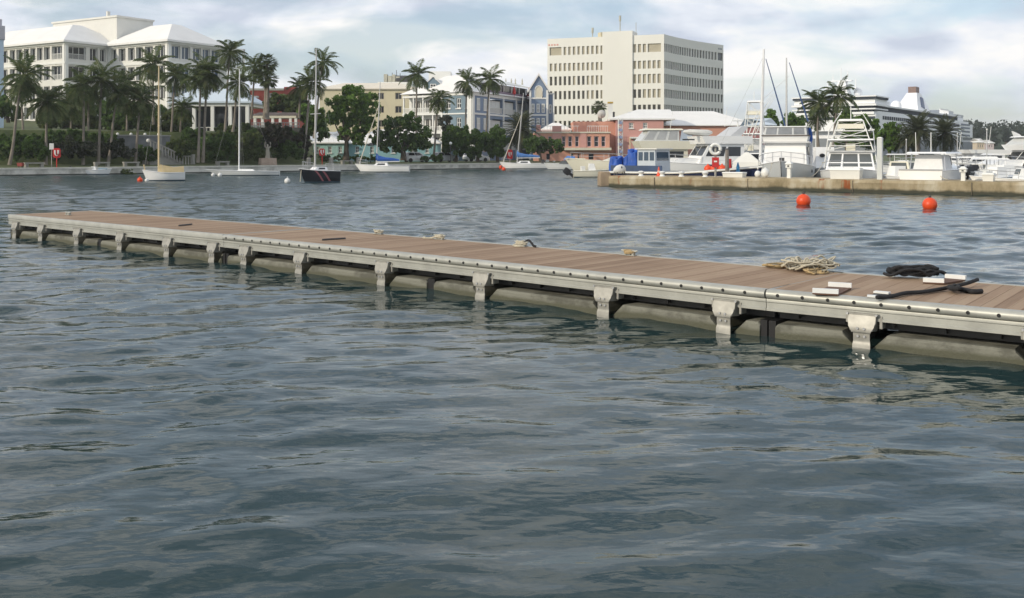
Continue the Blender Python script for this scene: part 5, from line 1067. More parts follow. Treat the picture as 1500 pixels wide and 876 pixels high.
def panel(th, b, t, side, u0, u1, v0, v1, mat, name='window', off=.02):
    # a panel set just proud of one face of a frustum b->t; side in 'l','r','f','a'; u along the face, v upward
    def P(u, v):
        x0 = b[0]+(t[0]-b[0])*v; x1 = b[1]+(t[1]-b[1])*v; y0 = b[2]+(t[2]-b[2])*v; y1 = b[3]+(t[3]-b[3])*v; z = b[4]+(t[4]-b[4])*v
        return {'r': Vector((x0+(x1-x0)*u, y0-off, z)), 'l': Vector((x0+(x1-x0)*u, y1+off, z)), 'f': Vector((x1+off, y0+(y1-y0)*u, z)), 'a': Vector((x0-off, y0+(y1-y0)*u, z))}[side]
    n = {'r': (0, .03, 0), 'l': (0, -.03, 0), 'f': (-.03, 0, 0), 'a': (.03, 0, 0)}[side]
    mb = MB(); mb.prism([P(u0, v0), P(u1, v0), P(u1, v1), P(u0, v1)], n); return mb.build(name, mat, th, 0)
def outboard(th, x, y, z, s=1.0, mat=None, name='outboard_motor', tilt=0):
    mb = MB(); M = Matrix.Translation((x, y, z)) @ Matrix.Rotation(tilt, 4, 'Y')
    def T(r): return [M @ Vector(p) for p in r]
    mb.loft([T([(-.32*s*a, -.16*s*b_, zz*s), (.2*s*a, -.16*s*b_, zz*s), (.2*s*a, .16*s*b_, zz*s), (-.32*s*a, .16*s*b_, zz*s)]) for a, b_, zz in ((.8, .8, .1), (1, 1, .25), (1, 1, .5), (.75, .8, .66))])
    mb.loft([T([(-.16*s, -.06*s, zz*s), (.06*s, -.06*s, zz*s), (.06*s, .06*s, zz*s), (-.16*s, .06*s, zz*s)]) for zz in (-.75, .1)])
    mb.add(T([(-.34*s, 0, -.5*s), (.0, .1*s, -.5*s), (.0, -.1*s, -.5*s)]), [(0, 1, 2)])
    return mb.build(name, mat or blackplastic, th, 40)
# small dinghy with outboard by the quay
th, Y = boat('dinghy', 'small white open dinghy with black outboard moored against the quay', 'boat', 135, 256, 8); Y
make_hull(th, 3.6, 1.4, .62, .48, .45, [gel, antifoul], .2, .85, .3)
house(th, 'console', (-.2, .5, -.35, .35, .45), (0, .35, -.3, .3, .85), gel); outboard(th, -1.95, 0, .35, .85, tilt=-.5)
mb = MB(); mb.bx(.7, 1.5, -.3, .3, .55, .64); mb.build('locker_lid', pm('teal_cloth', (.15, .3, .42)), th, 0); mb = MB(); mb.bx(-1.1, -.6, -.5, .5, .44, .56); mb.build('thwart', redp, th, 0)
# wooden-masted daysailer with tan cover
th, Y = boat('daysailer', 'white daysailer with wooden mast and tan canvas boom tent, moored near the quay', 'sailboat', 241, 265, 205)
make_hull(th, 3.1, 1.5, .9, .66, .68, [gel, antifoul], .35, .7, .35)
mst = mast(th, .45, .4, LZ(97, Y), (0, .12), .075, woodspar, [(LZ(184.5, Y), .85)])
mb = MB(); mb.loft([[(x, -w, z), (x, -w*.5, z+(h-z)*.55), (x, 0, h), (x, w*.5, z+(h-z)*.55), (x, w, z)] for x, w, z, h in ((.5, .2, .76, 1.45), (.1, .62, .72, 1.3), (-.7, .66, .7, 1.12), (-1.5, .4, .68, 1.2))], 0, True, True); mb.build('boom_tent', tancover, th, 30)
stays(th, (.45, .1, LZ(105, Y)), [(1.55, 0, .95), (.2, .7, .7), (.2, -.7, .7)], .012); mb = MB(); mb.tube([(1.48, 0, .75), (1.6, 0, 1.35)], .06, 6); mb.build('stem_post', woodspar, th)
# low sleek white sloop
th, Y = boat('racing_sloop', 'long low white racing sloop with a bare white mast lying along the quay', 'sailboat', 360, 257.5, 187)
make_hull(th, 6.6, 1.7, .62, .46, .42, [greyhull, antifoul], .35, .35, 1.2, 1.7)
house(th, 'coachroof', (-.9, .9, -.4, .4, .45), (-.7, .6, -.3, .3, .66), gel); mast(th, .65, .4, LZ(101, Y), (-.05, 0), .075, pm('white_spar', (.75, .75, .74), .4, .03)); wsp = MC['white_spar']
stays(th, (.62, 0, LZ(112, Y)), [(3.1, 0, .6), (-3.1, 0, .42), (.3, .75, .45), (.3, -.75, .45)], .01)
# black sloop
th, Y = boat('black_sloop', 'black hulled sloop with slanting pink stripes and a tall mast', 'sailboat', 468, 267.5, 222)
make_hull(th, 3.1, 1.4, 1.08, .92, .88, [blackgel, antifoul], .4, .82, .5, 2.0, gel, stripe=[(.3, .5, .06), (.5, .68, .05)])
hb, htp = (-.5, .7, -.42, .42, .95), (-.42, .4, -.34, .34, 1.22); house(th, 'coachroof', hb, htp, gel); panel(th, hb, htp, 'l', .2, .75, .3, .75, glassd); panel(th, hb, htp, 'r', .2, .75, .3, .75, glassd)
mast(th, .4, .9, LZ(72, Y), (.0, .2), .075, pm('grey_spar', (.5, .5, .49), .4, .05, metal=.3), [(LZ(167, Y), .75)])
stays(th, (.4, .18, LZ(80, Y)), [(1.5, 0, 1.1), (-1.5, .5, .9), (-1.5, -.5, .9)], .01); rails(th, [(.8, -.45, .98), (1.3, -.16, 1.06), (1.5, 0, 1.1), (1.3, .16, 1.06), (.8, .45, .98)], 0); rails(th, [(-.9, -.6, .9), (-1.48, -.55, .88), (-1.48, .55, .88), (-.9, .6, .9)], 0, name='stern_rail')
mb = MB(); mb.tube([(1.62, .05, 1.0), (1.8, .2, .1)], .03, 5); mb.build('mooring_line', ropepale, th)
# white sloop with blue sail cover
def sloop(label, px, py, head, L, fcol, masttop, mastx, boomlen, cov, furl=None, lean=(0, 0), covz=1.25):
    th, Y = boat('white_sloop', label, 'sailboat', px, py, head); st = make_hull(th, L, L*.32, .95, .72, .7, [gel, antifoul], .4, .72, .7, 2.0)
    hb, htp = (-L*.1, L*.2, -.62, .62, .74), (-L*.07, L*.12, -.48, .48, 1.12); house(th, 'coachroof', hb, htp, gel); panel(th, hb, htp, 'r', .2, .8, .3, .75, glassd); panel(th, hb, htp, 'l', .2, .8, .3, .75, glassd)
    mast(th, mastx, .75, LZ(masttop, Y), lean, .07, pm('grey_spar', (.5, .5, .49)), None)
    mb = MB(); mb.tube([(mastx, 0, covz), (mastx-boomlen, 0, covz+.05)], .05, 6); bo = mb.build('boom', wsp, th)
    mb = MB(); mb.loft([[(mastx+.05-x*boomlen, w*math.cos(q), covz+.12+h*.5+h*math.sin(q)*.5) for q in np.linspace(0, 2*math.pi, 9)[:-1]] for x, w, h in ((0, .14, .55), (.03, .17, 1.0), (.12, .17, .62), (.4, .16, .42), (.75, .13, .34), (1, .08, .18))]); mb.build('sail_cover', cov, th, 50)
    if furl:
        tp = (mastx+lean[0]*.8, lean[1], LZ(furl, Y)); mb = MB(); mb.tube([(L*.47, 0, 1.0), tuple(Vector((L*.47, 0, 1.0)).lerp(Vector(tp), .5)), tp], [.06, .055, .03], 6); mb.build('furled_foresail', pm('sail_cream', (.7, .64, .52), .8, .08), th)
    stays(th, (mastx+lean[0], lean[1], LZ(masttop+6, Y)), [(-L*.48, 0, .72), (mastx-.2, .9, .75), (mastx-.2, -.9, .75)], .01)
    rails(th, [(L*.33, -.5, .85), (L*.45, -.15, .92), (L*.5, 0, .95), (L*.45, .15, .92), (L*.33, .5, .85)], 0); return th, Y
th, Y = sloop('white sloop with a bright blue sail cover moored before the big green tree', 562, 252.3, 180, 6.0, gel, 120, .85, 2.7, bluecover, 152, (-.45, 0), 1.2)
th, Y = sloop('white sloop with pale blue sail cover, furled foresail and red bow fender', 770, 247.5, 184, 6.6, gel, 136, 1.2, 3.2, pm('pale_blue_cover', (.08, .2, .48), .7, .1), 165, (-.9, 0), 1.5)
mb = MB(); mb.lathe([(.02, -.28), (.2, -.2), (.24, 0), (.2, .2), (.02, .28)], (0, 0, 0), 10); o = mb.build('bow_fender', orange, th, 50, (3.45, 0, .25))
for y in (-.5, .3): mb = MB(); mb.bx(-2.6, -2.2, y, y+.25, .7, 1.15); mb.build('cockpit_locker', darkmetal, th, 0)
# runabouts by the pink building
def runabout(label, px, py, head, L, hullm, canvas, ob=True, Y=None):
    th, Y = boat('runabout', label, 'boat', px, py, head, Y=Y); make_hull(th, L, L*.38, .9, .72, .66, [hullm, antifoul], .3, .88, .6)
    hb, htp = (-L*.05, L*.2, -.7, .7, .7), (0, L*.1, -.55, .55, 1.25); house(th, 'windscreen', hb, htp, glasst); house(th, 'console', (-L*.2, -L*.05, -.4, .4, .6), (-L*.18, -L*.06, -.35, .35, 1.2), gel)
    if canvas:
        mb = MB(); mb.loft([[(x, -.75, z-.25), (x, -.4, z), (x, .4, z), (x, .75, z-.25)] for x, z in ((-L*.2, 1.75), (-.02*L, 1.85), (L*.06, 1.5))], 0, False, False); mb.build('canvas_top', canvas, th, 40)
        [MB().tube([(-L*.2, y, .7), (-L*.18, y, 1.5)], .02, 5).build('canvas_leg', steel, th) for y in (-.75, .75)]
    for y in (-.45, 0, .4): mb = MB(); mb.bx(-L*.42, -L*.34, y-.15, y+.15, .6, 1.05); mb.build('seat', white if y else darkmetal, th, 0)
    if ob: outboard(th, -L*.53, -.2, .6, 1.1, tilt=-.6); outboard(th, -L*.53, .25, .6, 1.0, blackplastic, tilt=-.2)
    return th
runabout('pale grey open runabout with pale blue canvas nearest the pink building', 830, 249, 175, 5.4, greyhull, pm('pale_blue_cover', (.08, .2, .48)))
runabout('small pale runabout tied at the stern of the white sloop', 797, 246, 182, 3.8, gel, None, False)
runabout('white runabout lying before the pink building ledge, behind the big yacht bow', 868, 233, 178, 6.0, gel, None, True, Y=141)
# small mooring buoys
def buoy(px, py, d, mat, label, big=False, Y=None):
    Y = Y or EYE*F/(py-H0); th = thing('mooring_buoy', label, 'buoy', ((px-750)/F*Y, Y, 0)); mb = MB(); mb.ball((0, 0, d*.3), d/2, 20, 12); mb.build('float', mat, th, 60)
    mb = MB(); mb.tube([(0, 0, d*.78), (0, 0, d*.92)], d*.09, 8); mb.torus((0, 0, d*.95), d*.09, d*.02, 'y', 12, 5); mb.build('eye', darkmetal if big else mat, th); return th
buoy(1177, 300.5, .63, orange, 'big red buoy floating left of two in front of the stone pier', True)
buoy(1362, 306, .60, orange, 'big red buoy floating right of two in front of the stone pier', True)
for a in ((205, 266, .42, orange, 'small orange buoy left of the daysailer bow'), (215, 266, .32, buoyw, 'small white buoy touching the daysailer bow'), (312, 258, .36, buoyw, 'small white buoy left of two at the low racing sloop bow'), (322, 258.5, .42, buoyw, 'larger white buoy right of two at the low racing sloop bow'), (421, 268, .46, buoyw, 'white buoy floating alone left of the black sloop'), (738, 249.5, .5, orange, 'small red buoy under the bow of the sloop with furled foresail')): buoy(*a)
# ---------------------------------------------------------------- stone pier of the marina
PA = Vector((6.55, 67.4)); pd_ = Vector((.823, -.567)).normalized(); pnrm = Vector((-pd_.y, pd_.x)); PZ = .77; prz = math.atan2(pd_.y, pd_.x)
def pierm():
    m = bpy.data.materials.new('pier_stained_concrete'); m.use_nodes = True; t = m.node_tree; b = t.nodes['Principled BSDF']; L = t.links.new
    tc = t.nodes.new('ShaderNodeTexCoord'); mp = t.nodes.new('ShaderNodeMapping'); mp.inputs['Scale'].default_value = (1, 1, .6); L(tc.outputs['Object'], mp.inputs[0])
    no = t.nodes.new('ShaderNodeTexNoise'); no.inputs['Scale'].default_value = .9; no.inputs['Detail'].default_value = 8; no.inputs['Roughness'].default_value = .65; L(mp.outputs[0], no.inputs['Vector'])
    r = t.nodes.new('ShaderNodeValToRGB'); e = r.color_ramp.elements; e[0].position = .32; e[0].color = (.2, .16, .085, 1); e[1].position = .68; e[1].color = (.5, .45, .34, 1); q = e.new(.5); q.color = (.37, .3, .19, 1); L(no.outputs['Fac'], r.inputs[0])
    m2 = t.nodes.new('ShaderNodeMapping'); m2.inputs['Scale'].default_value = (1, 1, .12); m2.inputs['Location'].default_value = (4.3, 2, 1); L(tc.outputs['Object'], m2.inputs[0])
    n2 = t.nodes.new('ShaderNodeTexNoise'); n2.inputs['Scale'].default_value = 1.6; n2.inputs['Detail'].default_value = 5; L(m2.outputs[0], n2.inputs['Vector'])
    r2 = t.nodes.new('ShaderNodeValToRGB'); r2.color_ramp.elements[0].position = .64; r2.color_ramp.elements[0].color = (0, 0, 0, 1); r2.color_ramp.elements[1].position = .7; L(n2.outputs['Fac'], r2.inputs[0])
    mx = t.nodes.new('ShaderNodeMixRGB'); mx.inputs[2].default_value = (.26, .075, .02, 1); L(r2.outputs[0], mx.inputs[0]); L(r.outputs[0], mx.inputs[1])
    # weed band near the waterline
    sx = t.nodes.new('ShaderNodeSeparateXYZ'); L(tc.outputs['Object'], sx.inputs[0]); ma = t.nodes.new('ShaderNodeMath'); ma.operation = 'MULTIPLY_ADD'; ma.inputs[1].default_value = .35; L(no.outputs['Fac'], ma.inputs[0]); L(sx.outputs[2], ma.inputs[2])
    r3 = t.nodes.new('ShaderNodeValToRGB'); r3.color_ramp.elements[0].position = .33; r3.color_ramp.elements[0].color = (1, 1, 1, 1); r3.color_ramp.elements[1].position = .47; r3.color_ramp.elements[1].color = (0, 0, 0, 1); L(ma.outputs[0], r3.inputs[0])
    mx2 = t.nodes.new('ShaderNodeMixRGB'); mx2.inputs[2].default_value = (.055, .055, .035, 1); L(r3.outputs[0], mx2.inputs[0]); L(mx.outputs[0], mx2.inputs[1]); L(mx2.outputs[0], b.inputs['Base Color']); b.inputs['Roughness'].default_value = .9
    bu = t.nodes.new('ShaderNodeBump'); bu.inputs['Strength'].default_value = .5; bu.inputs['Distance'].default_value = .05; L(no.outputs['Fac'], bu.inputs['Height']); L(bu.outputs[0], b.inputs['Normal']); return m
pierm_ = pierm()
pr = thing('stone_pier', 'long low stained concrete pier in front of the marina boats', 'pier', (PA.x, PA.y, 0), prz)
mb = MB(); g = random.Random(4); rings = []
for i in range(60):
    x = i*.75; j = lambda a: g.uniform(-a, a)
    rings.append([(x, j(.02), -1), (x, .0+j(.02), .3), (x, -.03+j(.025), PZ-.18), (x, .03+j(.02), PZ-.03+j(.015)), (x, .12, PZ), (x, 3.2, PZ), (x, 3.2, -1)])
mb.loft(rings); mb.build('pier_wall', pierm_, pr, 25)
for x in (3.4, 9.8, 16.2, 22.6): jt = MB(); jt.bx(x, x+.03, -.06, .0, .02, PZ-.06); jt.build('joint', pm('joint_shade', (.12, .1, .07)), pr, 0)
P2 = W(885, 264, 70.3); bl_ = thing('stone_block', 'brown square stone block stepping down at the pier end', 'block', (P2.x, P2.y, 0), .1); mb = MB(); rings = []
for x0, z in ((.36, -.8), (.37, .5), (.33, .95), (.25, 1.0)): rings.append([(-x0, -x0*1.6, z), (x0, -x0*1.6, z), (x0, x0*1.6, z), (-x0, x0*1.6, z)])
mb.loft(rings); mb.build('masonry', pm('brown_stone', (.34, .26, .18), .9, .2, 2, bump=.5), bl_, 25)
def pier_at(px, back=.6):
    k = (px-750)/F; p = PA+pnrm*back; s_ = (k*p.y-p.x)/(pd_.x-k*pd_.y); q = p+pd_*s_; return Vector((q.x, q.y, PZ))
bm_ = None
for i, px in enumerate((939, 970, 998, 1033)):
    th = thing('mooring_bollard', ['white bollard at the pier edge left of the orange cone', 'white bollard at the pier edge just right of the orange cone', 'white bollard at the pier edge below the three orange buoys', 'white bollard at the pier edge left of the life ring post'][i], 'bollard', pier_at(px, .45), 0, 'white bollards along the pier edge')
    mb = MB(); mb.lathe([(.2, 0), (.17, .04), (.13, .12), (.2, .22), (.22, .27), (.15, .33), (.02, .35)], (0, 0, 0), 12)
    if bm_ is None: bm_ = mb.build('post', buoyw, th, 50).data
    else: link('post', bm_, th)
th = thing('traffic_cone', 'orange traffic cone standing on the pier edge', 'cone', pier_at(965, .5)); mb = MB(); mb.bx(-.19, .19, -.19, .19, 0, .04); mb.build('base', orange, th, 0)
mb = MB(); mb.lathe([(.15, .04), (.09, .3), (.03, .62), (.01, .63)], (0, 0, 0), 12); co = mb.build('cone', orange, th); mb = MB(); mb.lathe([(.107, .26), (.082, .38), (.08, .38), (.1, .26)], (0, 0, 0), 12); mb.build('band', pm('cone_band', (.7, .45, .35)), co)
# life ring post
th = thing('life_ring_stand', 'life ring on a post above a red box, on the pier', 'life ring', pier_at(1048, .7), prz*.3)
mb = MB(); mb.tube([(0, 0, 0), (0, 0, 1.9)], .07, 8); mb.build('post', galv, th); mb = MB(); mb.torus((0, -.14, 1.78), .31, .105, 'y', 24, 8); mb.build('life_ring', white, th, 60)
mb = MB(); mb.bx(-.22, .22, -.2, -.02, .62, 1.26); bx_ = mb.build('red_box', redp, th, 0); mb = MB(); mb.bx(-.1, .1, -.215, -.203, .95, 1.05); mb.build('notice', white, bx_, 0)
th = thing('grey_post', 'plain grey timber post standing behind the life ring', 'post', pier_at(1065, 2.4)); mb = MB(); mb.tube([(0, 0, -.1), (0, 0, 1.75)], [.13, .12], 8); mb.build('shaft', pm('weathered_post', (.22, .2, .18), .9, .2, 3), th); mb = MB(); mb.lathe([(.14, 0), (.13, .06), (.02, .1)], (0, 0, 1.75), 8); mb.build('cap', darkmetal, th)
th = thing('extinguisher_box', 'small red extinguisher box on a post right of the grey post', 'extinguisher', pier_at(1068, 2.9)); mb = MB(); mb.bx(-.14, .14, -.1, .1, .55, 1.15); mb.build('box', redp, th, 0); mb = MB(); mb.tube([(0, .05, -.1), (0, .05, .55)], .05, 6); mb.build('post', white, th)
def dock_box(px0, px1, h, back, lab):
    a, b = pier_at(px0, back), pier_at(px1, back); c = (a+b)/2; w = (b-a).length; th = thing('dock_box', lab, 'storage box', c, prz, 'white dock boxes on the pier')
    mb = MB(); mb.frus((-w/2, w/2, -.32, .32, 0), (-w/2-.03, w/2+.03, -.36, .36, h*.78)); mb.build('body', pm('box_white', (.76, .75, .7), .4, .05), th, 0); mb = MB(); mb.frus((-w/2-.06, w/2+.06, -.4, .4, h*.785), (-w/2-.02, w/2+.02, -.36, .36, h)); mb.build('lid', white, th, 0); return th
dock_box(1062, 1090, .33, .9, 'low white dock box right of the life ring post'); dock_box(1219, 1261, .66, .9, 'tall white dock box in front of the sportfishing boat with tower')
dock_box(1441, 1456, .45, 1.0, 'small white dock box near the right end of the pier')
def pedestal(px, lab, h=1.05):
    th = thing('power_pedestal', lab, 'power pedestal', pier_at(px, .8), prz, 'white power pedestals on the pier'); mb = MB(); mb.frus((-.11, .11, -.11, .11, 0), (-.1, .1, -.1, .1, h*.6)); mb.build('column', white, th, 0)
    mb = MB(); mb.bx(-.17, .17, -.17, .17, h*.6, h*.82); mb.frus((-.22, .22, -.22, .22, h*.82), (-.08, .08, -.08, .08, h)); hd = mb.build('head', white, th, 0); mb = MB(); mb.bx(-.05, .05, -.19, -.172, h*.66, h*.75); mb.build('socket', darkmetal, hd, 0)
pedestal(1156, 'white power pedestal in front of the trawler bow'); pedestal(1411, 'white power pedestal right of the centre console boat', .8)
th = thing('white_piling', 'tall pale square piling beside the sportfishing boat tower', 'piling', pier_at(1289, .9), prz); mb = MB(); mb.bx(-.14, .14, -.14, .14, 0, LZ(202.5, pier_at(1289, .9).y)-PZ); mb.build('shaft', pm('pale_piling', (.6, .62, .6), .6, .06), th, 0); mb = MB(); mb.frus((-.16, .16, -.16, .16, LZ(202.5, pier_at(1289, .9).y)-PZ), (-.06, .06, -.06, .06, LZ(202.5, pier_at(1289, .9).y)-PZ+.07)); mb.build('cap', white, th, 0)
for px, lab in ((1121, 'white round fender standing between the workboat bow and trawler'), (1110, 'small white fender lying at the workboat bow')):
    p = pier_at(px, 1.6); mb = MB(); mb.ball((0, 0, .28 if px > 1115 else .2), .27 if px > 1115 else .2, 14, 9, 0, 1.15); mb.lathe([(.04, .5), (.06, .62), (.02, .64)], (0, 0, 0), 6); tag(mb.build('fender', buoyw, None, 60, p), lab, 'fender')
# canvas-covered heap at pier end
p = pier_at(908, 1.2); th = thing('covered_outboard', 'outboard on a stand under a pale grey canvas cover at the pier end', 'outboard motor', p, .3)
mb = MB(); mb.loft([[(x+w*.42*math.cos(q), w*.3*math.sin(q), z) for q in np.linspace(0, 2*math.pi, 11)[:-1]] for x, w, z in ((-.05, .9, .18), (-.03, 1.15, .3), (.0, 1.05, .48), (.04, .7, .66), (.06, .2, .74))]); mb.build('cover', pm('pale_canvas', (.62, .62, .6), .8, .12, 3, bump=.4, bscale=8), th, 60)
[MB().tube([(x, y, 0), (x*.7, y, .25)], .04, 5).build('leg', darkmetal, th) for x in (-.35, .35) for y in (-.2, .2)]; mb = MB(); mb.bx(-.02, .05, -.3, -.28, .4, .62); mb.build('handle', black, th, 0)
# three orange fenders piled on the workboat
# ---------------------------------------------------------------- workboat with blue tarpaulins
C_ = PA+pnrm*4.9+pd_*3.8; th = thing('workboat', 'navy workboat with pale cabin lying along the pier, bow to the right', 'boat', (C_.x-.6, C_.y, 0), prz)
make_hull(th, 11.0, 3.3, 1.45, .98, .98, [navy, antifoul], .5, .85, .6, 2.2, pm('work_deck_grey', (.4, .41, .4), .7, .1))
mb = MB(); st = hull_pts(11.0, 3.34, 1.45, .98, .98, .5, .85, .6, pw=2.2); mb.tube([Vector(r[-1])+Vector((0, .02, -.06)) for r in st], .06, 5); mb.tube([Vector(r[0])+Vector((0, -.02, -.06)) for r in st], .06, 5); mb.build('rubbing_strake', white, th)
cb, ct = (-2.9, -1.5, -1.2, 1.2, 1.0), (-2.9, -1.55, -1.15, 1.15, 2.55); cabm = pm('cabin_pale_blue', (.5, .55, .6), .5, .05); house(th, 'cabin', cb, ct, cabm, 0)
for u in (.06, .38, .7): panel(th, cb, ct, 'r', u, u+.24, .5, .88, glassb)
panel(th, cb, ct, 'f', .1, .9, .5, .88, glassb); mb = MB(); mb.bx(-3.05, -1.35, -1.3, 1.3, 2.552, 2.62); mb.build('cabin_roof', white, th, 0)
mb = MB(); mb.bx(-4.9, -.9, -1.42, -1.36, .98, 1.42); mb.build('bulwark', pm('bulwark_navy', (.03, .06, .13), .5, .2), th, 0)
mb = MB(); mb.tube([(-4.1, 0, 1), (-4.1, 0, 3.4)], .04, 6); mb.build('pole', woodspar, th)
for x, y, z in ((0.6, -.5, 1.22), (1.1, -.6, 1.22), (1.62, -.5, 1.24)):
    p = Matrix.Rotation(prz, 3, 'Z') @ Vector((x+1.5, y, z)); mb = MB(); mb.ball((0, 0, 0), .27, 16, 10); mb.lathe([(.06, .24), (.05, .34), (.02, .35)], (0, 0, 0), 6)
    i = int(x*2); tag(mb.build('buoy', orange, None, 60, (C_.x-.6+p.x, C_.y+p.y, p.z)), ['', 'orange buoy left of three on the workboat deck', 'orange buoy middle of three on the workboat deck', 'orange buoy right of three on the workboat deck'][min(3, max(1, i))], 'buoy', 'orange buoys on the workboat deck')
def tarp(x, w, h, d, seed, lab, y=-.2):
    g = random.Random(seed); mb = MB(); rings = []; ph = [g.uniform(0, 6.28) for _ in range(8)]
    for i in range(15):
        f = i/14; z = h*min(1, f*1.35); s_ = (1.04-.1*f) if f < .72 else .94*max(.02, 1-((f-.72)/.28)**1.6); ring = []
        for k in range(30):
            q = 2*math.pi*k/30; c, n = math.cos(q), math.sin(q); u = (abs(c)**4+abs(n)**4)**-.25
            fold = 1+.05*math.sin(3*q+ph[0]+2.5*f)+.045*math.sin(7*q+ph[1]-3*f)+.03*math.sin(13*q+ph[2]+5*f)
            ring.append((w/2*s_*u*c*fold, d/2*s_*u*n*fold, z*(1+.09*math.sin(2*q+ph[3])+.05*math.sin(5*q+ph[4]))+(.03*h*math.sin(4*q+ph[5]) if f > .6 else 0)))
        rings.append(ring)
    mb.loft(rings); p = Matrix.Rotation(prz, 3, 'Z') @ Vector((x, y, 1.0)); tag(mb.build('tarpaulin_bundle', bluetarp, None, 40, (C_.x-.6+p.x, C_.y+p.y, p.z), prz), lab, 'tarpaulin')
tarp(-5.0, .9, .95, 1.2, 1, 'blue tarpaulin bundle at the far left stern of the workboat'); tarp(-4.25, .55, .85, 1, 2, 'small pale blue tarpaulin bundle between two larger ones', .1); tarp(-3.8, .75, 1.1, 1.2, 3, 'creased blue tarpaulin bundle against the workboat cabin', -.4); tarp(-3.3, .7, 1.45, .9, 4, 'tall blue tarpaulin sheet draped over the left cabin corner', -.9)
# ---------------------------------------------------------------- motor yachts
def yacht(label, px, Y, head, L, B, fb, hullm, house_h, fly_h, enc, group=None, name='motor_yacht'):
    th = thing(name, label, 'motor yacht', ((px-750)/F*Y, Y, 0), R(head), group)
    make_hull(th, L, B, fb, fb*.76, fb*.68, [hullm, antifoul], .6, .9, 1.3, 2.3, hullm); zd = fb*.72
    b1 = (L*.02, L*.3, -B*.3, B*.3, zd+.1); t1 = (L*.0, L*.2, -B*.24, B*.24, zd+.62); house(th, 'trunk_cabin', b1, t1, hullm)
    b2 = (-L*.3, L*.08, -B*.42, B*.42, zd); t2 = (-L*.3, -L*.02, -B*.38, B*.38, zd+house_h); house(th, 'deckhouse', b2, t2, hullm)
    for s_ in 'lr':
        panel(th, b2, t2, s_, .5, .93, .42, .86, glassd); panel(th, b2, t2, s_, .1, .44, .42, .86, glassd)
    panel(th, b2, t2, 'f', .06, .48, .45, .9, glassd, 'windscreen'); panel(th, b2, t2, 'f', .52, .94, .45, .9, glassd, 'windscreen')
    z = zd+house_h; b3 = (-L*.36, L*.02, -B*.44, B*.44, z+.003); t3 = (-L*.36, L*.05, -B*.45, B*.45, z+fly_h*.4); house(th, 'flybridge', b3, t3, hullm)
    if enc:
        b4 = (-L*.24, L*.03, -B*.4, B*.4, z+fly_h*.4+.003); t4 = (-L*.24, -L*.03, -B*.36, B*.36, z+fly_h*.92); house(th, 'clear_enclosure', b4, t4, pm('clear_vinyl', (.55, .56, .54), .25, .06, 1))
        for s_ in 'lr':
            for u in (.06, .38, .7): panel(th, b4, t4, s_, u, u+.24, .12, .9, pm('clear_vinyl_pane', (.36, .37, .37), .15, .1), 'vinyl_pane')
        mb = MB(); mb.frus((-L*.27, L*.0, -B*.4, B*.4, z+fly_h*.925), (-L*.26, -L*.01, -B*.37, B*.37, z+fly_h)); mb.build('hardtop', hullm, th, 0)
    rails(th, [(L*.05, -B*.42, zd+.2), (L*.25, -B*.35, zd+.35), (L*.42, -B*.15, fb-.1), (L*.5, 0, fb), (L*.42, B*.15, fb-.1), (L*.25, B*.35, zd+.35), (L*.05, B*.42, zd+.2)], 0, .6, 'bow_rail', None, .02)
    mb = MB(); mb.tube([(-L*.2, 0, z+fly_h*.9), (-L*.22, 0, z+fly_h+1.6)], .022, 5); mb.build('aerial', white, th)
    return th, L, B, zd, z
th, L, B, zd, z = yacht('big cream motor yacht with enclosed flybridge, bow pointing left over the water', 940, 95, 184, 13.6, 4.0, 1.75, cream_gel, 1.35, 1.95, True)
mb = MB(); mb.bx(L*.4, L*.53, -.25, .25, 1.68, 1.76); mb.build('bow_pulpit', cream_gel, th, 0)
mb = MB(); mb.prism([(-4.5, B*.41, z+.75), (-3.3, B*.41, z+.75), (-3.5, B*.38, z+1.85), (-4.5, B*.38, z+1.85)], (0, -.03, 0)); mb.build('side_curtain', pm('blue_grey_curtain', (.4, .46, .53), .7, .05), th, 0)
th, L, B, zd, z = yacht('white motor yacht with a rolled dinghy on its flybridge, behind the workboat', 1026, 88, 192, 11.5, 3.9, 1.7, gel, 1.85, 1.7, False)
mb = MB(); mb.tube([(2.0, 1.0, z+1.05), (1.5, 1.1, z+1.0), (-.2, 1.15, z+.95), (-.6, 1.1, z+1.0)], [.1, .26, .28, .12], 8); mb.build('rolled_dinghy', pm('pale_roll', (.7, .69, .64), .6, .08, 3), th)
mb = MB(); mb.frus((-3.1, -2.0, -1.6, 1.6, z+.6), (-3.9, -3.3, -1.4, 1.4, z+1.55)); mb.build('radar_arch', pm('arch_grey', (.5, .51, .52), .4, .05), th, 20); mb = MB(); mb.bx(1.2, 2.0, .8, 1.6, z+.3, z+.42); mb.build('vent', glassd, th, 0)
mb = MB(); mb.tube([(-3.4, .3, z+1.55), (-3.4, .3, z+2.2)], .05, 6); mb.bx(-3.9, -2.9, .2, .4, z+2.0, z+2.1); mb.build('radar_bar', white, th)
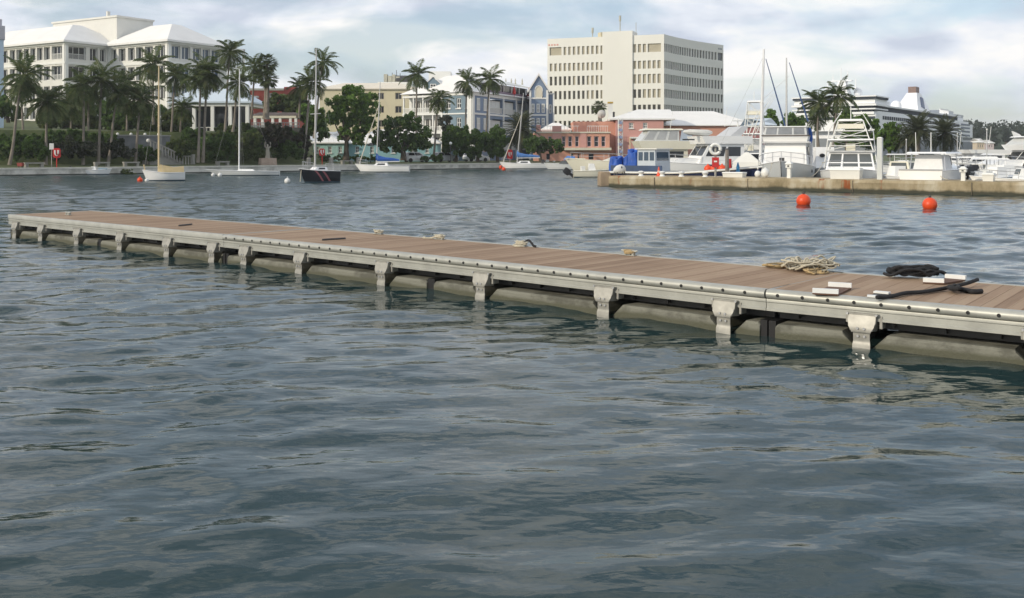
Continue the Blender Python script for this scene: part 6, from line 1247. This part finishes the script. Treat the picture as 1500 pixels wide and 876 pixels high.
# sportfishing boats with towers
def sportfish(label, px, Y, head, L, B, hull_m, ztop, outr=True, levels=3):
    th = thing('sportfishing_boat', label, 'sportfishing boat', ((px-750)/F*Y, Y, 0), R(head)); fb = 1.35
    make_hull(th, L, B, fb, fb*.78, .75, [hull_m, antifoul], .6, .92, 1.2, 2.4, gel); zd = fb*.74
    mb = MB(); mb.bx(L*.42, L*.52, -.3, .3, fb-.06, fb+.03); mb.build('bow_pulpit', gel, th, 0)
    b2 = (-L*.18, L*.14, -B*.4, B*.4, zd); t2 = (-L*.18, L*.02, -B*.34, B*.34, zd+1.35); house(th, 'deckhouse', b2, t2, gel)
    for u0, u1 in ((.04, .3), (.34, .66), (.7, .96)): 
        panel(th, b2, t2, 'f', u0, u1, .52, .92, glasst, 'windscreen'); panel(th, b2, t2, 'f', u0, u1, .3, .46, glasst, 'windscreen')
    for s_ in 'lr': panel(th, b2, t2, s_, .2, .9, .5, .88, glassd)
    z = zd+1.35; house(th, 'bridge_deck', (-L*.22, L*.04, -B*.38, B*.38, z+.003), (-L*.22, L*.05, -B*.4, B*.4, z+.12), gel, 0)
    zs = np.linspace(z+.12, ztop, levels+1); w0, w1, x0, x1 = B*.36, B*.2, L*.11, L*.06
    lg = lambda sx, sy, f: (-L*.07+sx*(x0+(x1-x0)*f), sy*(w0+(w1-w0)*f), zs[0]+(zs[-1]-zs[0])*f)
    for sx in (-1, 1):
        for sy in (-1, 1): mb = MB(); mb.tube([lg(sx, sy, 0), lg(sx, sy, 1)], .038, 6); mb.build('tower_leg', white, th)
    mb = MB()
    for k in range(1, levels+1):
        f = k/levels; c = [lg(-1, -1, f), lg(1, -1, f), lg(1, 1, f), lg(-1, 1, f), lg(-1, -1, f)]; mb.tube(c, .03, 5)
        f2 = (k-.5)/levels; c = [lg(-1, -1, f2), lg(1, -1, f2), lg(1, 1, f2), lg(-1, 1, f2), lg(-1, -1, f2)]; mb.tube(c, .022, 5)
        fa = (k-1)/levels
        for sy in (-1, 1): mb.tube([lg(-1, sy, fa), lg(1, sy, f)], .022, 4)
        mb.tube([lg(1, -1, fa), lg(1, 1, f)], .022, 4); mb.tube([lg(-1, 1, fa), lg(-1, -1, f)], .022, 4)
    mb.build('tower_brace', white, th)
    zz = zs[1]; f = 1/levels; a, b = lg(1, 1, f), lg(-1, -1, f); mb = MB(); mb.frus((b[0]-.3, a[0]+.3, b[1]-.25, a[1]+.25, zz+.03), (b[0]-.25, a[0]+.2, b[1]-.2, a[1]+.2, zz+.12)); mb.build('hardtop', gel, th, 0)
    f = .74; a, b = lg(1, 1, f), lg(-1, -1, f); mb = MB(); mb.frus((b[0], a[0], b[1]+.1, a[1]-.1, a[2]), (b[0]+.05, a[0]-.05, b[1]+.15, a[1]-.15, a[2]+.32)); mb.build('tower_station', cream_gel, th, 20)
    a, b = lg(1, 1, 1), lg(-1, -1, 1); mb = MB(); mb.frus((b[0]-.1, a[0]+.1, b[1]-.05, a[1]+.05, a[2]), (b[0], a[0], b[1]+.1, a[1]-.1, a[2]+.13)); mb.build('tower_roof', gel, th, 0)
    mb = MB(); mb.bx(-.55, .0, -.3, .3, z+.12, z+.62); mb.build('helm_console', cream_gel, th, 0)
    if outr:
        for sy in (-1, 1):
            for dx in (0, .35): mb = MB(); mb.tube([(.3+dx, sy*B*.42, zd+.3), (-1.2+dx, sy*B*(.36), ztop*.72+.6), (-2.6+dx, sy*B*(.16), ztop+.75)], [.04, .033, .02], 5); mb.build('outrigger', white, th)
    mb = MB(); mb.tube([(-.6, 0, ztop), (-.6, 0, ztop+1.0)], .03, 5); mb.build('aerial', white, th); rails(th, [(L*.14, -B*.4, zd+.2), (L*.3, -B*.3, zd+.3), (L*.45, -.35, fb)], 0, .5, 'bow_rail'); return th
sportfish('white sportfishing boat with a tall tube tower behind the tall white dock box', 1246, 67.5, -110, 10.5, 4.0, gel, LZ(177, 67.5))
sportfish('white sportfishing boat with a lattice tower beside the tall mast, partly hidden', 1095, 93, 160, 9.5, 3.6, gel, LZ(150, 93), True, 3)
th = thing('tent_cover', 'small white peaked boat tent right of the life ring', 'tent', (LX(1094, 76), 76, .9), -.3)
mb = MB(); mb.loft([[(-1.1, -.7, 0), (1.1, -.7, 0), (1.1, .7, 0), (-1.1, .7, 0)], [(-1.0, -.6, .7), (1.0, -.6, .7), (1.0, .6, .7), (-1.0, .6, .7)], [(-.12, -.1, 1.45), (.12, -.1, 1.45), (.12, .1, 1.45), (-.12, .1, 1.45)]]); mb.build('cover', white, th, 0)
[MB().tube([(x, y, -.6), (x, y, .6)], .03, 5).build('pole', galv, th) for x in (-1, 1) for y in (-.6, .6)]
mb = MB(); mb.lathe([(.14, 0), (.15, .3), (.1, .55), (.12, .6), (.02, .95)], (0, 0, 0), 10); p = pier_at(1081, 2.3); tag(mb.build('gas_bottle', pm('bottle_blue', (.03, .2, .42), .4), None, 50, (p.x, p.y, PZ)), 'blue bottle shaped container standing right of the red box', 'bottle')
# trawler
L, B, Y = 11, 3.9, 72.5
th = thing('trawler_yacht', 'white trawler yacht with canvas covered windscreen, bow facing the pier', 'motor yacht', (LX(1152, Y), Y, 0), R(-109))
make_hull(th, L, B, 1.75, 1.32, 1.1, [greyhull, antifoul], .7, .88, .9, 2.6, gel)
b2, t2 = (-4.2, 1.9, -1.5, 1.5, 1.3), (-4.2, 1.3, -1.4, 1.4, 3.0); house(th, 'deckhouse', b2, t2, gel)
for s_ in 'lr': panel(th, b2, t2, s_, .55, .85, .5, .85, glassd); panel(th, b2, t2, s_, .15, .5, .5, .85, glassd)
panel(th, b2, t2, 'f', .06, .94, .1, .62, pm('white_canvas', (.72, .72, .71), .8, .05, 3, bump=.2), 'windscreen_cover', .03)
mb = MB(); mb.frus((-3.6, 1.7, -1.62, 1.62, 3.003), (-3.6, 1.8, -1.66, 1.66, 3.12)); mb.frus((-2.4, 1.55, -1.5, 1.5, 3.12), (-2.4, 1.7, -1.58, 1.58, 3.5)); mb.build('flybridge', gel, th, 0)
b4, t4 = (-2.2, 1.6, -1.5, 1.5, 3.58), (-2.2, 1.2, -1.42, 1.42, 4.15); house(th, 'clear_enclosure', b4, t4, pm('clear_vinyl', (.55, .56, .54)))
for u0, u1 in ((.05, .3), (.34, .66), (.7, .95)): panel(th, b4, t4, 'f', u0, u1, .08, .92, pm('smoke_vinyl', (.24, .25, .26), .15, .2), 'vinyl_pane')
for s_ in 'lr': panel(th, b4, t4, s_, .1, .45, .08, .92, MC['smoke_vinyl'], 'vinyl_pane'); panel(th, b4, t4, s_, .55, .9, .08, .92, MC['smoke_vinyl'], 'vinyl_pane')
mb = MB(); mb.frus((-2.3, 1.3, -1.5, 1.5, 4.153), (-2.2, 1.2, -1.4, 1.4, 4.22)); mb.build('canvas_top', white, th, 0); mb = MB(); mb.bx(-2.4, 1.78, -1.62, 1.62, 3.503, 3.575); mb.build('trim_band', pm('band_brown', (.1, .08, .07)), th, 0)
for x in (2.2, 1.2, .2):
    mb = MB(); mb.lathe([(.11, -.02), (.12, .0), (.1, .03), (.02, .03)], (x, 0, 0), 10, 0, 'y'); o = mb.build('porthole', black, th); o.location = (0, 1.86-.04*(x-1)**2-(.26 if x > 2 else .03), 1.02)
rails(th, [(1.9, -1.8, 1.4), (3.5, -1.4, 1.6), (4.8, -.6, 1.72), (5.4, 0, 1.78), (4.8, .6, 1.72), (3.5, 1.4, 1.6), (1.9, 1.8, 1.4)], 0, .62, 'bow_rail', None, .02); mb = MB(); mb.bx(4.4, 5.1, -.15, .15, 1.74, 1.98); mb.build('anchor_winch', darkmetal, th, 0)
mb = MB(); mb.bx(-3.6, -2.3, 1.5, 1.72, 1.3, 3.0); mb.build('side_door_shade', gel, th, 0)
th = thing('folded_bimini', 'blue folded canvas on a pole at the trawler right flybridge edge', 'canvas', (LX(1187, 74), 74, LZ(210, 74))); mb = MB(); mb.tube([(0, 0, 0), (.02, 0, .35), (-.02, 0, .8), (-.06, 0, 1.15)], [.1, .17, .16, .08], 8); mb.build('canvas', bluecover, th, 60); mb = MB(); mb.tube([(0, .1, -1.5), (0, .1, 1.3)], .03, 5); mb.build('pole', steel, th)
# white cabinet-like flybridge boat between trawler and tower boat
th = thing('hardtop_boat', 'small white hardtop boat with an oval hole, squeezed between trawler and tower boat', 'boat', (LX(1207, 78), 78, 0), R(-95)); make_hull(th, 6.5, 2.6, 1.3, 1.0, .9, [gel, antifoul], .4, .9, .7)
b2, t2 = (-1.8, .6, -.75, .75, 1.0), (-1.8, .4, -.68, .68, 2.75); house(th, 'wheelhouse', b2, t2, gel, 0); mb = MB(); mb.ball((0, 0, 0), .22, 12, 7, 0, .7); o = mb.build('opening', black, th, 60); o.location = (.55, -.25, 2.1); mb = MB(); mb.tube([(-.6, -.5, 2.7), (-.6, -.5, 4.0)], .03, 5); mb.build('aerial', white, th)
# ketch with two masts behind the trawler
Y = 82; th = thing('ketch', 'sailing ketch with two tall masts and dark blue furled sails behind the trawler', 'sailboat', (LX(1130, Y), Y, 0), R(172)); make_hull(th, 9.5, 2.9, 1.3, 1.05, 1.0, [navy, antifoul], .6, .6, .8)
house(th, 'coachroof', (-1.5, 2.0, -.8, .8, 1.0), (-1.2, 1.6, -.65, .65, 1.5), gel); xm = (1130-1114)/F*Y; xz = (1130-1151.5)/F*Y
mast(th, xm, 1.1, LZ(72, Y), (-.3, 0), .13, wsp, [(LZ(150, Y), .7)], 'main_mast'); mast(th, xz, 1.0, LZ(85, Y), (0, 0), .085, MC['grey_spar'], None, 'mizzen_mast')
for a, b in (((1122, 86), (1150, 186)), ((1155.5, 92), (1182, 178))):
    mb = MB(); pa = ((1130-a[0])/F*Y, 0, LZ(a[1], Y)); pb = ((1130-b[0])/F*Y, 0, LZ(b[1], Y)); mb.tube([pa, tuple(Vector(pa).lerp(Vector(pb), .5)), pb], [.03, .055, .08], 6); mb.build('furled_sail', pm('furled_navy', (.05, .09, .2), .7), th)
stays(th, (xm-.2, 0, LZ(85, Y)), [(4.9, 0, 1.3), (xm, 1.3, 1.1), (xm, -1.3, 1.1)], .014); mb = MB(); mb.tube([(xm+.1, 0, LZ(150, Y)), (xm-2.3, 0, LZ(112, Y))], .02, 4); mb.build('topping_lift', wsp, th)
# centre console boat seen from its stern quarter
tx = Vector((LX(1349, 57.5), 57.5)); dr = Vector((.6, .8)); c = tx+dr*3.6; th = thing('centre_console_boat', 'white centre console boat with T-top and canvas enclosure, stern to the pier', 'boat', (c.x, c.y, 0), math.atan2(.8, .6)); make_hull(th, 7.4, 2.5, 1.6, 1.32, 1.3, [gel, antifoul], .4, .95, .8, 2.4, gel)
mb = MB(); mb.tube([(-3.7, -1.2, 1.34), (-3.7, 1.2, 1.34)], .05, 5); mb.build('transom_rail', pm('grey_rub', (.4, .4, .4)), th)
b2, t2 = (-2.1, .2, -.85, .85, 1.25), (-1.9, -.1, -.72, .72, 2.2); house(th, 'canvas_enclosure', b2, t2, pm('white_canvas', (.72, .72, .71)), 20); mb = MB(); mb.frus((-2.6, 1.3, -1.15, 1.15, 2.28), (-2.4, 1.1, -1.05, 1.05, 2.38)); mb.build('t_top', gel, th, 0)
[MB().tube([(x, y, 1.25), (x*.95, y*.9, 2.28)], .03, 5).build('t_top_leg', steel, th) for x in (-2.2, .8) for y in (-1, 1)]; panel(th, (.2, 1.2, -.7, .7, 1.3), (.0, .9, -.6, .6, 2.2), 'f', .05, .95, .3, .9, glasst, 'windscreen')
MB().tube([(-1.2, .9, 2.38), (-1.15, .95, 3.55)], .02, 5).build('aerial', white, th); MB().tube([(-1.0, .1, 2.38), (-1.0, .1, 3.55)], .025, 5).build('aerial', white, th)
th = thing('cuddy_boat', 'low cream boat with a raked windscreen left of the centre console boat', 'boat', (LX(1333, 66), 66, 0), R(-60)); make_hull(th, 5.6, 2.2, 1.1, .9, .8, [cream_gel, antifoul], .4, .9, .6); b2, t2 = (-1.2, .6, -.7, .7, .9), (-1.1, .3, -.6, .6, 1.75); house(th, 'cuddy', b2, t2, cream_gel); panel(th, b2, t2, 'f', .08, .92, .4, .9, glasst, 'windscreen'); panel(th, b2, t2, 'r', .1, .9, .4, .9, glasst)
# right end cluster
def skiff(label, px, Y, head, L, m, fb=.95, ob=2, top=None, rail=True):
    th = thing('outboard_boat', label, 'boat', (LX(px, Y), Y, 0), R(head)); make_hull(th, L, L*.36, fb, fb*.82, fb*.76, [m, antifoul], .35, .9, .6)
    b2, t2 = (-L*.12, L*.08, -.45, .45, fb*.7), (-L*.1, L*.03, -.38, .38, fb*.7+.75); house(th, 'console', b2, t2, gel); panel(th, b2, t2, 'f', .08, .92, .55, .95, glasst, 'windscreen'); mb = MB(); mb.bx(-L*.3, -L*.2, -.5, .5, fb*.7, fb*.7+.5); mb.build('seat', white, th, 0)
    for k in range(ob): outboard(th, -L*.52, (k-.5*(ob-1))*.55, fb*.8, 1.05, blackplastic if k % 2 == 0 else pm('grey_cowling', (.3, .31, .33), .3))
    if top:
        mb = MB(); mb.frus((-L*.22, L*.16, -.85, .85, top), (-L*.2, L*.13, -.78, .78, top+.09)); mb.build('hardtop', gel, th, 0); [MB().tube([(x, y, fb*.75), (x, y*.9, top)], .025, 5).build('hardtop_leg', steel, th) for x in (-L*.18, L*.1) for y in (-.8, .8)]
    if rail: rails(th, [(L*.1, -L*.16, fb*.85), (L*.3, -L*.11, fb*.93), (L*.46, 0, fb), (L*.3, L*.11, fb*.93), (L*.1, L*.16, fb*.85)], 0, .4, 'bow_rail')
    return th
skiff('white boat with flat hardtop moored behind the right power pedestal', 1427, 72, 165, 6.6, gel, 1.1, 1, 1.95)
skiff('white open boat with twin outboards beside the tall piling', 1312, 66, 100, 5.6, gel, 1.0, 2)
skiff('low dark boat near the right end of the pier with red bottom paint', 1428, 60, 175, 3.6, pm('brown_black_hull', (.05, .035, .03), .5), .62, 0, None, False)
skiff('grey white outboard boat with its bow to the right frame edge', 1463, 62, 20, 5.0, greyhull, 1.0, 2)
skiff('white bow of a boat filling the lower right marina corner', 1497, 56.5, 175, 5.2, gel, 1.0, 1)
skiff('white outboard boat half hidden in the middle of the right marina cluster', 1390, 80, 160, 6.0, gel, 1.1, 2, 1.9)
skiff('small white boat behind the right marina cluster under the hillside houses', 1452, 84, 190, 6.0, gel, 1.2, 1)
yacht('big white flybridge yacht cut by the right frame edge', 1496, 78, 186, 11.5, 3.9, 1.6, gel, 1.35, 1.1, True)
th = thing('sail_fin', 'white raked radar fin of a yacht at the right frame edge', 'radar fin', (LX(1490, 83), 83, LZ(222, 83))); mb = MB(); mb.prism([(.3, 0, 0), (1.7, 0, 0), (.2, 0, 1.45), (-.35, 0, 1.7)], (0, .25, 0)); mb.build('fin', gel, th, 0); mb = MB(); mb.bx(.2, 1.8, -.6, .85, -1.2, 0); mb.build('fin_base', gel, th, 0)
yacht('white cabin cruiser behind the right marina cluster, left of the hillside houses', 1418, 93, 176, 9.5, 3.2, 1.35, gel, 1.25, .9, False)
skiff('white boat with canvas hardtop in front of the hillside houses', 1446, 70, 172, 5.6, gel, 1.05, 2, 1.85)
skiff('white open boat with three dark outboards in the right marina cluster', 1476, 67, 12, 5.6, gel, 1.05, 3)
skiff('pale cabin boat between the cabin cruiser and the flybridge yacht at right', 1462, 80, 182, 6.4, cream_gel, 1.2, 1, 2.15)
yacht('white flybridge cruiser half hidden behind the centre console boat', 1378, 96, 170, 8.5, 3.0, 1.25, gel, 1.1, .7, False)
skiff('white boat with a folded canvas top beside the workboat bow', 1105, 84, 170, 6.2, gel, 1.25, 1, 2.2)
yacht('white express cruiser behind the red box and tent cover', 1078, 97, 174, 9.0, 3.2, 1.5, gel, 1.5, 1.1, True)
for px, Y_, pt, lab in ((1445, 73, 190, 'thin bare pole rising from the right marina cluster before the houses'), (1402, 90, 196, 'thin white pole behind the cuddy and centre console boats'), (1327, 86, 205, 'thin white pole left of the centre console boat aerials'), (1182, 84, 188, 'thin pole behind the right flybridge corner of the trawler')):
    th = thing('marina_pole', lab, 'pole', (LX(px, Y_), Y_, -.3)); mb = MB(); mb.tube([(0, 0, 0), (.03, 0, LZ(pt, Y_)+.3)], [.06, .035], 6); mb.build('shaft', MC['grey_spar'], th); mb = MB(); mb.ball((.03, 0, LZ(pt, Y_)+.33), .06, 8, 6); mb.build('tip', white, th)
th = skiff('cream skiff with a black outboard tilted up at the pier end', 868, 92, 2, 3.6, cream_gel, .78, 0, None, False); outboard(th, -2.0, 0, .35, 1.15, blackplastic, tilt=-.9)
skiff('white runabout moored behind the sportfishing boats under the cruise ship', 1318, 95, 175, 7, gel, 1.2, 1, 2.1)
skiff('white boat behind the ketch beside the red house', 1128, 100, 185, 7, gel, 1.4, 1, 2.4)
def line_thing(a, b, sag, lab, r=.022):
    a, b = Vector(a), Vector(b); th = thing('mooring_line', lab, 'rope', a); pts = []
    for i in range(13):
        t_ = i/12; p = a.lerp(b, t_)-a; pts.append((p.x, p.y, p.z-sag*4*t_*(1-t_)))
    mb = MB(); mb.tube(pts, r, 5); mb.build('rope', ropepale, th); mb = MB(); mb.torus((0, 0, 0), .08, .02, 'z', 10, 5); mb.build('eye_splice', ropepale, th)
line_thing(W(1206, 238, 64.5), pier_at(1178, 1.2)+Vector((0, 0, .08)), .35, 'slack pale mooring line hanging between tower boat pulpit and trawler')
line_thing(W(1371, 250, 57.2), pier_at(1388, .9)+Vector((0, 0, .06)), .12, 'pale mooring line from the centre console stern to the pier')
line_thing(W(1131, 239, 66.4), pier_at(1124, .9)+Vector((0, 0, .06)), .1, 'pale mooring line from the trawler bow down to the pier')
# ---------------------------------------------------------------- things on the quay lawn
def at_quay(px, d):                          # point d metres behind the quay edge seen at photo column px
    k = (px-750)/F; A_, B_ = QP[1], QP[2]; dr = (B_-A_).normalized(); n = Vector((-dr.y, dr.x)); p = A_+n*d; s_ = (k*p.y-p.x)/(dr.x-k*dr.y); q = p+dr*s_; return Vector((q.x, q.y, landz(q.x, q.y, d)))
def cabinet(px, lab, d=1.6, pybot=231, pytop=216):
    p = at_quay(px, d); Y = p.y; k = Y/F; th = thing('lifebuoy_cabinet', lab, 'lifebuoy', p, .3, 'red lifebuoy cabinets on the quay'); z1 = LZ(pytop, Y)-p.z; z0 = LZ(pybot, Y)-p.z; w = (5.2 if px < 100 else 4.1)*k
    mb = MB(); mb.tube([(0, .06, -.1), (0, .06, z0+.1)], .05, 6); mb.build('post', redp, th); mb = MB(); rings = []
    poly = [(-w, 0, z0+.12), (-w*.7, 0, z0), (w*.7, 0, z0), (w, 0, z0+.12), (w, 0, z1-.2), (w*.6, 0, z1), (-w*.6, 0, z1), (-w, 0, z1-.2)]; mb.prism(poly, (0, .2, 0)); cb_ = mb.build('cabinet', redp, th, 0)
    mb = MB(); zc = (z0+z1)/2; mb.tube([(-w*.42, -.03, zc+.28), (-w*.42, -.03, zc-.05), (-w*.25, -.03, zc-.24), (0, -.03, zc-.3), (w*.25, -.03, zc-.24), (w*.42, -.03, zc-.05), (w*.42, -.03, zc+.28)], [.085, .085, .04, .03, .04, .085, .085], 6); mb.build('lifebuoy', white, th, 50)
cabinet(83, 'red lifebuoy cabinet on a post beside the white sign at far left', 1.8, 231, 217); cabinet(472, 'red lifebuoy cabinet in front of the teal cottage', 1.6, 228, 217.5); cabinet(747, 'red lifebuoy cabinet by the furled foresail of the white sloop', 1.6, 233, 219)
p = at_quay(75.5, 2.2); th = thing('notice_sign', 'small white notice sign on a thin post left of the red cabinet', 'sign', p, .3); k = p.y/F; mb = MB(); mb.bx(-3*k, 3*k, -.03, .03, LZ(219, p.y)-p.z, LZ(210, p.y)-p.z); mb.build('panel', white, th, 0); mb = MB(); mb.tube([(0, .06, -.1), (0, .06, LZ(212, p.y)-p.z)], .045, 6); mb.build('post', galv, th)
p = at_quay(30, 1.6); th = thing('litter_bin', 'low dull red litter bin on the lawn at far left', 'bin', p); mb = MB(); mb.frus((-.22, .22, -.2, .2, .15), (-.26, .26, -.24, .24, .5)); mb.build('bin', pm('dull_red', (.3, .06, .05)), th, 0); [MB().bx(x-.04, x+.04, -.05, .05, -.05, .16).build('foot', darkmetal, th, 0) for x in (-.18, .18)]
def bench(px, w, lab):
    p = at_quay(px, 2.4); th = thing('stone_bench', lab, 'bench', p, .72, 'stone benches on the lawn'); st = pm('bench_stone', (.3, .29, .26), .9, .2, 2); mb = MB(); mb.bx(-w/2, w/2, -.3, .3, .36, .5); mb.build('seat', st, th, 0)
    for x in (-w*.38, w*.38): mb = MB(); mb.bx(x-.15, x+.15, -.24, .24, -.1, .36); mb.build('leg', st, th, 0)
bench(50, 1.9, 'grey bench between the litter bin and the white notice sign'); bench(149, 1.6, 'stone bench at the foot of the tall pale-trunked palm'); bench(192, 1.7, 'stone bench at the foot of the palm leaning right'); bench(326, 1.5, 'stone bench under the twin palm trunks')
bench(508, 1.6, 'stone bench under the tall bright green tree')
# statue with raised arms
p = at_quay(392, 3.0); th = thing('statue', 'grey statue with raised arms standing on a stone plinth', 'statue', (p.x, p.y, p.z), .5); k = p.y/F; br = pm('weathered_stone', (.3, .28, .23), .7, .2, 4); z0 = LZ(231.5, p.y)-p.z; z1 = LZ(208, p.y)-p.z; hh = z1-z0
mb = MB(); mb.frus((-.95, .95, -.7, .7, -.1), (-.9, .9, -.65, .65, z0)); mb.build('plinth', pm('plinth_stone', (.4, .31, .25), .9, .15, 2), th, 0)
mb = MB(); mb.tube([(0, 0, z0-.02), (.02, 0, z0+hh*.2), (-.02, 0, z0+hh*.42), (0, 0, z0+hh*.56), (0, 0, z0+hh*.66), (0, 0, z0+hh*.7), (0, -.03, z0+hh*.74), (0, -.03, z0+hh*.82), (0, -.03, z0+hh*.87)], [.33, .26, .22, .2, .24, .1, .09, .12, .04], 10)
for s_ in (-1, 1): mb.tube([(s_*.1, 0, z0+hh*.62), (s_*.3, 0, z0+hh*.7), (s_*.34, -.02, z0+hh*.86), (s_*.3, -.05, z0+hh)], [.11, .1, .08, .05], 7)
mb.build('figure', br, th, 60)
# garden wall, steps, upper garden fence
YA, YB = quayY(168, 10.6), quayY(249, 10.6); p = W(168, 212, YA); p_b = W(249, 212, YB); gw = thing('garden_wall', 'grey stone garden wall with small white ball tops above the flowering shrubs', 'wall', (p.x, p.y, 3.0), math.atan2(p_b.y-p.y, p_b.x-p.x)); w = (p_b-p).xy.length; mb = MB(); mb.bx(0, w, 0, .4, -2.0, LZ(199, YA)-3.0); mb.build('masonry', pm('grey_garden_wall', (.2, .21, .22), .9, .2, 1), gw, 0); mb = MB(); mb.bx(-.1, w+.1, -.08, .48, LZ(198.9, YA)-3.0, LZ(197.2, YA)-3.0); mb.build('coping', pm('pale_coping', (.38, .38, .36)), gw, 0)
for x in (.4, w*.3, w*.55, w*.8): mb = MB(); mb.ball((x, .2, LZ(196.2, YA)-3.0), .17, 10, 7); mb.build('ball_top', buoyw, gw, 60)
st_ = thing('garden_steps', 'flight of stone steps with pale balustrade descending right to the lawn', 'steps', at_quay(252, 6.5), .72); sp = pm('balustrade_stone', (.34, .33, .3), .9, .15, 2); mb = MB()
for i in range(9): mb.bx(-2.6+i*.42, -2.6+(i+1)*.42, 0, 2.2, -.3, 2.0-i*.2)
mb.build('flight', sp, st_, 0); mb = MB(); mb.prism([(-2.7, -.25, 2.8), (1.3, -.25, .9), (2.4, -.25, .9), (2.4, -.25, 1.05), (1.35, -.25, 1.05), (-2.7, -.25, 2.95)], (0, .22, 0))
for i in range(15): x = -2.6+i*.34; zt = 2.8-(x+2.7)*.475 if x < 1.3 else .9; mb.bx(x, x+.14, -.2, -.08, max(-.2, zt-1.0), zt+.02)
mb.bx(2.3, 2.65, -.3, .05, -.2, 1.2); mb.build('balustrade', sp, st_, 0)
# lamp posts
for px, pyt, lab, gl in ((660, 210, 'slim lamp post with a round white globe before the clipped trees', 1), (217, 206, 'short lamp post with a round globe beside the garden wall', 1), (543, 213, 'dark lamp post with a broad dark shade beside the white sloop mast', 0), (1388, 0, '', 1)):
    if px > 1000: continue
    p = at_quay(px, 4.5 if px > 500 else 8.8); th = thing('lamp_post', lab, 'street lamp', p); zt = LZ(pyt, p.y)-p.z; mb = MB(); mb.tube([(0, 0, -.1), (0, 0, .3), (0, 0, zt-.2)], [.09, .055, .045], 7); mb.build('post', darkmetal, th)
    mb = MB()
    if gl: mb.ball((0, 0, zt), .22, 12, 8); mb.build('globe', white, th, 60)
    else: mb.lathe([(.04, .35), (.3, .2), (.42, 0), (.36, -.06), (.05, -.05)], (0, 0, zt), 12); mb.build('shade', darkmetal, th, 40)
# small stone bollards along the lawn near the cottage
for px, lab in ((452, 'grey stone post left of the black sloop mast'), (485, 'grey stone post right of the cottage lifebuoy'), (525, 'grey stone post before the teal cottage, left of the blue sail cover')):
    p = at_quay(px, 1.4); th = thing('stone_post', lab, 'post', p, .72, 'grey stone posts on the quay lawn'); mb = MB(); mb.frus((-.22, .22, -.22, .22, -.1), (-.19, .19, -.19, .19, .75)); mb.build('shaft', pm('bench_stone', (.3, .29, .26)), th, 0); mb = MB(); mb.frus((-.23, .23, -.23, .23, .753), (-.1, .1, -.1, .1, .9)); mb.build('cap', pm('bench_stone', (.3, .29, .26)), th, 0)
# parked cars
def car(px, d, rz, m, lab):
    p = at_quay(px, d); th = thing('parked_car', lab, 'car', p, rz, 'cars parked behind the lawn'); mb = MB()
    mb.loft([[(x, -.8*w, z0), (x, -.84*w, (z0+z1)/2), (x, -.74*w, z1), (x, .74*w, z1), (x, .84*w, (z0+z1)/2), (x, .8*w, z0)] for x, w, z0, z1 in ((-1.95, .85, .4, .75), (-1.8, .97, .28, .92), (-.9, 1, .22, .95), (.7, 1, .22, .93), (1.6, .97, .24, .82), (1.95, .82, .36, .62))]); mb.build('body', m, th, 40)
    mb = MB(); mb.loft([[(x0, -w, z), (x1, -w, z), (x1, w, z), (x0, w, z)] for x0, x1, w, z in ((-1.75, .95, .74, .92), (-1.45, .3, .62, 1.38), (-1.25, .1, .54, 1.44))]); mb.build('roof', m, th, 40)
    b_, t_ = (-1.75, .95, -.74, .74, .92), (-1.45, .3, -.62, .62, 1.38); panel(th, b_, t_, 'r', .08, .45, .12, .88, glassd); panel(th, b_, t_, 'r', .5, .9, .12, .88, glassd); panel(th, b_, t_, 'f', .06, .94, .1, .9, glassd, 'windscreen'); panel(th, b_, t_, 'a', .06, .94, .1, .9, glassd, 'windscreen')
    for x in (-1.2, 1.2):
        for y in (-.78, .78): mb = MB(); mb.lathe([(.02, -.09), (.28, -.09), (.3, -.06), (.3, .06), (.28, .09), (.02, .09)], (x, y, .3), 14, 0, 'y'); mb.build('wheel', black, th)
car(610, 8.5, .5, pm('car_white', (.75, .75, .75), .3), 'white car parked behind the broad dark tree, left one'); car(652, 9, .6, pm('car_silver', (.5, .52, .53), .3, metal=.3), 'silver car parked right of the short palm'); car(697, 10, .55, pm('car_white', (.75, .75, .75), .3), 'white car half hidden behind the clipped trees')
# ---------------------------------------------------------------- haze: thin even air over the whole harbour
hzm = bpy.data.materials.new('harbour_haze'); hzm.use_nodes = True; t = hzm.node_tree; t.nodes.remove(t.nodes['Principled BSDF']); pv_ = t.nodes.new('ShaderNodeVolumePrincipled')
pv_.inputs['Color'].default_value = (.93, .96, 1, 1); pv_.inputs['Density'].default_value = .00028; pv_.inputs['Anisotropy'].default_value = .2
t.links.new(pv_.outputs[0], t.nodes['Material Output'].inputs['Volume'])
mb = MB(); mb.bx(-1700, 1700, -1700, 1700, -2.2, 45); tag(mb.build('haze', hzm, None, 0), kind='stuff')
